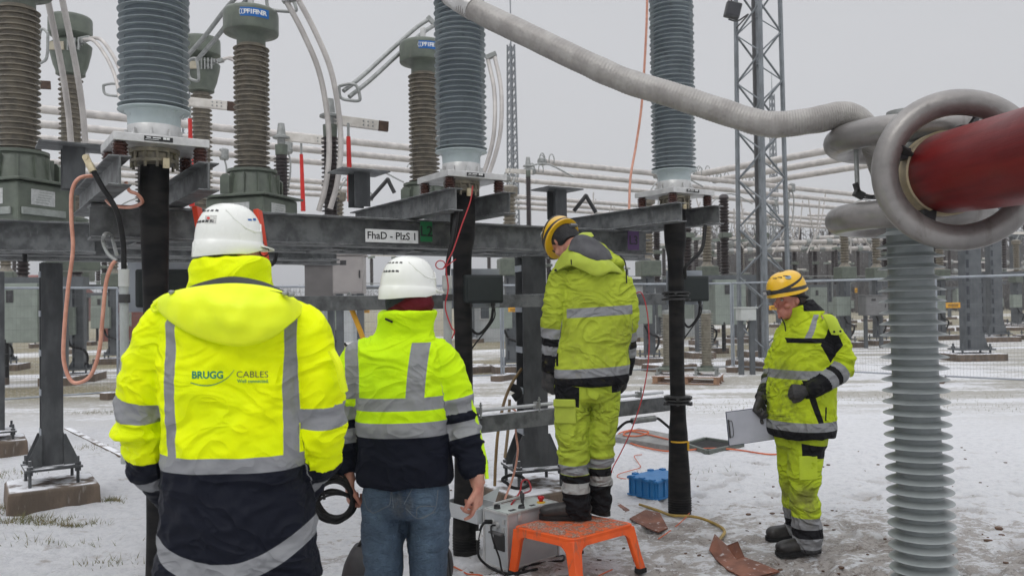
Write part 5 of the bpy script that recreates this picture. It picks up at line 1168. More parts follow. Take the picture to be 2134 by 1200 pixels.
# =================================================== man in the bright yellow parka
def man_parka():
    Y = 2.6; g = lambda px, py, dy=0: P(px, py, Y+dy); s_ = Y/FPX
    c0 = g(492, 900); root = thing('person', 'man from behind in bright yellow parka with white helmet, hands in pockets', 'person', (c0.x, Y, 0), 0, 'workers at the test set')
    H = hm(g(480, 598, .05), (.60, .80, 0), .03)
    hipz = .9
    LA = [g(390, 652, .0), g(350, 682, .0), g(318, 745, .0), g(298, 835, .02), g(300, 920, .05), g(326, 985, .11), g(355, 1035, .19), g(372, 1062, .2)]
    RA = [g(590, 655, .0), g(628, 685, .0), g(650, 748, .0), g(665, 835, .02), g(663, 915, .05), g(650, 975, .1), g(630, 1030, .19), g(612, 1060, .2)]
    mb = MB()
    loft(mb, [Vector((c0.x, Y, .95)), Vector((c0.x, Y, 1.15)), Vector((c0.x, Y, 1.4)), Vector((c0.x+.0, Y, 1.52)), Vector((c0.x, Y+.02, 1.6))], [(.15, .1), (.14, .1), (.18, .11), (.15, .09), (.06, .06)], side=(1, 0, 0))
    for A_ in (LA, RA): loft(mb, [Vector(q) for q in A_], [(.05, .05)]*4+[(.042, .042)]*2+[(.032, .03)]*2)
    hand(mb, LA[-2], (.45, .25, -.85), (.5, -.6, 0), 1, k=.95); hand(mb, RA[-2], (-.45, .25, -.85), (-.5, -.6, 0), -1, k=.95)
    for s in (-1, 1): loft(mb, [Vector((c0.x+s*.09, Y, .95)), Vector((c0.x+s*.11, Y, .5)), Vector((c0.x+s*.12, Y, .1)), Vector((c0.x+s*.13, Y+.1, .05))], [(.085, .085), (.055, .055), (.04, .04), (.035, .03)])
    head(mb, H, Vector((c0.x, Y+.03, 1.55)), .062)
    v, nr, f = remesh(mb, .0055, 3); part_mesh('body', v, f, SKIN, root); face_bits(H, root, True, True); helmet(H, root, 'white', .9)
    helm = KID[root.name][-1]
    # helmet sticker on the back and blue mark on the side
    Hh = H; 
    z_w = lambda py: g(492, py).z
    def zones(t, x, y, z, lid, lt):
        torso = lid < .5; arm = lid > .5; ax = x.abs(); xx = (x - .0)
        hem = z + (y*-.0); low = torso*(z < z_w(966)); v1 = z.band(z_w(966), z_w(640))*((x-.022).abs().band(.158, .196))*(y < .02)
        b1 = torso*z.band(z_w(966), z_w(936)); b2 = torso*(z-x*x*1.6-x*.02).band(z_w(1183), z_w(1143)); hoodn = torso*(z > 1.70)*0
        ab = arm*lt.band(.315, .38); lowA = arm*(lt > .50); ab2 = arm*lt.band(.565, .615); diag = arm*((lt + (ax*-.9)) > .10)*0
        return [(low, NAVY, .6), (b1, SIL, .4), (v1*(z > z_w(940)), SIL, .4), (b2, SIL, .4), (lowA, NAVY, .6), (ab, SIL, .4), (ab2, SIL, .4)]
    mt_ = cloth('bright yellow parka cloth', (.86, .97, .0), zones, .55, base2=(.74, .88, .0))
    tor = [(497, 1205, 168, .165), (497, 1130, 163, .165), (495, 1050, 154, .165), (493, 950, 146, .16), (490, 850, 146, .165), (487, 770, 150, .165), (484, 715, 152, .16), (482, 680, 146, .15), (481, 650, 120, .13), (481, 625, 98, .11), (482, 600, 90, .095), (482, 575, 84, .085), (482, 553, 80, .082), (482, 541, 74, .078)]
    jk = garment('parka', mt_, root, [dict(path=[g(a, b, .01 if b < 640 else 0) for a, b, c, d in tor][::-1], rad=[(c*s_, d) for a, b, c, d in tor][::-1], side=(1, 0, 0), p=2.3),
        dict(path=LA[:-1], rad=[(.06, .07), (.082, .085), (.088, .088), (.083, .085), (.079, .082), (.068, .07), (.055, .058)]), dict(path=RA[:-1], rad=[(.06, .07), (.082, .085), (.088, .088), (.083, .085), (.079, .082), (.068, .07), (.055, .058)])],
        voxel=.0075, fold=.019, seed=1, elbows=((1, .47, .12, 1.0), (2, .47, .12, 1.0)), smooth=5)
    YL = mat('bright yellow cloth plain', (.86, .97, .0), (.74, .88, .0), 5, .55, 0, .25, 16)
    NV = mat('navy cloth', NAVY, (.016, .02, .035), 5, .6, 0, .3, 16)
    SM = mat('silver reflective tape', SIL, (.21, .21, .22), 9, .4, .1)
    sheet('hood_lining', [(375, 606, Y-.08), (420, 588, Y-.115), (482, 576, Y-.12), (545, 586, Y-.115), (592, 606, Y-.08)], [(372, 614, Y-.13), (420, 604, Y-.165), (482, 598, Y-.175), (545, 602, Y-.165), (595, 612, Y-.13)], NV, jk, .012, bulge=.004, fold=.002)
    sheet('hood', [(318, 628, Y-.03), (345, 612, Y-.10), (400, 598, Y-.155), (482, 590, Y-.18), (555, 597, Y-.155), (605, 616, Y-.10), (634, 640, Y-.03)], [(320, 640, Y-.045), (362, 676, Y-.155), (425, 708, Y-.19), (497, 722, Y-.20), (556, 709, Y-.19), (603, 676, Y-.155), (633, 648, Y-.045)], YL, jk, .03, bulge=.035, fold=.022, seed=4)
    # toggles on the shoulders
    mb = MB(); mb.tube(crv([g(330, 628, -.08), g(318, 638, -.08), g(322, 648, -.08), g(336, 642, -.08)], 5), .006, 8); mb.build('hood_loop', YL, jk)
    mb = MB(); mb.ell(g(606, 614, -.13), (.012, .012, .009), None, 10); mb.ell(g(594, 611, -.14), (.01, .01, .008), None, 10); mb.ell(g(358, 609, -.14), (.01, .01, .008), None, 10); mb.build('toggle', CAST, jk)
    # sleeve tab
    mb = MB(); mb.tube(crv([g(690, 730, -.07), g(706, 760, -.07), g(712, 790, -.06), g(718, 815, -.05)], 5), .012, 8); mb.build('sleeve_tab', YL, jk)
    # writing on the back, laid on the cloth
    dg = bpy.context.evaluated_depsgraph_get(); dg.update()
    def onback(px, py, off=.0015):
        p = P(px, py, Y); o_ = Vector((0, 0, CZ)); d = (p-o_).normalized(); inv = Matrix.Translation(-wm(root).to_translation())
        hit, loc, nr_, idx = jk.ray_cast(inv @ o_, d); 
        return (wm(root) @ loc)-d*off if hit else P(px, py, Y-.17)
    def cloth_text(s, size_px, px, py, w_px, m, name, bold=0.0):
        cu = bpy.data.curves.new(name, 'FONT'); cu.body = s; cu.size = 1; cu.offset = bold; cu.resolution_u = 3
        tmp = bpy.data.objects.new('tmp', cu); COL.objects.link(tmp); dg.update(); me = bpy.data.meshes.new_from_object(tmp.evaluated_get(dg)); bpy.data.objects.remove(tmp)
        bm = bmesh.new(); bm.from_mesh(me); bmesh.ops.triangulate(bm, faces=bm.faces); bmesh.ops.subdivide_edges(bm, edges=bm.edges, cuts=1)
        xs_ = [v.co.x for v in bm.verts]; x0, x1 = min(xs_), max(xs_); bm.verts.ensure_lookup_table()
        mb = MB(); mb.v = [onback(px+(v.co.x-x0)/(x1-x0)*w_px, py-v.co.y*size_px) for v in bm.verts]; mb.f = [tuple(v.index for v in fc.verts) for fc in bm.faces]; bm.free()
        return mb.build(name, m, jk, smooth=60)
    GR = mat('dark green print', (.0, .25, .13), None, 5, .5); GY = mat('grey print', (.05, .07, .06), None, 5, .5)
    cloth_text('BRUGG', 21, 400, 788, 65, GR, 'back_lettering', .03); cloth_text('CABLES', 18.5, 493, 786, 66, GY, 'back_lettering', -.004); cloth_text('Well connected.', 10, 494, 797, 66, GR, 'back_lettering', .012)
    sw = crv([(397, 797), (415, 802), (435, 803), (455, 798), (475, 786), (488, 771)], 8); mb = MB()
    up = [onback(a, b-.9) for a, b in sw]; dn = [onback(a, b+.9) for a, b in sw]; k = len(up); mb.v = up+dn; mb.f = [(i, i+1, k+i+1, k+i) for i in range(k-1)]; mb.build('back_swoosh', GR, jk, smooth=60)
    # sticker on the helmet
    inv = Matrix.Translation(-wm(root).to_translation())
    def onhelm(px, py, off=.001):
        o_ = Vector((0, 0, CZ)); d = (P(px, py, Y)-o_).normalized(); hit, loc, nr_, idx = helm.ray_cast(inv @ o_, d); return (wm(root) @ loc)-d*off if hit else P(px, py, Y-.1)
    def patch(x0, y0, x1, y1, m, nm, sk=0, off=.001, n=6):
        mb = MB(); mb.v = [onhelm(x0+(x1-x0)*i/n+sk*j/n, y0+(y1-y0)*j/n, off) for j in range(n+1) for i in range(n+1)]; mb.f = [(j*(n+1)+i, j*(n+1)+i+1, (j+1)*(n+1)+i+1, (j+1)*(n+1)+i) for j in range(n) for i in range(n)]; return mb.build(nm, m, helm, smooth=60)
    st_ = patch(428, 449, 452, 466, mat('pale sticker', (.6, .6, .55), (.35, .35, .33), 160, .4), 'helmet_sticker', -2)
    patch(431, 452, 437, 457, RED, 'sticker_mark', 0, .0018); patch(516, 456, 524, 460, BLUE, 'side_print', 2, .0015); patch(527, 455, 533, 460, BLUE, 'side_print', 1, .0015)
    mt2 = cloth('black work trousers', BLK, lambda *a: [], .6)
    tr = garment('trousers', mt2, root, [dict(path=[Vector((c0.x, Y, 1.0)), Vector((c0.x, Y, .86)), Vector((c0.x, Y, .8))], rad=[(.16, .12), (.19, .14), (.15, .12)], side=(1, 0, 0))]+[dict(path=[Vector((c0.x+s*.1, Y, .9)), Vector((c0.x+s*.11, Y+.01, .5)), Vector((c0.x+s*.12, Y, .1))], rad=[(.1, .11), (.08, .085), (.075, .08)]) for s in (-1, 1)], voxel=.012, fold=.008, seed=3)
    for s in (-1, 1): boot(root, (c0.x+s*.12, Y, .1), (s*.15, 1))
man_parka()
# =================================================== man in the fleece jacket and jeans
def man_fleece():
    Y = 3.3; g = lambda px, py, dy=0: P(px, py, Y+dy); s_ = Y/FPX
    c0 = g(845, 900); root = thing('person', 'man from behind in yellow and navy fleece jacket and blue jeans, white helmet', 'person', (c0.x, Y, 0), 0, 'workers at the test set')
    H = hm(g(853, 672, .03), (.66, .75, 0), .04)
    LA = [g(775, 722), g(742, 750), g(724, 812, 0), g(716, 880, .02), g(718, 950, .03), g(724, 990, .02), g(728, 1004, .02)]
    RA = [g(885, 720), g(922, 746), g(948, 810, 0), g(963, 880, .0), g(980, 950, -.02), g(993, 995, -.04), g(997, 1010, -.05)]
    mb = MB()
    loft(mb, [Vector((c0.x, Y, .85)), Vector((c0.x, Y, 1.05)), Vector((c0.x, Y, 1.3)), Vector((c0.x+.01, Y, 1.42)), Vector((c0.x+.01, Y+.0, 1.5))], [(.14, .1), (.13, .09), (.16, .1), (.13, .08), (.06, .06)], side=(1, 0, 0))
    for A_ in (LA, RA): loft(mb, A_, [(.045, .045)]*4+[(.036, .036), (.03, .028), (.03, .024)])
    hand(mb, LA[-1], (.03, .1, -1), (.9, .35, 0), 1, curl=(.9, 1.0, 1.05, 1.1), k=.95)
    hand(mb, RA[-1], (-.05, .1, -1), (-.85, .25, 0), -1, curl=(.35, .75, .95, 1.05), k=1.0)
    legs = ((798, 1), (892, 1))
    for px, q in legs: loft(mb, [g(px, 1020), g(px, 1200), Vector((g(px, 1200).x, Y, .1)), Vector((g(px, 1200).x, Y+.12, .05))], [(.08, .085), (.055, .055), (.04, .04), (.035, .03)])
    head(mb, H, g(848, 700), .058)
    v, nr, f = remesh(mb, .0042, 3); part_mesh('body', v, f, SKIN, root); face_bits(H, root, False); helmet(H, root)
    # dark cap under the helmet, dark red neck gaiter
    mb = MB(); data = crv([(.035, -.01, -.088, .066), (.06, .03, -.102, .074), (.10, .045, -.105, .079), (.14, .06, -.108, .080), (.17, .085, -.106, .080)], 3)
    mb.ring_loft([[H @ Vector((hw*math.cos(a), (fy+by)/2+(fy-by)/2*math.sin(a), z_)) for a in np.linspace(0, 2*math.pi, 29)[:-1]] for z_, fy, by, hw in data])
    mb.build('cap', mat('dark navy knit', (.012, .017, .03), (.02, .025, .04), 20, .8, 0, .4, 90), root)
    ax = [g(858, 618, .02), g(856, 635, .015), g(852, 655, .01), g(850, 680, .0)]; 
    gar = cloth('dark red fleece', (.10, .010, .016), lambda *a: [], .8)
    garment('neck_gaiter', gar, root, [dict(path=ax, rad=[(.080, .086), (.094, .096), (.082, .082), (.06, .06)], side=(1, .3, 0))], voxel=.006, fold=.008, seed=9, smooth=3)
    zw = lambda py: g(845, py).z; xw = lambda px: (px-845)*s_
    def zones(t, x, y, z, lid, lt):
        torso = lid < .5; arm = lid > .5
        zz = z + x*-.012
        low = torso*(zz < zw(902)); b1 = torso*zz.band(zw(848), zw(822)); b2 = torso*zz.band(zw(902), zw(872))
        cv = (z-zw(760))*(z-zw(760))*-.35
        s1 = z.band(zw(826), zw(706))*((x - xw(742)) + cv*-1.0 + (z-zw(760))*.05).band(-.028, .028)*(y < .06)
        s2 = z.band(zw(826), zw(712))*((x - xw(880)) + cv*.6 + (z-zw(760))*-.12).band(-.038, .034)*(y < .06)
        a1 = arm*lt.band(.255, .315); a2 = arm*lt.band(.31, .36); a3 = arm*lt.band(.355, .42); a4 = arm*(lt > .41)
        strip_ = (lid > 1.5)*(lt > .22)*((x*1.0 - (z*-.19)) > 0.4835)
        return [(low, NAVY, .7), (b1, SIL, .4), (b2, SIL, .4), (s1, SIL, .4), (s2, SIL, .4), (a2, NAVY, .7), (a4, NAVY, .7), (a1, SIL, .4), (a3, SIL, .4)]
    m_ = cloth('lime fleece jacket cloth', (.56, .83, .006), zones, .75, base2=(.50, .77, .008), bump=.22)
    tor = [(845, 1006, 94, .135), (844, 996, 100, .145), (843, 950, 97, .14), (840, 880, 96, .135), (838, 820, 98, .135), (836, 770, 100, .13), (835, 735, 98, .12), (836, 712, 80, .105), (838, 695, 64, .09), (842, 678, 61, .10), (846, 660, 62, .108), (849, 648, 61, .11)]
    jk = garment('fleece_jacket', m_, root, [dict(path=[g(a, b) for a, b, c, d in tor][::-1], rad=[(c*s_, d) for a, b, c, d in tor][::-1], side=(1, 0, 0), p=2.2),
        dict(path=LA[:-1], rad=[(.05, .06), (.066, .07), (.068, .068), (.062, .064), (.058, .058), (.047, .046)]), dict(path=RA[:-1], rad=[(.05, .06), (.068, .072), (.070, .07), (.064, .066), (.062, .062), (.048, .046)])],
        voxel=.0075, fold=.013, seed=5, elbows=((1, .42, .12, 1.0), (2, .42, .12, 1.0)), smooth=6)
    # lime piping on the outside of the right sleeve
    mb = MB(); pts = [RA[2]+Vector((.062, -.02, -.02)), RA[3]+Vector((.058, -.02, 0)), RA[4]+Vector((.056, -.02, 0)), RA[5]+Vector((.043, -.02, 0))]
    mb.tube(crv(pts, 8), [.004]*4+[.011]*17+[.008]*4, 10); mb.build('sleeve_piping', mat('lime cloth plain', (.56, .83, .006), (.5, .77, .008), 5, .7), jk)
    mb = MB(); mb.bar(g(803, 664, -.095), g(818, 671, -.1), .008, .008); mb.build('hang_loop', BLACKS, jk)
    # jeans
    mj, t, b = newmat('faded blue denim'); vec, x, y, z = coords(t); n1 = noisex(t, vec, 6, 6, (1, 1, .5)); n3 = noisex(t, vec, 700, 2); n4 = noisex(t, vec, 30, 5, (1.5, 1.5, .4), rough=.7)
    wear = ((x.abs()-.09).abs().ss(.09, .0))*.35 + n1.ss(.35, .65)*.5 + n4.ss(.4, .65)*.25
    c = mixc(t, (.024, .046, .082), (.10, .155, .22), wear); c = mixc(t, c, (.02, .03, .05), n3.ss(.45, .6)*.25)
    c = mixc(t, c, (.09, .08, .06), ((x-.0)*(x-.0)+(z-.855)*(z-.855)).ss(.0035, 0)*.5*n4.ss(.3, .6)); t.links.new(c, b.inputs['Base Color']); b.inputs['Roughness'].default_value = .85
    w = noisex(t, vec, 14, 5, (1, 1, 2.2), dist=1.5); bumpn(t, b, ((w*2.0-1.0).abs()*-1.0+1.0)+n4*.3, .8, .03)
    pants = garment('jeans', mj, root, [dict(path=[g(845, 985), g(845, 1015), g(845, 1045), g(845, 1066)], rad=[(.15, .12), (.172, .135), (.172, .138), (.13, .12)], side=(1, 0, 0), p=2.3)]+[dict(path=[g(px+dx, 1040), g(px, 1090), g(px+a, 1200), Vector((g(px+a, 1200).x, Y+.02, .30)), Vector((g(px+a, 1200).x, Y, .06))], rad=[(.09, .115), (.088, .112), (.076, .088), (.062, .07), (.066, .07)]) for px, dx, a in ((798, 4, 2), (893, -4, -2))], voxel=.0075, fold=.014, seed=8, freq=.9)
    dg = bpy.context.evaluated_depsgraph_get(); dg.update(); inv = Matrix.Translation(-wm(root).to_translation())
    def onj(px, py, off=.0015):
        o_ = Vector((0, 0, CZ)); d = (P(px, py, Y)-o_).normalized(); hit, loc, n_, i_ = pants.ray_cast(inv @ o_, d); return (wm(root) @ loc)-d*off if hit else P(px, py, Y-.12)
    TH_ = mat('denim stitching', (.13, .15, .17), None, 5, .8); mb = MB()
    for ln in ([(770, 1060), (778, 1068), (800, 1058), (812, 1050), (815, 1022)], [(757, 1028), (765, 1058), (775, 1067)], [(845, 1058), (872, 1080), (905, 1062), (913, 1020)], [(842, 1050), (862, 1012)], [(820, 1058), (815, 1010)], [(868, 1076), (872, 1056), (906, 1054)], [(874, 1080), (908, 1066)]):
        q = crv([(a, b) for a, b in ln], 10) if len(ln) > 2 else [np.array(ln[0])*(1-k/10)+np.array(ln[1])*k/10 for k in range(11)]
        mb.tube([onj(a, b, .0005) for a, b in q], .0016, 5)
    mb.build('pocket_stitching', TH_, pants)
    for px in (798, 891): q = g(px, 1200); boot(root, (q.x, Y, .1), (.05, 1))
man_fleece()
# =================================================== man on the orange stool
DIRTY = (.12, .13, .03)
LIME = (.43, .52, .045); LIME2 = (.33, .40, .035)
def man_stool():
    Y = 5.05; g = lambda px, py, dy=0: P(px, py, Y+dy); s_ = Y/FPX
    c0 = g(1235, 900); root = thing('person', 'worker in dirty lime work suit and yellow helmet standing on the orange stool, looking down', 'person', (c0.x, Y, ZS), 0, 'workers at the test set')
    H = hm(g(1196, 528, .0), (-.50, .87, 0), .88)
    LA = [g(1198, 560, .0), g(1170, 578, .0), g(1158, 628, .0), g(1152, 690, .0), g(1148, 735, .02), g(1144, 768, .03), g(1142, 778, .03)]
    RA = [g(1296, 580, .0), g(1307, 630, .02), g(1308, 690, .05), g(1308, 745, .10), g(1305, 770, .14), g(1303, 780, .15)]
    zf = ZS
    mb = MB()
    loft(mb, [g(1228, 800), g(1232, 720), g(1236, 620), g(1232, 565), g(1210, 520, .02)], [(.14, .1), (.13, .1), (.17, .1), (.13, .08), (.06, .06)], side=(1, 0, 0))
    for A_ in (LA, RA): loft(mb, A_, [(.045, .045)]*(len(A_)-3)+[(.036, .036), (.03, .028), (.03, .024)])
    LG = [[g(1192, 800), g(1190, 880), g(1196, 960), g(1204, 1060), g(1205, 1078)], [g(1262, 800, .03), g(1256, 880, .04), g(1250, 960, .08), g(1250, 1050, .10), g(1252, 1066, .10)]]
    for L_ in LG: loft(mb, L_, [(.07, .075), (.065, .065), (.05, .05), (.04, .04), (.038, .04)])
    hand(mb, LA[-1], (0, .05, -1), (.6, .8, 0), 1, k=.9); hand(mb, RA[-1], (-.1, .2, -1), (-.9, .2, 0), -1, k=.9)
    head(mb, H, g(1212, 545, .0), .058)
    v, nr, f = remesh(mb, .006, 3); part_mesh('body', v, f, SKIN, root); face_bits(H, root, False); helmet(H, root, 'yellow', 1.05)
    mb = MB(); data = crv([(.05, -.02, -.10, .07), (.08, .03, -.108, .078), (.11, .05, -.111, .082), (.14, .07, -.111, .083), (.17, .09, -.108, .082)], 3)
    mb.ring_loft([[H @ Vector((hw*math.cos(a), (fy+by)/2+(fy-by)/2*math.sin(a), z_)) for a in np.linspace(0, 2*math.pi, 29)[:-1]] for z_, fy, by, hw in data]); cp = mb.build('cap', mat('black knit', (.012, .012, .013), None, 20, .8, 0, .4, 90), root)
    mb = MB(); q = H @ Vector((.02, -.118, .135)); mb.box(q, (.05, .02, .022), H.to_3x3().to_4x4()); mb.build('helmet_ratchet', mat('grey plastic dull', (.14, .14, .15), None, 6, .5), cp, smooth=0, bevel=.004)
    # gloves
    for A_, d, n_, th, cl in ((LA, (-.0, .05, -1), (.6, .8, 0), 1, (.5, .6, .65, .7)), (RA, (-.1, .2, -1), (-.9, .2, 0), -1, (.6, .6, .6, .6))):
        mb = MB(); hand(mb, A_[-1], d, n_, th, cl, k=1.05, fat=.005); v, nr, f = remesh(mb, .005, 3); part_mesh('glove', v, f, mat('black work glove', (.012, .012, .013), (.04, .037, .035), 22, .6, 0, .3, 80), root)
    zw = lambda py: g(1240, py).z-ZS
    def zones(t, x, y, z, lid, lt):
        torso = lid < .5; arm = lid > .5; zz = z+x*-.05
        hem = torso*(zz < zw(780)); b1 = torso*zz.band(zw(781), zw(763)); b2 = torso*zz.band(zw(659), zw(640))*(x > -.155)
        lt = lt-lid.band(.5, 1.5)*.085; a1 = arm*lt.band(.335, .39); a2 = arm*(lt > .37); a3 = arm*lt.band(.435, .495)
        pk = torso*((x+.215).abs() < .006)*z.band(zw(760), zw(733))
        return [(hem, BLK, .7), (b1, SIL, .4), (b2, SIL, .4), (a2, BLK, .7), (a1, SIL, .4), (a3, SIL, .4), (pk, BLK, .7)]
    dm = lambda x, y, z, n1, n2: ((n2*.6+n1*.6).ss(.62, .85)*z.ss(zw(600), zw(780))*.55)
    m_ = cloth('dirty lime jacket cloth', LIME, zones, .7, dirt=((.20, .17, .05), .72, .5, dm), base2=LIME2, bump=.35)
    tor = [(1232, 801, 72, .155), (1232, 799, 75, .16), (1232, 785, 78, .165), (1236, 730, 76, .16), (1244, 660, 74, .155), (1246, 610, 72, .15), (1240, 575, 70, .145), (1232, 553, 58, .13), (1224, 535, 44, .105), (1213, 518, 33, .085), (1206, 503, 28, .078)]
    jk = garment('work_jacket', m_, root, [dict(path=[g(a, b) for a, b, c, d in tor][::-1], rad=[(c*s_, d) for a, b, c, d in tor][::-1], side=(1, .1, 0), p=2.3),
        dict(path=LA, rad=[(.07, .08), (.078, .085), (.075, .075), (.068, .07), (.058, .06), (.05, .05), (.046, .046)]), dict(path=RA, rad=[(.07, .075), (.068, .07), (.06, .065), (.055, .055), (.05, .05), (.046, .046)])],
        voxel=.0085, fold=.014, seed=11, elbows=((1, .36, .10, 1.3), (2, .28, .1, 1.0)), smooth=5)
    LM = mat('dirty lime cloth plain', LIME, LIME2, 5, .7, 0, .35, 16, dirt=((.22, .2, .06), .62, .4)); GL = mat('grey hood lining', (.085, .085, .09), (.05, .05, .055), 9, .75, 0, .5, 18)
    sheet('hood', [(1158, 548, Y+.02), (1176, 524, Y-.06), (1205, 512, Y-.12), (1240, 520, Y-.13), (1270, 540, Y-.12), (1293, 560, Y-.06)], [(1150, 572, Y-.05), (1183, 553, Y-.155), (1212, 562, Y-.18), (1245, 576, Y-.19), (1275, 566, Y-.17), (1300, 572, Y-.07)], LM, jk, .03, bulge=.03, fold=.008, seed=7)
    sheet('hood_lining', [(1190, 500, Y-.03), (1203, 490, Y-.06), (1222, 490, Y-.07), (1248, 503, Y-.07), (1270, 522, Y-.05)], [(1184, 520, Y-.12), (1205, 528, Y-.16), (1232, 543, Y-.18), (1258, 545, Y-.17), (1277, 538, Y-.12)], GL, jk, .03, bulge=.035, fold=.012, seed=3)
    sheet('collar', [(1176, 528, Y-.03), (1190, 505, Y-.06), (1210, 486, Y-.04), (1232, 484, Y-.01)], [(1184, 545, Y-.08), (1196, 520, Y-.12), (1212, 500, Y-.11), (1238, 492, Y-.06)], LM, jk, .014, bulge=.012, fold=.003, seed=2)
    mb = MB(); mb.tube(crv([g(1292, 533, -.13), g(1303, 548, -.12), (g(1306, 590, -.1))], 5), .004, 6); mb.tube(crv([g(1190, 541, -.17), g(1191, 552, -.17)], 3), .004, 6); mb.build('hood_cord', BLACKS, jk)
    mb = MB(); mb.lathe([(.008, 0), (.008, .004)], g(1158, 563, -.085), Vector((-.3, -1, 0)), 10); mb.lathe([(.008, 0), (.008, .004)], g(1147, 564, -.075), Vector((-.5, -1, 0)), 10); mb.build('snap_button', BLACKS, jk)
    def z2(t, x, y, z, lid, lt):
        L = lid > 1.5; zz = z + L*-.025
        return [(zz < zw(985), BLK, .7), (zz.band(zw(984), zw(964)), SIL, .4), (zz.band(zw(1022), zw(1001)), (.34, .34, .33), .4),
                ((x-(-.235+0)).band(.005, .165)*(z + x*.25).band(zw(834)-.052, zw(798)-.035)*(y < .03)*(x < -.09), BLK, .7), ((x > .11)*z.band(zw(815), zw(790)), BLK, .7)]
    m2 = cloth('dirty lime trouser cloth', (.42, .52, .045), z2, .7, dirt=((.22, .19, .06), .68, .5), base2=(.32, .39, .04), bump=.5)
    tr = garment('work_trousers', m2, root, [dict(path=[g(1225, 770), g(1225, 800), g(1225, 822), g(1225, 835)], rad=[(.15, .12), (.195, .14), (.185, .14), (.13, .12)], side=(1, .1, 0), p=2.3)]+[dict(path=L_, rad=r_) for L_, r_ in ((LG[0], [(.11, .12), (.105, .11), (.09, .095), (.074, .085), (.07, .08)]), (LG[1], [(.10, .11), (.095, .105), (.08, .09), (.07, .08), (.066, .076)]))], voxel=.0085, fold=.015, seed=13, elbows=((1, .52, .15, .9), (2, .52, .15, .9), (1, .72, .06, .8), (2, .72, .06, .8)), freq=.8)
    mb = MB(); q = g(1178, 858, -.105); mb.box(q+Vector((0, .006, 0)), (.13, .012, .14), Matrix.Rotation(-.25, 4, 'Z')); mb.box(q+Vector((-.005, -.008, .055)), (.135, .018, .045), Matrix.Rotation(-.25, 4, 'Z')); mb.build('cargo_pocket', LM, tr, smooth=0, bevel=.009)
    a = LG[0][-1]; boot(root, (a.x, a.y, 0), (-.97, .1), .31, ZS+.004, .2); a = LG[1][-1]; boot(root, (a.x, a.y+.02, 0), (-.5, .85), .29, ZS+.004, .2)
man_stool()
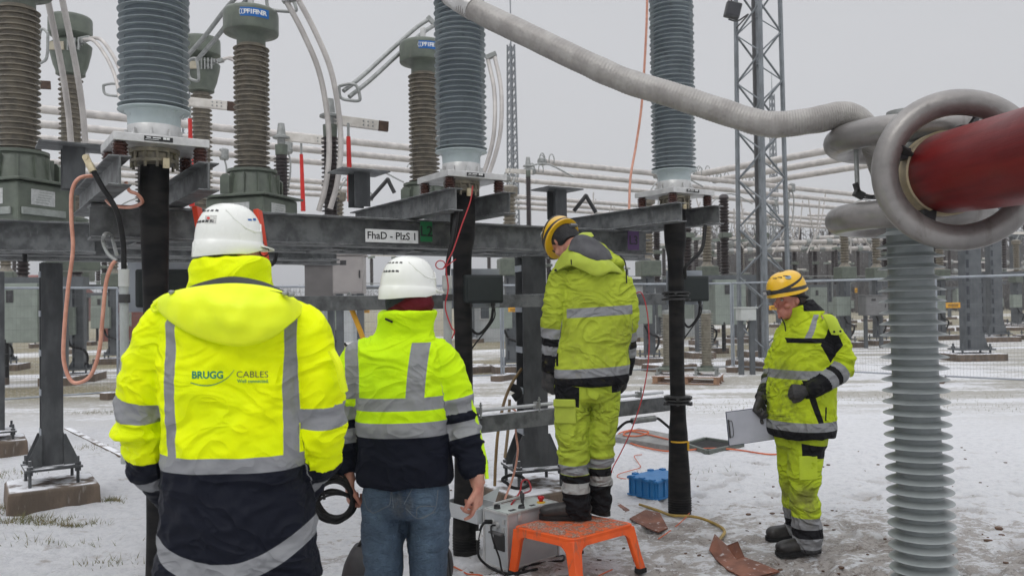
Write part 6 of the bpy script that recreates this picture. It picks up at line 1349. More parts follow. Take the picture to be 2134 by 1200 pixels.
# =================================================== man with the clipboard
def man_clip():
    Y = 5.3; g = lambda px, py, dy=0: P(px, py, Y+dy); s_ = Y/FPX
    c0 = g(1675, 900); root = thing('person', 'worker in lime jacket and yellow helmet seen from the side, holding a clipboard', 'person', (c0.x, Y, 0), 0, 'workers at the test set')
    fw = Vector((-.87, -.5, 0)); sd = Vector((.5, -.87, 0))           # chest direction, his left (nearer) side
    H = hm(g(1649, 663, .0), (-.95, -.30, 0), .10)
    LA = [g(1725, 685, -.10), g(1749, 728, -.12), g(1752, 765, -.14), g(1724, 793, -.20), g(1696, 808, -.215), g(1682, 813, -.20)]
    RA = [g(1640, 690, .16), g(1622, 740, .20), g(1610, 785, .18), g(1598, 812, .12), g(1588, 828, .08), g(1585, 833, .07)]
    mb = MB()
    loft(mb, [g(1668, 900), g(1672, 800), g(1680, 710), g(1680, 665), g(1665, 640)], [(.14, .1), (.13, .1), (.17, .1), (.12, .08), (.06, .06)], side=sd)
    for A_ in (LA, RA): loft(mb, A_, [(.042, .042)]*3+[(.034, .034), (.03, .028), (.03, .024)])
    NL = [g(1685, 900, -.06), g(1678, 960, -.07), g(1676, 1020, -.07), g(1682, 1110, -.06), g(1686, 1145, -.05)]; FL = [g(1650, 900, .12), g(1648, 960, .12), g(1650, 1020, .14), g(1660, 1100, .22), g(1664, 1118, .24)]
    for L_ in (NL, FL): loft(mb, L_, [(.07, .075), (.06, .065), (.05, .05), (.04, .04), (.038, .04)])
    hand(mb, LA[-1], (-.9, .30, -.1), (.25, .9, -.35), 1, k=.8, curl=(.8, .85, .9, .9), fat=-.003); hand(mb, RA[-1], (-.30, -.15, -.94), (.55, -.8, -.1), -1, k=.8, curl=(.25, .8, .9, 1.0), fat=-.003)
    head(mb, H, g(1676, 668, .0), .06)
    v, nr, f = remesh(mb, .0042, 3); part_mesh('body', v, f, mat('ruddy skin', (.46, .19, .14), (.38, .13, .095), 22, .5, 0, .1, 160), root); face_bits(H, root, True); helmet(H, root, 'yellow', 1.03)
    # chin strap and cap edge
    R = H.to_3x3(); mb = MB(); mb.tube(crv([H @ Vector(q) for q in ((-.078, .0, .15), (-.082, -.02, .12), (-.078, -.03, .09), (-.07, -.05, .07))], 5), .005, 8); mb.tube(crv([H @ Vector(q) for q in ((-.083, .05, .155), (-.088, -.02, .145), (-.07, -.085, .13), (0, -.118, .12), (.07, -.085, .13))], 6), .010, 8); mb.build('chin_strap', BLACKS, root)
    for A_, d, n_, th, cl, kk in ((LA, (-.9, .30, -.1), (.25, .9, -.35), 1, (.8, .85, .9, .9), 1.0), (RA, (-.30, -.15, -.94), (.55, -.8, -.1), -1, (.25, .8, .9, 1.0), 1.0)):
        mb = MB(); hand(mb, A_[-1], d, n_, th, cl, k=kk, fat=.005); v, nr, f = remesh(mb, .005, 3); part_mesh('glove', v, f, mat('black work glove', (0, 0, 0)), root)
    zw = lambda py: g(1675, py).z; xw = lambda px: (px-1675)*s_
    def zones(t, x, y, z, lid, lt):
        torso = lid < .5; near_ = lid.band(.5, 1.5); arm = lid > .5
        hem = torso*(z < zw(890)); b1 = torso*z.band(zw(890), zw(872)); b2 = torso*z.band(zw(785), zw(767))
        line = lambda x0, y0, x1, y1: ((x-xw(x0))*(zw(y1)-zw(y0)) - (z-zw(y0))*(xw(x1)-xw(x0)))
        yoke = torso*z.band(zw(712), zw(702))*(x > xw(1634))*(x < xw(1700))
        yoke2 = (line(1688, 716, 1720, 668) > 0)*(line(1720, 668, 1735, 716) > 0)*(line(1735, 716, 1710, 752) > 0)*(line(1710, 752, 1688, 716) > 0)*(y < .1)
        st1 = torso*((x-xw(1683)) - (z-zw(672))*.55).band(-.018, .018)*z.band(zw(702), zw(655))*(y < .05)
        coll = torso*(z > zw(648))*(x > xw(1668))
        pk = torso*((x-xw(1672)) + (z-zw(830))*.35).band(-.02, .02)*z.band(zw(872), zw(786))*(y < 0)
        pk2 = torso*((x-xw(1698)).abs() < .006)*z.band(zw(868), zw(840))
        a0 = arm*(lt > .30); a1 = arm*lt.band(.295, .345); a3 = arm*lt.band(.385, .43)
        return [(yoke, BLK, .7), (yoke2, BLK, .7), (st1, SIL, .4), (coll, BLK, .7), (pk, BLK, .7), (pk2, BLK, .7), (hem, BLK, .7), (b1, SIL, .4), (b2, SIL, .4), (a0, BLK, .7), (a1, SIL, .4), (a3, SIL, .4)]
    dm = lambda x, y, z, n1, n2: (n2*.7+n1*.5).ss(.52, .78)*z.ss(zw(720), zw(800))*z.ss(zw(900), zw(860))*x.ss(xw(1690), xw(1620))*.8
    m_ = cloth('stained lime jacket cloth', (.48, .60, .02), zones, .7, dirt=((.10, .115, .035), .75, .4, dm), base2=(.38, .48, .02), bump=.35)
    tor = [(1668, 907, .215, .185), (1668, 890, .22, .19), (1669, 840, .22, .19), (1671, 780, .215, .185), (1678, 730, .215, .18), (1682, 695, .20, .165), (1680, 672, .155, .135), (1674, 655, .115, .11), (1668, 643, .10, .10), (1664, 634, .095, .095)]
    jk = garment('work_jacket', m_, root, [dict(path=[g(a, b) for a, b, c, d in tor][::-1], rad=[(c, d) for a, b, c, d in tor][::-1], side=sd, p=2.3),
        dict(path=LA, rad=[(.075, .08), (.08, .08), (.076, .076), (.064, .064), (.056, .056), (.05, .05)]), dict(path=RA, rad=[(.07, .07), (.07, .07), (.062, .062), (.056, .056), (.048, .048), (.044, .044)])],
        voxel=.0085, fold=.015, seed=17, elbows=((1, .24, .10, 1.2), (2, .28, .1, 1.0)), smooth=5)
    LM = mat('lime cloth', (.46, .58, .02), (.38, .48, .02), 5, .7, 0, .35, 16)
    sheet('shoulder_flap', [(1713, 655, Y-.16), (1732, 655, Y-.17), (1745, 665, Y-.15)], [(1733, 697, Y-.225), (1745, 698, Y-.225), (1757, 695, Y-.19)], LM, jk, .012, bulge=.012, fold=.003, nx=16, nv=8)
    mb = MB()
    for a, b in ((1738, 691), (1751, 690)): mb.lathe([(.007, 0), (.007, .005)], g(a, b, -.232), Vector((.1, -1, 0)), 10)
    mb.build('snap_button', BLACKS, jk)
    mb = MB(); mb.tube(crv([g(1627, 660, -.17), g(1635, 675, -.18), g(1637, 690, -.19)], 6), .004, 6); mb.build('zip_edge', BLACKS, jk)
    def z2(t, x, y, z, lid, lt):
        return [(z < zw(1133), (.05, .05, .052), .7), (z.band(zw(1133), zw(1068)), SIL, .4), (z.band(zw(1110), zw(1092)), BLK, .7), ((z+x*.15).band(zw(944), zw(918))*(x > xw(1652))*(x < xw(1722))*(y < .0), BLK, .7)]
    dm2 = lambda x, y, z, n1, n2: (((x-xw(1660))*(x-xw(1660))*3+(z-zw(1040))*(z-zw(1040))).ss(.03, .0)*(n1+n2*.5).ss(.55, .8)*.75)
    m2 = cloth('stained lime trouser cloth', (.45, .57, .025), z2, .7, dirt=((.13, .11, .06), .7, .5, dm2), base2=(.34, .43, .025), bump=.4)
    tr = garment('work_trousers', m2, root, [dict(path=[g(1670, 870), g(1670, 900), g(1671, 925), g(1672, 935)], rad=[(.15, .13), (.165, .15), (.16, .145), (.12, .12)], side=sd, p=2.3)]+[dict(path=L_, rad=r_) for L_, r_ in ((NL, [(.115, .125), (.108, .115), (.095, .1), (.088, .09), (.08, .085)]), (FL, [(.11, .12), (.09, .10), (.075, .085), (.068, .075), (.064, .07)]))], voxel=.0085, fold=.014, seed=19, elbows=((1, .38, .12, .9), (1, .66, .06, .8)), freq=.8)
    mb = MB(); q = g(1685, 975, -.185); mb.box(q+Vector((0, .006, 0)), (.12, .012, .15), Matrix.Rotation(.1, 4, 'Z')); mb.build('cargo_pocket', mat('lime cloth', (0, 0, 0)), tr, smooth=0, bevel=.009)
    a = NL[-1]; boot(root, (a.x, a.y, 0), (-.95, -.2), .30, 0.0, .17); a = FL[-1]; boot(root, (a.x, a.y, 0), (-.98, .0), .29, 0.0, .15)
    # clipboard held in the far hand
    q = [g(1512, 858, .02), g(1590, 846, -.05), g(1620, 915, -.06), g(1519, 929, .02)]
    q = [g(1512, 858, .05), g(1588, 848, .05), g(1620, 914, .05), g(1519, 929, .05)]
    q[2] = q[1]+(q[3]-q[0])*.98+(q[1]-q[0])*.27; q[2].y = Y+.05
    n_ = Vector((0, 1, 0)); cbx = thing('clipboard', 'white clipboard held low by the worker at the right', 'clipboard', q[3])
    MB().ring_loft([[p-n_*.0 for p in q], [p+n_*.004 for p in q]]).build('board', mat('board edge navy', (.02, .03, .07), None, 5, .5), cbx, smooth=0)
    cc = sum(q, Vector())/4; MB().ring_loft([[cc+(p-cc)*.965-n_*.0025 for p in q], [cc+(p-cc)*.965-n_*.0005 for p in q]]).build('paper', mat('paper', (.44, .45, .50), (.38, .39, .44), 5, .6), cbx, smooth=0)
    e_ = (q[3]-q[0]).normalized(); r_ = (q[1]-q[0]).normalized(); m0 = q[0].lerp(q[3], .5)+r_*.012
    mb = MB(); mb.bar(m0-e_*.06-n_*.006, m0+e_*.06-n_*.006, .008, .01); mb.tube(crv([m0-e_*.05-n_*.008, m0-e_*.045+r_*.02-n_*.014, m0+e_*.045+r_*.02-n_*.014, m0+e_*.05-n_*.008], 5), .0025, 6); mb.build('clip', DARKST, cbx, smooth=0)
man_clip()
# coil of black cable carried by the man in the fleece jacket
cc = P(697, 1032, 3.27); t_ = thing('cable_coil', 'coil of black cable hanging from the left hand of the man in jeans', 'cable coil', cc); rr4 = random.Random(11)
for k in range(15):
    a0 = rr4.uniform(-.2, .2); A_ = .075+rr4.uniform(-.008, .008); B_ = .05+rr4.uniform(0, .045); dz = rr4.gauss(0, .004); tilt = rr4.uniform(-.2, .2)
    if k < 10: A_ *= 1.05; dz -= .006*(k % 3)
    MB().tube([cc+Vector((A_*math.cos(q)*math.cos(.5)-B_*.12*math.sin(q), A_*math.cos(q)*.35+.014*math.sin(q*2+k)+rr4.gauss(0, .0008), B_*math.sin(q)+dz-.09+B_)) for q in np.linspace(a0, a0+6.28, 40)[:-1]], .0055, 8, close=True).build('cable_turn', BLACKS, t_)
MB().tube(crv([P(690, 960, 3.25), P(680, 985, 3.25), P(672, 1010, 3.24), P(676, 1040, 3.25)], 6), .0055, 8).build('cable_tail', BLACKS, t_)
# ------------------------------------------------------------------ mesh fence
def fence_panel(a, b, label, grp='temporary mesh fence panels', h=2.0):
    t_ = thing('mesh_fence', label, 'fence', a, 0, grp); d = (b-a); L = d.length; d.normalize(); z0 = .12
    mb = MB(); 
    for p in (a, b-d*.05): mb.tube([p+Z*.02, p+Z*h], .021, 8)
    for z_ in (z0, h-.01): mb.tube([a+Z*z_, b+Z*z_-d*.05], .016 if z_ < 1 else .021, 8)
    mb.build('frame', GALVL, t_)
    mb = MB(); n = int(L/.055)
    for k in range(1, n): q = a+d*(L*k/n); mb.bar(q+Z*z0, q+Z*(h-.02), .0016, .0016, up=Vector((0, 1, 0)))
    for z_ in np.arange(z0+.16, h-.05, .2): mb.bar(a+Z*z_, b+Z*z_, .004, .004)
    mb.build('wire_mesh', mat('dull fence wire', (.16, .165, .17), None, 5, .6), t_, smooth=0)
poly = [PZ(-150, 858), PZ(252, 829), PZ(1050, 792), PZ(1530, 774), PZ(1955, 796), PZ(2330, 815)]
k_ = 0; names_ = ['far left edge', 'behind the copper earth loop', 'behind the parka man', 'behind the yellow stick', 'behind the fleece jacket man', 'behind the middle cable', 'left of the stool worker', 'behind the stool worker', 'left of the pallet', 'behind the pallet', 'behind the lattice tower base', 'right of the clipboard worker', 'behind the disc insulator column', 'right of the disc insulator column', 'at the far right edge', 'outermost right']
for i in range(len(poly)-1):
    a, b = poly[i], poly[i+1]; n = max(1, round((b-a).length/3.5))
    for j in range(n):
        p, q = a.lerp(b, j/n), a.lerp(b, (j+1)/n)
        mid = (pxof(p)+pxof(q))/2
        fence_panel(p, q, 'grey wire mesh fence panel '+names_[min(k_, 15)]+' ('+('left' if mid < 700 else 'middle' if mid < 1400 else 'right')+' part)')
        R = Matrix.Rotation(random.uniform(-.2, .2)+1.2, 4, 'Z'); o = MB().box(p+Z*.06, (.68, .24, .13), R).build('fence_foot', CONC, smooth=0, bevel=.015); tag(o, 'concrete fence block under the mesh panel '+names_[min(k_, 15)], 'fence block', 'concrete fence blocks'); k_ += 1
YS = mat('orange yellow sign', (.72, .36, .02), (.6, .3, .02), 20, .5)
def ysign(px, py, Y, w, h, lab):
    c = P(px, py, Y); t_ = thing('warning_sign', lab, 'sign', c, 0, 'small yellow signs'); MB().box(c, (w*Y/FPX, .01, h*Y/FPX)).build('plate', YS, t_, smooth=0)
    mb = MB()
    for k in (-.2, .1): mb.box(c-Vector((0, .008, 0))+Z*k*h*Y/FPX, (w*Y/FPX*.7, .003, h*Y/FPX*.12))
    mb.build('print', INK, t_, smooth=0)
ysign(1614, 641, 16.0, 22, 9, 'small yellow sign on the mesh fence beside the clipboard worker'); ysign(1986, 636, 19, 30, 11, 'small yellow sign between the disc column and the steel post'); ysign(1071, 645, 17.0, 24, 9, 'small yellow sign on the fence left of the stool worker'); ysign(762, 648, 16.6, 16, 8, 'small yellow sign above the fleece jacket collar'); ysign(1784, 605, 17, 5, 9, 'tiny yellow tag on the fence right of the clipboard worker')
# ------------------------------------------------------------------ lattice tower and masts
def lattice(name, base, s0, s1, H, npan, leg, br, rot, m, label, cat, group=None, rod=0, zb=0.25, x=False):
    t_ = thing(name, label, cat, base, 0, group)
    def cor(i, z_): k = (s0+(s1-s0)*z_/H)/2; a = rot+math.pi/4+i*math.pi/2; return base+Vector((math.cos(a)*k*1.414, math.sin(a)*k*1.414, z_))
    for i in range(4): MB().bar(cor(i, zb), cor(i, H), leg, leg, up=Vector((math.cos(rot), math.sin(rot), 0))).build('leg', m, t_, smooth=0)
    mb = MB(); zs = np.linspace(zb+.2, H, npan+1)
    for i in range(4):
        for k in range(npan):
            a, b = (i, i+1) if (k+i) % 2 == 0 else (i+1, i)
            mb.bar(cor(a % 4, zs[k]), cor(b % 4, zs[k+1]), br, br*.5)
            if x: mb.bar(cor(b % 4, zs[k]), cor(a % 4, zs[k+1]), br, br*.5)
    mb.build('bracing', m, t_, smooth=0)
    if rod: MB().tube([base+Z*H, base+Z*(H+rod)], [leg*.6, leg*.25], 8).build('lightning_rod', m, t_)
    return t_, cor
tb_ = PZ(1594, 768); TOWM = mat('weathered tower steel', (.21, .23, .245), (.15, .165, .175), 3, .55, .3, .1, 50, dirt=((.1, .11, .12), .6, .5))
tw, cor = lattice('lattice_tower', tb_, .80, .66, 13, 22, .075, .045, TH-.02, TOWM, 'grey steel lattice tower rising behind the ribbed duct, with a floodlight', 'lattice tower', x=False)
MB().bar(tb_+Z*.25+Vector((-.08, .1, 0)), tb_+Z*13+Vector((-.08, .1, 0)), .10, .06).build('cable_tray', DARKST, tw, smooth=0)
for i in range(4): q = cor(i, .25); MB().lathe([(.09, .2), (.09, .24), (.04, .25), (.04, .34)], Vector((q.x, q.y, 0)), Z, 10).build('foot', TOWM, tw)
foundation(tb_, 1.25, 1.25, .22, 'large brown concrete base under the lattice tower')
fl = P(1527, 22, 18); ft = thing('floodlight', 'dark square floodlight on a bracket at the left side of the lattice tower', 'floodlight', fl)
MB().box(fl, (.34, .16, .36), Matrix.Rotation(.25, 4, 'Y')).build('lamp_housing', DARKST, ft, smooth=0, bevel=.03)
MB().box(fl-Vector((0, .09, .0)), (.28, .01, .28), Matrix.Rotation(.25, 4, 'Y')).build('front_glass', mat('dark glass', (.03, .03, .035), None, 5, .1), ft, smooth=0)
mb = MB(); mb.tube(crv([fl+Vector((-.1, 0, -.2)), fl+Vector((.1, 0, -.24)), fl+Vector((.34, 0, -.1)), cor(1, fl.z)+Z*.0]), .018, 8); mb.tube([fl+Vector((0, 0, .15)), fl+Vector((-.1, 0, .5))], .02, 8); mb.build('bracket', DARKST, ft)
MASTM = mat('distant mast steel', (.17, .19, .21), None, 3, .6)
m1 = P(1072, 620, 80); m1.z = 0; lattice('lattice_mast', m1, 1.0, .5, 27, 34, .12, .07, .6, MASTM, 'tall thin lattice mast with spike right of the middle bushing', 'mast', 'distant lightning masts', rod=14, zb=0, x=True)
m2 = P(1617, 620, 105); m2.z = 0; lattice('lattice_mast', m2, 1.0, .4, 28, 30, .10, .06, .3, MASTM, 'thin lattice mast seen through the right edge of the lattice tower', 'mast', 'distant lightning masts', rod=3, zb=0, x=True)
m3 = P(391, 620, 70); m3.z = 0; lattice('lattice_mast', m3, .8, .4, 30, 36, .09, .05, .3, MASTM, 'thin lattice mast at the right edge of the leftmost bushing', 'mast', 'distant lightning masts', rod=6, zb=0, x=True)
# ------------------------------------------------------------------ busbars
BUSM = ALUP
def busbar(px, py, z_, d, pxa, pxb, r, label, grp='pale tubular busbars'):
    p = PZ(px, py, z_); a = onpx2(p, d, pxa); b = onpx2(p, d, pxb); t_ = thing('busbar', label, 'busbar', a, 0, grp)
    MB().tube([a, a.lerp(b, .5), b], r, 12).build('tube', BUSM, t_); L = (b-a).length; dd = (b-a).normalized(); return t_, a, b, dd, L
def onpx2(p0, d, px):
    q = M3.transposed() @ (p0-Vector((0, 0, CZ))); e = M3.transposed() @ d; k = (px-1067)/FPX
    return p0+d*((-k*q.z-q.x)/(e.x+k*e.z))
def loops(t_, p, dd, n=3, s=.16):
    for k in range(n):
        c = p+dd*(.16*k-.1)+Z*.05; MB().tube([c+Vector((dd.x*math.cos(q)*s*.55, dd.y*math.cos(q)*s*.55, s*math.sin(q)))+Vector((-dd.y, dd.x, 0))*.12*(1 if k % 2 else -1) for q in np.linspace(-.6, 3.7, 14)], .014, 6).build('corona_loop', CAST, t_)
    MB().lathe([(.09, -.02), (.11, .03), (.11, .13), (.09, .18)], p-dd*.1, dd, 12).build('end_clamp', CAST, t_)
def clampdrop(t_, p, drop):
    mb = MB(); mb.lathe([(.10, -.14), (.12, -.1), (.12, .12), (.05, .16)], p, Z, 10); mb.build('tube_clamp', CAST, t_, smooth=0)
    MB().tube(crv([p-Z*.1, p+Vector((.06, 0, -.4)), p+Vector((.0, 0, -drop*.6)), p+Vector((-.25, 0, -drop))], 5), .022, 6).build('dropper', CAST, t_)
ordn = ['uppermost', 'second highest', 'third highest', 'fourth highest', 'fifth highest', 'sixth highest', 'lowest']
for i, (px, py, e1_, s2, r) in enumerate(((881, 311, 900, 1131, .085), (881, 335, 905, 1110, .085), (870, 357, 872, 1057, .08), (674, 380, 735, 1058, .08), (605, 389, 760, 1060, .08), (600, 402, 770, 1062, .075))):
    t_, a, b, dd, L = busbar(px, py, 5.5, U, -80, e1_, r, ordn[i]+' of the pale busbar tubes crossing behind the green transformers')
    if i in (2, 3, 4, 5): loops(t_, b, -dd)
    if i < 4:
        for k in ((.55,), (.62,), (.5,), (.7,))[i]: clampdrop(t_, a.lerp(b, k), 1.6)
    t_, a, b, dd, L = busbar(px, py, 5.5, U, s2, 2290-60*i, r, ordn[i]+' of the pale busbar tubes running right from the thin dark post')
    loops(t_, a, dd)
    for k in (.12+.05*i, .30+.03*i): clampdrop(t_, a.lerp(b, k), 1.8)
for i, (px, py, r) in enumerate(((1452, 364, .11), (1492, 376, .11), (1560, 384, .105))):
    t_, a, b, dd, L = busbar(px, py, 5.9, -NN, px, 2400, r, ordn[i]+' of the thick busbar tubes rising to the right behind the tower', 'thick rising busbars')
    loops(t_, a, dd, 4, .2)
# ------------------------------------------------------------------ repeated yard equipment
FAR_ST = mat('yard column steel', (.115, .125, .133), (.08, .088, .095), 3, .6, .2, 0, 40)
GAP_SHADE = mat('painted batten gap shade', (.03, .035, .045), None, 4, .7)
def batcol(mb, mg, c, h, w, d, rot):     # solid box; dark strips on one face stand in for shade in batten gaps
    R = Matrix.Rotation(rot, 4, 'Z'); mb.box(c+Z*h/2, (w, d, h), R)
    n = int(h/.32)
    for k in range(n): mg.box(c+Z*(h*(k+.5)/n)+R @ Vector((-w*.36, -d/2-.004, 0)), (w*.16, .008, h/n*.62), R)
def unit_disconnector():
    t_ = thing('yard_disconnector', 'x', 'disconnector', (0, 0, 0), 0, 'distant yard disconnectors')
    for s in (-1, 1):
        mb = MB(); mg = MB(); batcol(mb, mg, Vector((s*.9, 0, .25)), 2.1, .2, .2, 0); c = mb.build('column', FAR_ST, t_, smooth=0, local=True); mg.build('batten_gap_shade', GAP_SHADE, c, smooth=0, local=True)
        mb = MB(); mb.box((s*.9, 0, .26), (.42, .42, .03))
        for a in (-.16, .16):
            for b in (-.16, .16): mb.lathe([(.02, .1), (.02, .34)], (s*.9+a, b, 0), Z, 6)
        mb.build('base_plate', FAR_ST, c, smooth=0, local=True)
        MB().box((s*.9, 0, .08), (.75, .75, .18)).build('footing', CONC, t_, smooth=0, local=True)
    MB().box((0, 0, 2.42), (2.9, .16, .16)).build('cross_beam', FAR_ST, t_, smooth=0, local=True)
    for x_ in (-1.2, 0, 1.2):
        mb = MB(); mb.lathe([(.05, 2.5)]+[(.09 if k % 2 else .065, 2.56+k*.045) for k in range(26)]+[(.05, 3.76)], (x_, 0, 0), Z, 10, ); mb.build('insulator', DARKI, t_, local=True)
        mb = MB(); mb.box((x_, 0, 3.82), (.14, .5, .1)); mb.lathe([(.07, 2.5), (.07, 2.56)], (x_, 0, 0), Z, 8); mb.build('head', GREENL, t_, smooth=0, local=True)
    MB().box((.6, -.02, 3.92), (1.25, .07, .09)).build('arm', mat('off-white arm', (0, 0, 0)), t_, smooth=0, local=True)
    MB().box((-.75, -.02, 3.92), (.7, .07, .09)).build('arm', mat('off-white arm', (0, 0, 0)), t_, smooth=0, local=True)
    mb = MB(); mb.tube([(-1.5, -.15, 2.6), (1.5, -.15, 2.6)], .02, 6); mb.tube([(.9, -.18, .9), (.9, -.18, 2.6)], .02, 6); mb.build('drive_rod', CAST, t_, local=True)
    MB().box((.9, -.2, 1.2), (.34, .22, .5)).build('drive_box', GREENL, t_, smooth=0, local=True, bevel=.01)
    return t_
def unit_transformer():
    t_ = thing('yard_transformer', 'x', 'transformer', (0, 0, 0), 0, 'distant yard transformers')
    mb = MB(); mg = MB(); batcol(mb, mg, Vector((0, 0, .25)), 2.0, .24, .22, 0); c = mb.build('column', FAR_ST, t_, smooth=0, local=True); mg.build('batten_gap_shade', GAP_SHADE, c, smooth=0, local=True)
    mb = MB(); mb.box((0, 0, .26), (.48, .48, .03))
    for s in (-1, 1):
        mb.prism([(.0, 0), (.2, 0), (.2, .05), (.0, .4)], (0, s*.1, .27), (s, 0, 0), Z, .015)
        for b in (-1, 1): mb.lathe([(.022, .1), (.022, .36)], (s*.19, b*.19, 0), Z, 6)
    mb.build('base_plate', FAR_ST, c, smooth=0, local=True)
    MB().box((0, 0, .08), (.9, .9, .18)).build('footing', CONC, t_, smooth=0, local=True)
    MB().box((0, 0, 2.45), (.55, .5, .4)).build('terminal_box', GREEN, t_, smooth=0, local=True, bevel=.03)
    MB().lathe([(.2, 2.65), (.13, 2.75)]+[(.16 if k % 2 else .11, 2.8+k*.045) for k in range(28)]+[(.12, 4.08), (.2, 4.12), (.22, 4.3), (.1, 4.36)], (0, 0, 0), Z, 14).build('porcelain', PORC, t_, local=True)
    MB().box((-.28, -.2, 1.35), (.5, .24, .62)).build('control_box', GREENL, t_, smooth=0, local=True, bevel=.01)
    MB().tube(crv([(-.2, -.2, 1.0), (-.1, -.25, .8), (.15, -.2, .7), (.2, -.1, .5), (.12, 0, .3)], 5), .03, 8).build('cable', BLACKS, t_, local=True)
    mb = MB(); mb.tube(crv([(0, 0, 4.3), (.3, 0, 4.7), (.9, .1, 4.9), (1.6, .1, 4.6)], 5), .02, 6); mb.build('lead', CAST, t_, local=True)
    return t_
def unit_breaker():
    t_ = thing('circuit_breaker', 'x', 'circuit breaker', (0, 0, 0), 0, 'distant circuit breakers')
    for s in (-1, 1):
        c = MB().box((s*.8, 0, 1.1), (.18, .2, 2.0)).build('leg', FAR_ST, t_, smooth=0, local=True); MB().box((s*.8, 0, .08), (.7, .7, .18)).build('footing', CONC, t_, smooth=0, local=True)
    cbn = MB().box((0, -.1, 1.55), (.9, .5, 1.25)).build('drive_cabinet', GREENL, t_, smooth=0, local=True, bevel=.015)
    mb = MB(); mb.box((-.1, -.36, 1.9), (.14, .01, .26)); mb.build('inspection_window', DARKST, cbn, smooth=0, local=True)
    MB().box((0, 0, 2.2), (2.6, .3, .22)).build('cross_beam', FAR_ST, t_, smooth=0, local=True)
    for x_ in (-1.1, 0, 1.1):
        MB().lathe([(.12, 2.3)]+[(.14 if k % 2 else .09, 2.36+k*.045) for k in range(22)]+[(.12, 3.36), (.12, 3.5)]+[(.15 if k % 2 else .10, 3.54+k*.045) for k in range(22)]+[(.12, 4.56), (.06, 4.6)], (x_, 0, 0), Z, 12).build('interrupter', DARKI, t_, local=True)
        MB().box((x_, -.05, 3.43), (.3, .3, .14)).build('mid_flange', GREEN, t_, smooth=0, local=True, bevel=.02)
    MB().tube([(-.2, -.3, 1.0), (-.2, -.3, .2)], .06, 8).build('cable', BLACKS, t_, local=True)
    return t_
def unit_portal():
    t_ = thing('steel_post', 'x', 'steel post', (0, 0, 0), 0, 'tall battened steel posts')
    mb = MB(); mg = MB(); batcol(mb, mg, Vector((0, 0, .25)), 4.4, .42, .3, 0); c = mb.build('column', FAR_ST, t_, smooth=0, local=True); mg.build('batten_gap_shade', GAP_SHADE, c, smooth=0, local=True)
    mb = MB(); mb.box((0, 0, .28), (.9, .6, .04))
    for a in (-.36, .36):
        for b in (-.2, .2): mb.lathe([(.03, .12), (.03, .42)], (a, b, 0), Z, 6); mb.lathe([(.055, .3), (.055, .35)], (a, b, 0), Z, 6)
    for s in (-1, 1): mb.prism([(.2, 0), (.36, 0), (.2, .5)], (0, -.14, .3), (s, 0, 0), Z, .02)
    mb.build('base_plate', FAR_ST, c, smooth=0, local=True)
    MB().box((0, 0, .08), (1.3, .95, .2)).build('footing', CONC, t_, smooth=0, local=True, bevel=.02)
    mb = MB(); mb.box((0, 0, 4.7), (1.5, .25, .12)); mb.build('cap_beam', FAR_ST, t_, smooth=0, local=True)
    for x_ in (-.55, .55): MB().lathe([(.07, 4.76)]+[(.1 if k % 2 else .07, 4.8+k*.05) for k in range(24)]+[(.07, 6.0), (.09, 6.05), (.09, 6.12)], (x_, 0, 0), Z, 10).build('insulator', DARKI, t_, local=True)
    MB().tube([(-1.8, 0, 6.18), (1.8, 0, 6.18)], .07, 10).build('bus_tube', BUSM, t_, local=True)
    return t_
def place_all(proto, spots, word):
    for i, (px, Y, a, lab) in enumerate(spots):
        q = P(px, 620, Y); loc = (q.x, q.y, 0)
        if i == 0: proto.location = loc; proto.rotation_euler = (0, 0, a); proto['label'] = lab
        else: dup(proto, loc, a, lab)
place_all(unit_disconnector(), [(1690, 36, .1, 'yard disconnector with three dark posts just above the yellow helmet at right'), (1790, 37, .1, 'yard disconnector between the yellow helmet and the disc column'), (1500, 30, TH, 'yard disconnector seen left of the lattice tower'),
    (1450, 40, TH, 'yard disconnector behind the rightmost junction box'), (1600, 46, TH, 'yard disconnector seen through the lattice tower'), (1890, 44, .1, 'yard disconnector directly behind the disc column'), (1980, 38, .1, 'yard disconnector right of the disc column under the big ring'),
    (2095, 30, .1, 'nearest yard disconnector at the right edge'), (1750, 52, TH, 'far yard disconnector behind the clipboard worker'), (1340, 33, TH, 'yard disconnector right of the stool worker'), (1020, 34, TH, 'yard disconnector left of the stool worker'), (775, 38, TH, 'yard disconnector seen above the nearest fleece jacket helmet'),
    (205, 30, TH, 'yard disconnector seen through the copper earth loop'), (30, 34, TH, 'yard disconnector at the far left edge'), (2050, 50, .1, 'far yard disconnector between the right steel posts'), (1660, 64, TH, 'farthest yard disconnector behind the right helmet'), (1850, 60, .1, 'farthest yard disconnector behind the disc column'), (1280, 55, TH, 'far yard disconnector behind the stool worker'), (1390, 60, TH, 'far yard disconnector behind the rightmost cable')], 'd')
place_all(unit_transformer(), [(1762, 27, .2, 'yard transformer on a battened column right of the clipboard worker'), (1828, 28, .2, 'yard transformer left of the disc column'), (165, 18.5, .2, 'yard transformer on its column inside the copper earth loop'), (236, 24, .2, 'yard transformer left of the parka sleeve'),
    (1475, 25, .2, 'yard transformer behind the rightmost junction box'), (1352, 21, .2, 'yard transformer between the stool worker and the rightmost cable'), (1064, 19, .2, 'yard transformer left of the worker on the stool'), (705, 19.5, .2, 'yard transformer below the grey cabinet'), (1960, 31, .2, 'yard transformer right of the disc column'), (12, 22, .2, 'yard transformer cut by the left edge'), (1545, 33, .2, 'yard transformer behind the lattice tower'), (2120, 40, .2, 'yard transformer far at the right edge')], 't')
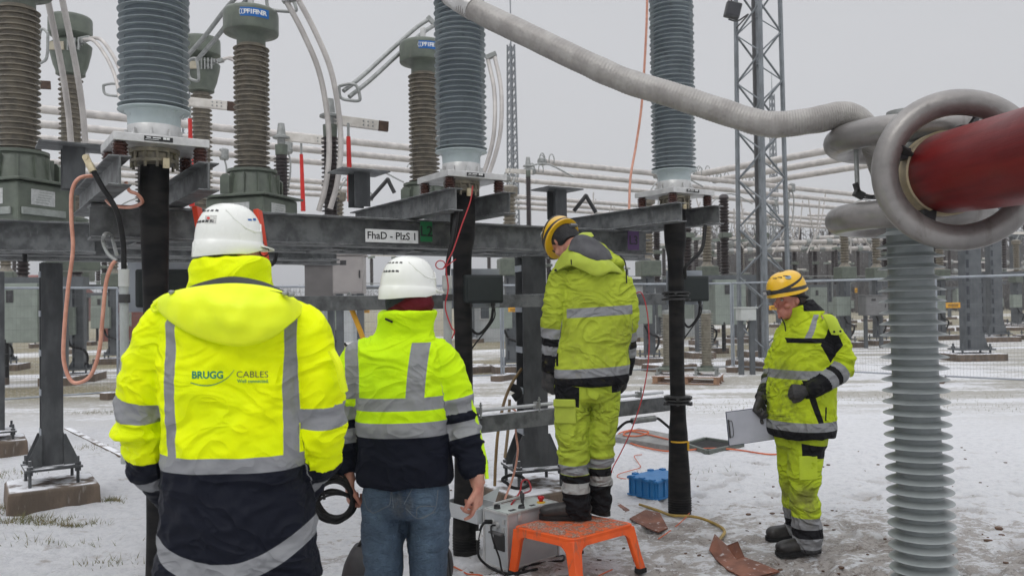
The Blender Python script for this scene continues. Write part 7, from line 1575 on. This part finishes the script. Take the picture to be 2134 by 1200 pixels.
place_all(unit_breaker(), [(1512, 23, .15, 'circuit breaker with pale green cabinet left of the lattice tower'), (48, 17.5, .1, 'circuit breaker with big pale green cabinet at the left edge'), (1700, 42, .1, 'far circuit breaker behind the clipboard worker'), (1900, 34, .1, 'circuit breaker hidden behind the disc column'), (218, 36, .1, 'far circuit breaker seen in the copper earth loop'), (1425, 31, .3, 'circuit breaker behind the rightmost cable'), (2000, 58, .1, 'farthest circuit breaker under the big ring'), (1100, 40, .3, 'far circuit breaker behind the steel column beside the stool')], 'b')
place_all(unit_portal(), [(2022, 20.8, .05, 'nearest tall steel post on brown footing right of the disc column'), (2072, 29, .05, 'second tall steel post right of the disc column'), (1752, 45, .1, 'far tall steel post behind the clipboard worker'), (1950, 47, .05, 'far tall steel post just right of the disc column'), (1652, 50, .1, 'far tall steel post right of the lattice tower'), (2118, 42, .1, 'tall steel post at the right edge'), (1820, 55, .1, 'farthest tall steel post left of the disc column')], 'p')
# haze
HZ = MB().box((0, 460, 24.4), (2200, 1400, 53)).build('haze', mat('unused', (0, 0, 0)), smooth=0, local=True)
hm_ = bpy.data.materials.new('cold air haze'); hm_.use_nodes = True; hn = hm_.node_tree; hn.nodes.clear()
ho = hn.nodes.new('ShaderNodeOutputMaterial'); hv = hn.nodes.new('ShaderNodeVolumePrincipled'); hv.inputs['Density'].default_value = .0016; hv.inputs['Color'].default_value = (.93, .94, .96, 1); hv.inputs['Anisotropy'].default_value = .3
hn.links.new(hv.outputs[0], ho.inputs['Volume']); HZ.data.materials.clear(); HZ.data.materials.append(hm_); tag(HZ, 'cold grey winter haze over the yard', 'haze', kind='stuff')
# tangle of thin droppers between the busbars and the yard equipment
rr5 = random.Random(21); labs = ['left of the lattice tower', 'at the lattice tower', 'right of the lattice tower', 'above the yellow helmet at right', 'left of the lower corona ring', 'behind the rightmost cable', 'above the stool worker', 'left of the big ring']
for i, (xa, xb) in enumerate(((1440, 1530), (1530, 1640), (1640, 1720), (1690, 1790), (1760, 1850), (1400, 1470), (1230, 1300), (1800, 1840))):
    t_ = thing('dropper_cables', 'group of thin pale dropper cables hanging '+labs[i], 'cables', P(xa, 500, 32), 0, 'dropper cables')
    for k in range(4):
        x0 = rr5.uniform(xa, xb); x1 = x0+rr5.uniform(-40, 40); y0 = rr5.uniform(400, 440); y1 = rr5.uniform(495, 530); Y = rr5.uniform(28, 38)
        MB().tube(crv([P(x0, y0, Y), P(x0*.7+x1*.3+rr5.uniform(-10, 10), y0*.5+y1*.5+8, Y), P(x1, y1, Y)], 6), .026, 6).build('dropper', BUSM, t_)
# horizontal pale tubes low in the right yard
for i, (x0, y0, x1, y1, Y) in enumerate(((1440, 517, 1560, 506, 30), (1440, 527, 1640, 519, 34), (1600, 507, 1850, 500, 33), (1590, 521, 1830, 517, 36), (1700, 496, 1860, 489, 38), (1950, 585, 2134, 560, 40), (1940, 545, 2134, 548, 44), (1990, 565, 2134, 562, 46), (1440, 540, 1500, 538, 40), (1240, 470, 1330, 476, 30), (990, 480, 1090, 486, 33))):
    a = P(x0, y0, Y); b = P(x1, y1, Y*1.03); t_ = thing('busbar', 'short pale tube in the yard, '+['left of the lattice tower, upper', 'left of the lattice tower, lower', 'above the yellow helmet, upper', 'above the yellow helmet, lower', 'under the lower corona ring', 'right of the disc column, lower', 'right of the disc column, top', 'right of the disc column, middle', 'behind the rightmost junction box', 'above the stool worker hood', 'left of the stool worker helmet'][i], 'busbar', a, 0, 'short yard busbars')
    MB().tube([a, b], .10 if i < 5 else .05, 10).build('tube', BUSM, t_); mb = MB(); n = max(2, int((x1-x0)/38))
    for k in range(n+1): q = a.lerp(b, k/n); mb.lathe([(.13, -.12), (.15, 0), (.13, .12)], q, (b-a).normalized(), 8)
    mb.build('clamp', CAST, t_)
# cabinets, containers, buildings
def cabinet(px0, px1, py0, py1, Y, m, label, door=True, dep=.6, legs=True, rot=.1):
    a = P(px0, py1, Y); b = P(px1, py0, Y); w = b.x-a.x; h = b.z-a.z; c = Vector(((a.x+b.x)/2, Y+dep/2, (a.z+b.z)/2)); R = Matrix.Rotation(rot, 4, 'Z')
    t_ = thing('control_cabinet', label, 'cabinet', (c.x, c.y, 0 if legs else a.z)); bd = MB().box(c, (w, dep, h), R).build('body', m, t_, smooth=0, bevel=.01)
    MB().box(c+Z*(h/2+.012), (w+.06, dep+.06, .025), R).build('roof', m, t_, smooth=0)
    if door:
        d = MB().box(c+(R @ Vector((0, -dep/2-.006, 0))), (w*.92, .012, h*.92), R).build('door', m, t_, smooth=0, bevel=.004); MB().box(c+(R @ Vector((w*.38, -dep/2-.02, 0))), (.02, .02, .12), R).build('handle', DARKST, d, smooth=0)
        MB().box(c+(R @ Vector((-w*.15, -dep/2-.014, h*.3))), (w*.2, .006, h*.12), R).build('vent', DARKST, d, smooth=0)
    if legs and a.z > .2:
        for s in (-1, 1): MB().box(Vector((c.x+s*w*.35, c.y, a.z/2)), (.1, .1, a.z)).build('leg', FAR_ST, t_, smooth=0)
WARM = mat('warm grey cabinet', (.34, .315, .30), (.29, .27, .26), 3, .5)
cabinet(690, 752, 531, 612, 12.5, WARM, 'warm grey cabinet above the rail left of the fleece jacket helmet'); cabinet(632, 690, 552, 640, 13.5, mat('brown grey cabinet', (.16, .15, .145), None, 3, .5), 'dark grey cabinet right of the parka hood', False)
cabinet(1805, 1850, 616, 658, 26, mat('steel cabinet', (.2, .2, .2), None, 3, .5), 'grey cabinet just left of the disc column', rot=0); cabinet(1542, 1575, 642, 668, 17.5, mat('white box', (.5, .52, .5), None, 3, .5), 'small white box on the fence left of the yellow helmet', False, .3)
def house(px0, px1, pyb, ztop, Y, dep, wallm, roofm, label, gable=True, wins=3):
    a = P(px0, pyb, Y); b = P(px1, pyb, Y); w = b.x-a.x; c = Vector(((a.x+b.x)/2, Y+dep/2, 0)); t_ = thing('building', label, 'building', c)
    MB().box(c+Z*(ztop/2-.1), (w, dep, ztop+.2)).build('wall', wallm, t_, smooth=0)
    if gable: MB().prism([(-dep/2-.3, 0), (dep/2+.3, 0), (0, dep*.22)], c+Z*ztop, (0, 1, 0), Z, w+.5).build('roof', roofm, t_, smooth=0)
    else: MB().box(c+Z*(ztop+.08), (w+.2, dep+.2, .14)).build('roof', roofm, t_, smooth=0)
    for k in range(wins): 
        q = Vector((a.x+w*(k+.5)/wins, Y-.02, ztop*.55)); f_ = MB().box(q, (min(1.2, w/wins*.5), .06, ztop*.3)).build('window', mat('window frame', (.5, .5, .5), None, 5, .5), t_, smooth=0); MB().box(q-Vector((0, .035, 0)), (min(1.0, w/wins*.42), .01, ztop*.25)).build('pane', mat('window glass', (.05, .06, .07), None, 5, .1), f_, smooth=0)
WALLW = mat('container white', (.42, .44, .45), (.36, .38, .39), 2, .6, 0, 0, 40); RRED = mat('brick red roof', (.22, .07, .05), (.18, .055, .045), 6, .8)
house(-120, 98, 640, 3.6, 95, 10, RRED, RRED, 'long low brick red building far beyond the fence at the left', wins=6)
house(980, 1135, 690, 2.3, 34, 3, WALLW, GALVL, 'pale site container beyond the fence left of the steel column', False, 2); house(1325, 1450, 690, 2.3, 36, 3, WALLW, GALVL, 'pale site container behind the rightmost cable', False, 2)
house(208, 262, 690, 2.0, 40, 6, RRED, RRED, 'small brick red shed seen beside the parka sleeve', False, 1); house(640, 735, 690, 1.5, 36, 2.5, WALLW, GALVL, 'pale low container below the grey cabinet', False, 1)
# extra footings scattered in the yard
for i, (px, py) in enumerate(((1395, 772), (1150, 768), (985, 775), (1960, 690), (2110, 688), (2060, 705), (20, 975), (1855, 690), (1740, 705))):
    if px == 20: continue
    q = PZ(px, py); foundation(q, 1.0, .8, .16, 'bare concrete footing with bolts '+['left of the pallet', 'beyond the stool worker', 'beyond the fleece jacket man', 'right of the disc column', 'at the right edge', 'between the tall posts', '', 'left of the disc column', 'behind the clipboard worker elbow'][i])
# ------------------------------------------------------------------ bare forest edge beyond the yard
rr6 = random.Random(4); mbt = MB(); mbc = MB()
for i in range(2400):
    Y = rr6.uniform(85, 150); XX = Y*rr6.uniform(.17, .80) if i % 5 else Y*rr6.uniform(-.75, .2)*1.0
    far_ = XX < Y*.2
    if far_: Y = rr6.uniform(230, 300); XX = Y*rr6.uniform(-.75, .3)
    h = rr6.uniform(7, 10.5)*(1 if not far_ else .75); r = rr6.uniform(.07, .16)
    mbt.tube([(XX, Y, -.1), (XX+rr6.uniform(-.3, .3), Y, h*.55), (XX+rr6.uniform(-.6, .6), Y, h)], [r, r*.7, r*.15], 4, cap=False)
    for k in range(26):
        z_ = h*rr6.uniform(.12, 1.0); w = (1.9*(1-(z_/h)**2)+.35)*1.1; p = Vector((XX+rr6.uniform(-w, w), Y+rr6.uniform(-w, w), z_)); L = rr6.uniform(.5, 1.3); an = rr6.uniform(0, 3.14); d = Vector((math.cos(an), math.sin(an)*.4, rr6.uniform(.2, 1.3))).normalized()*L; s_ = Vector((rr6.uniform(.05, .22), 0, rr6.uniform(-.1, .1)))
        k0_ = len(mbc.v); mbc.v += [p, p+s_, p+d+s_*.2]; mbc.f.append((k0_, k0_+1, k0_+2))
fo = mbc.build('forest', mat('bare twigs', (.06, .055, .05), (.09, .083, .077), .2, .9), smooth=0, local=True); tag(fo, 'hazy grey-brown bare forest edge behind the yard at the right', 'forest', kind='stuff')
tag(mbt.build('tree_trunks', mat('bark', (.07, .06, .055), (.11, .1, .09), .3, .9), smooth=0, local=True), 'thin bare trunks of the forest edge behind the yard', 'forest', kind='stuff')
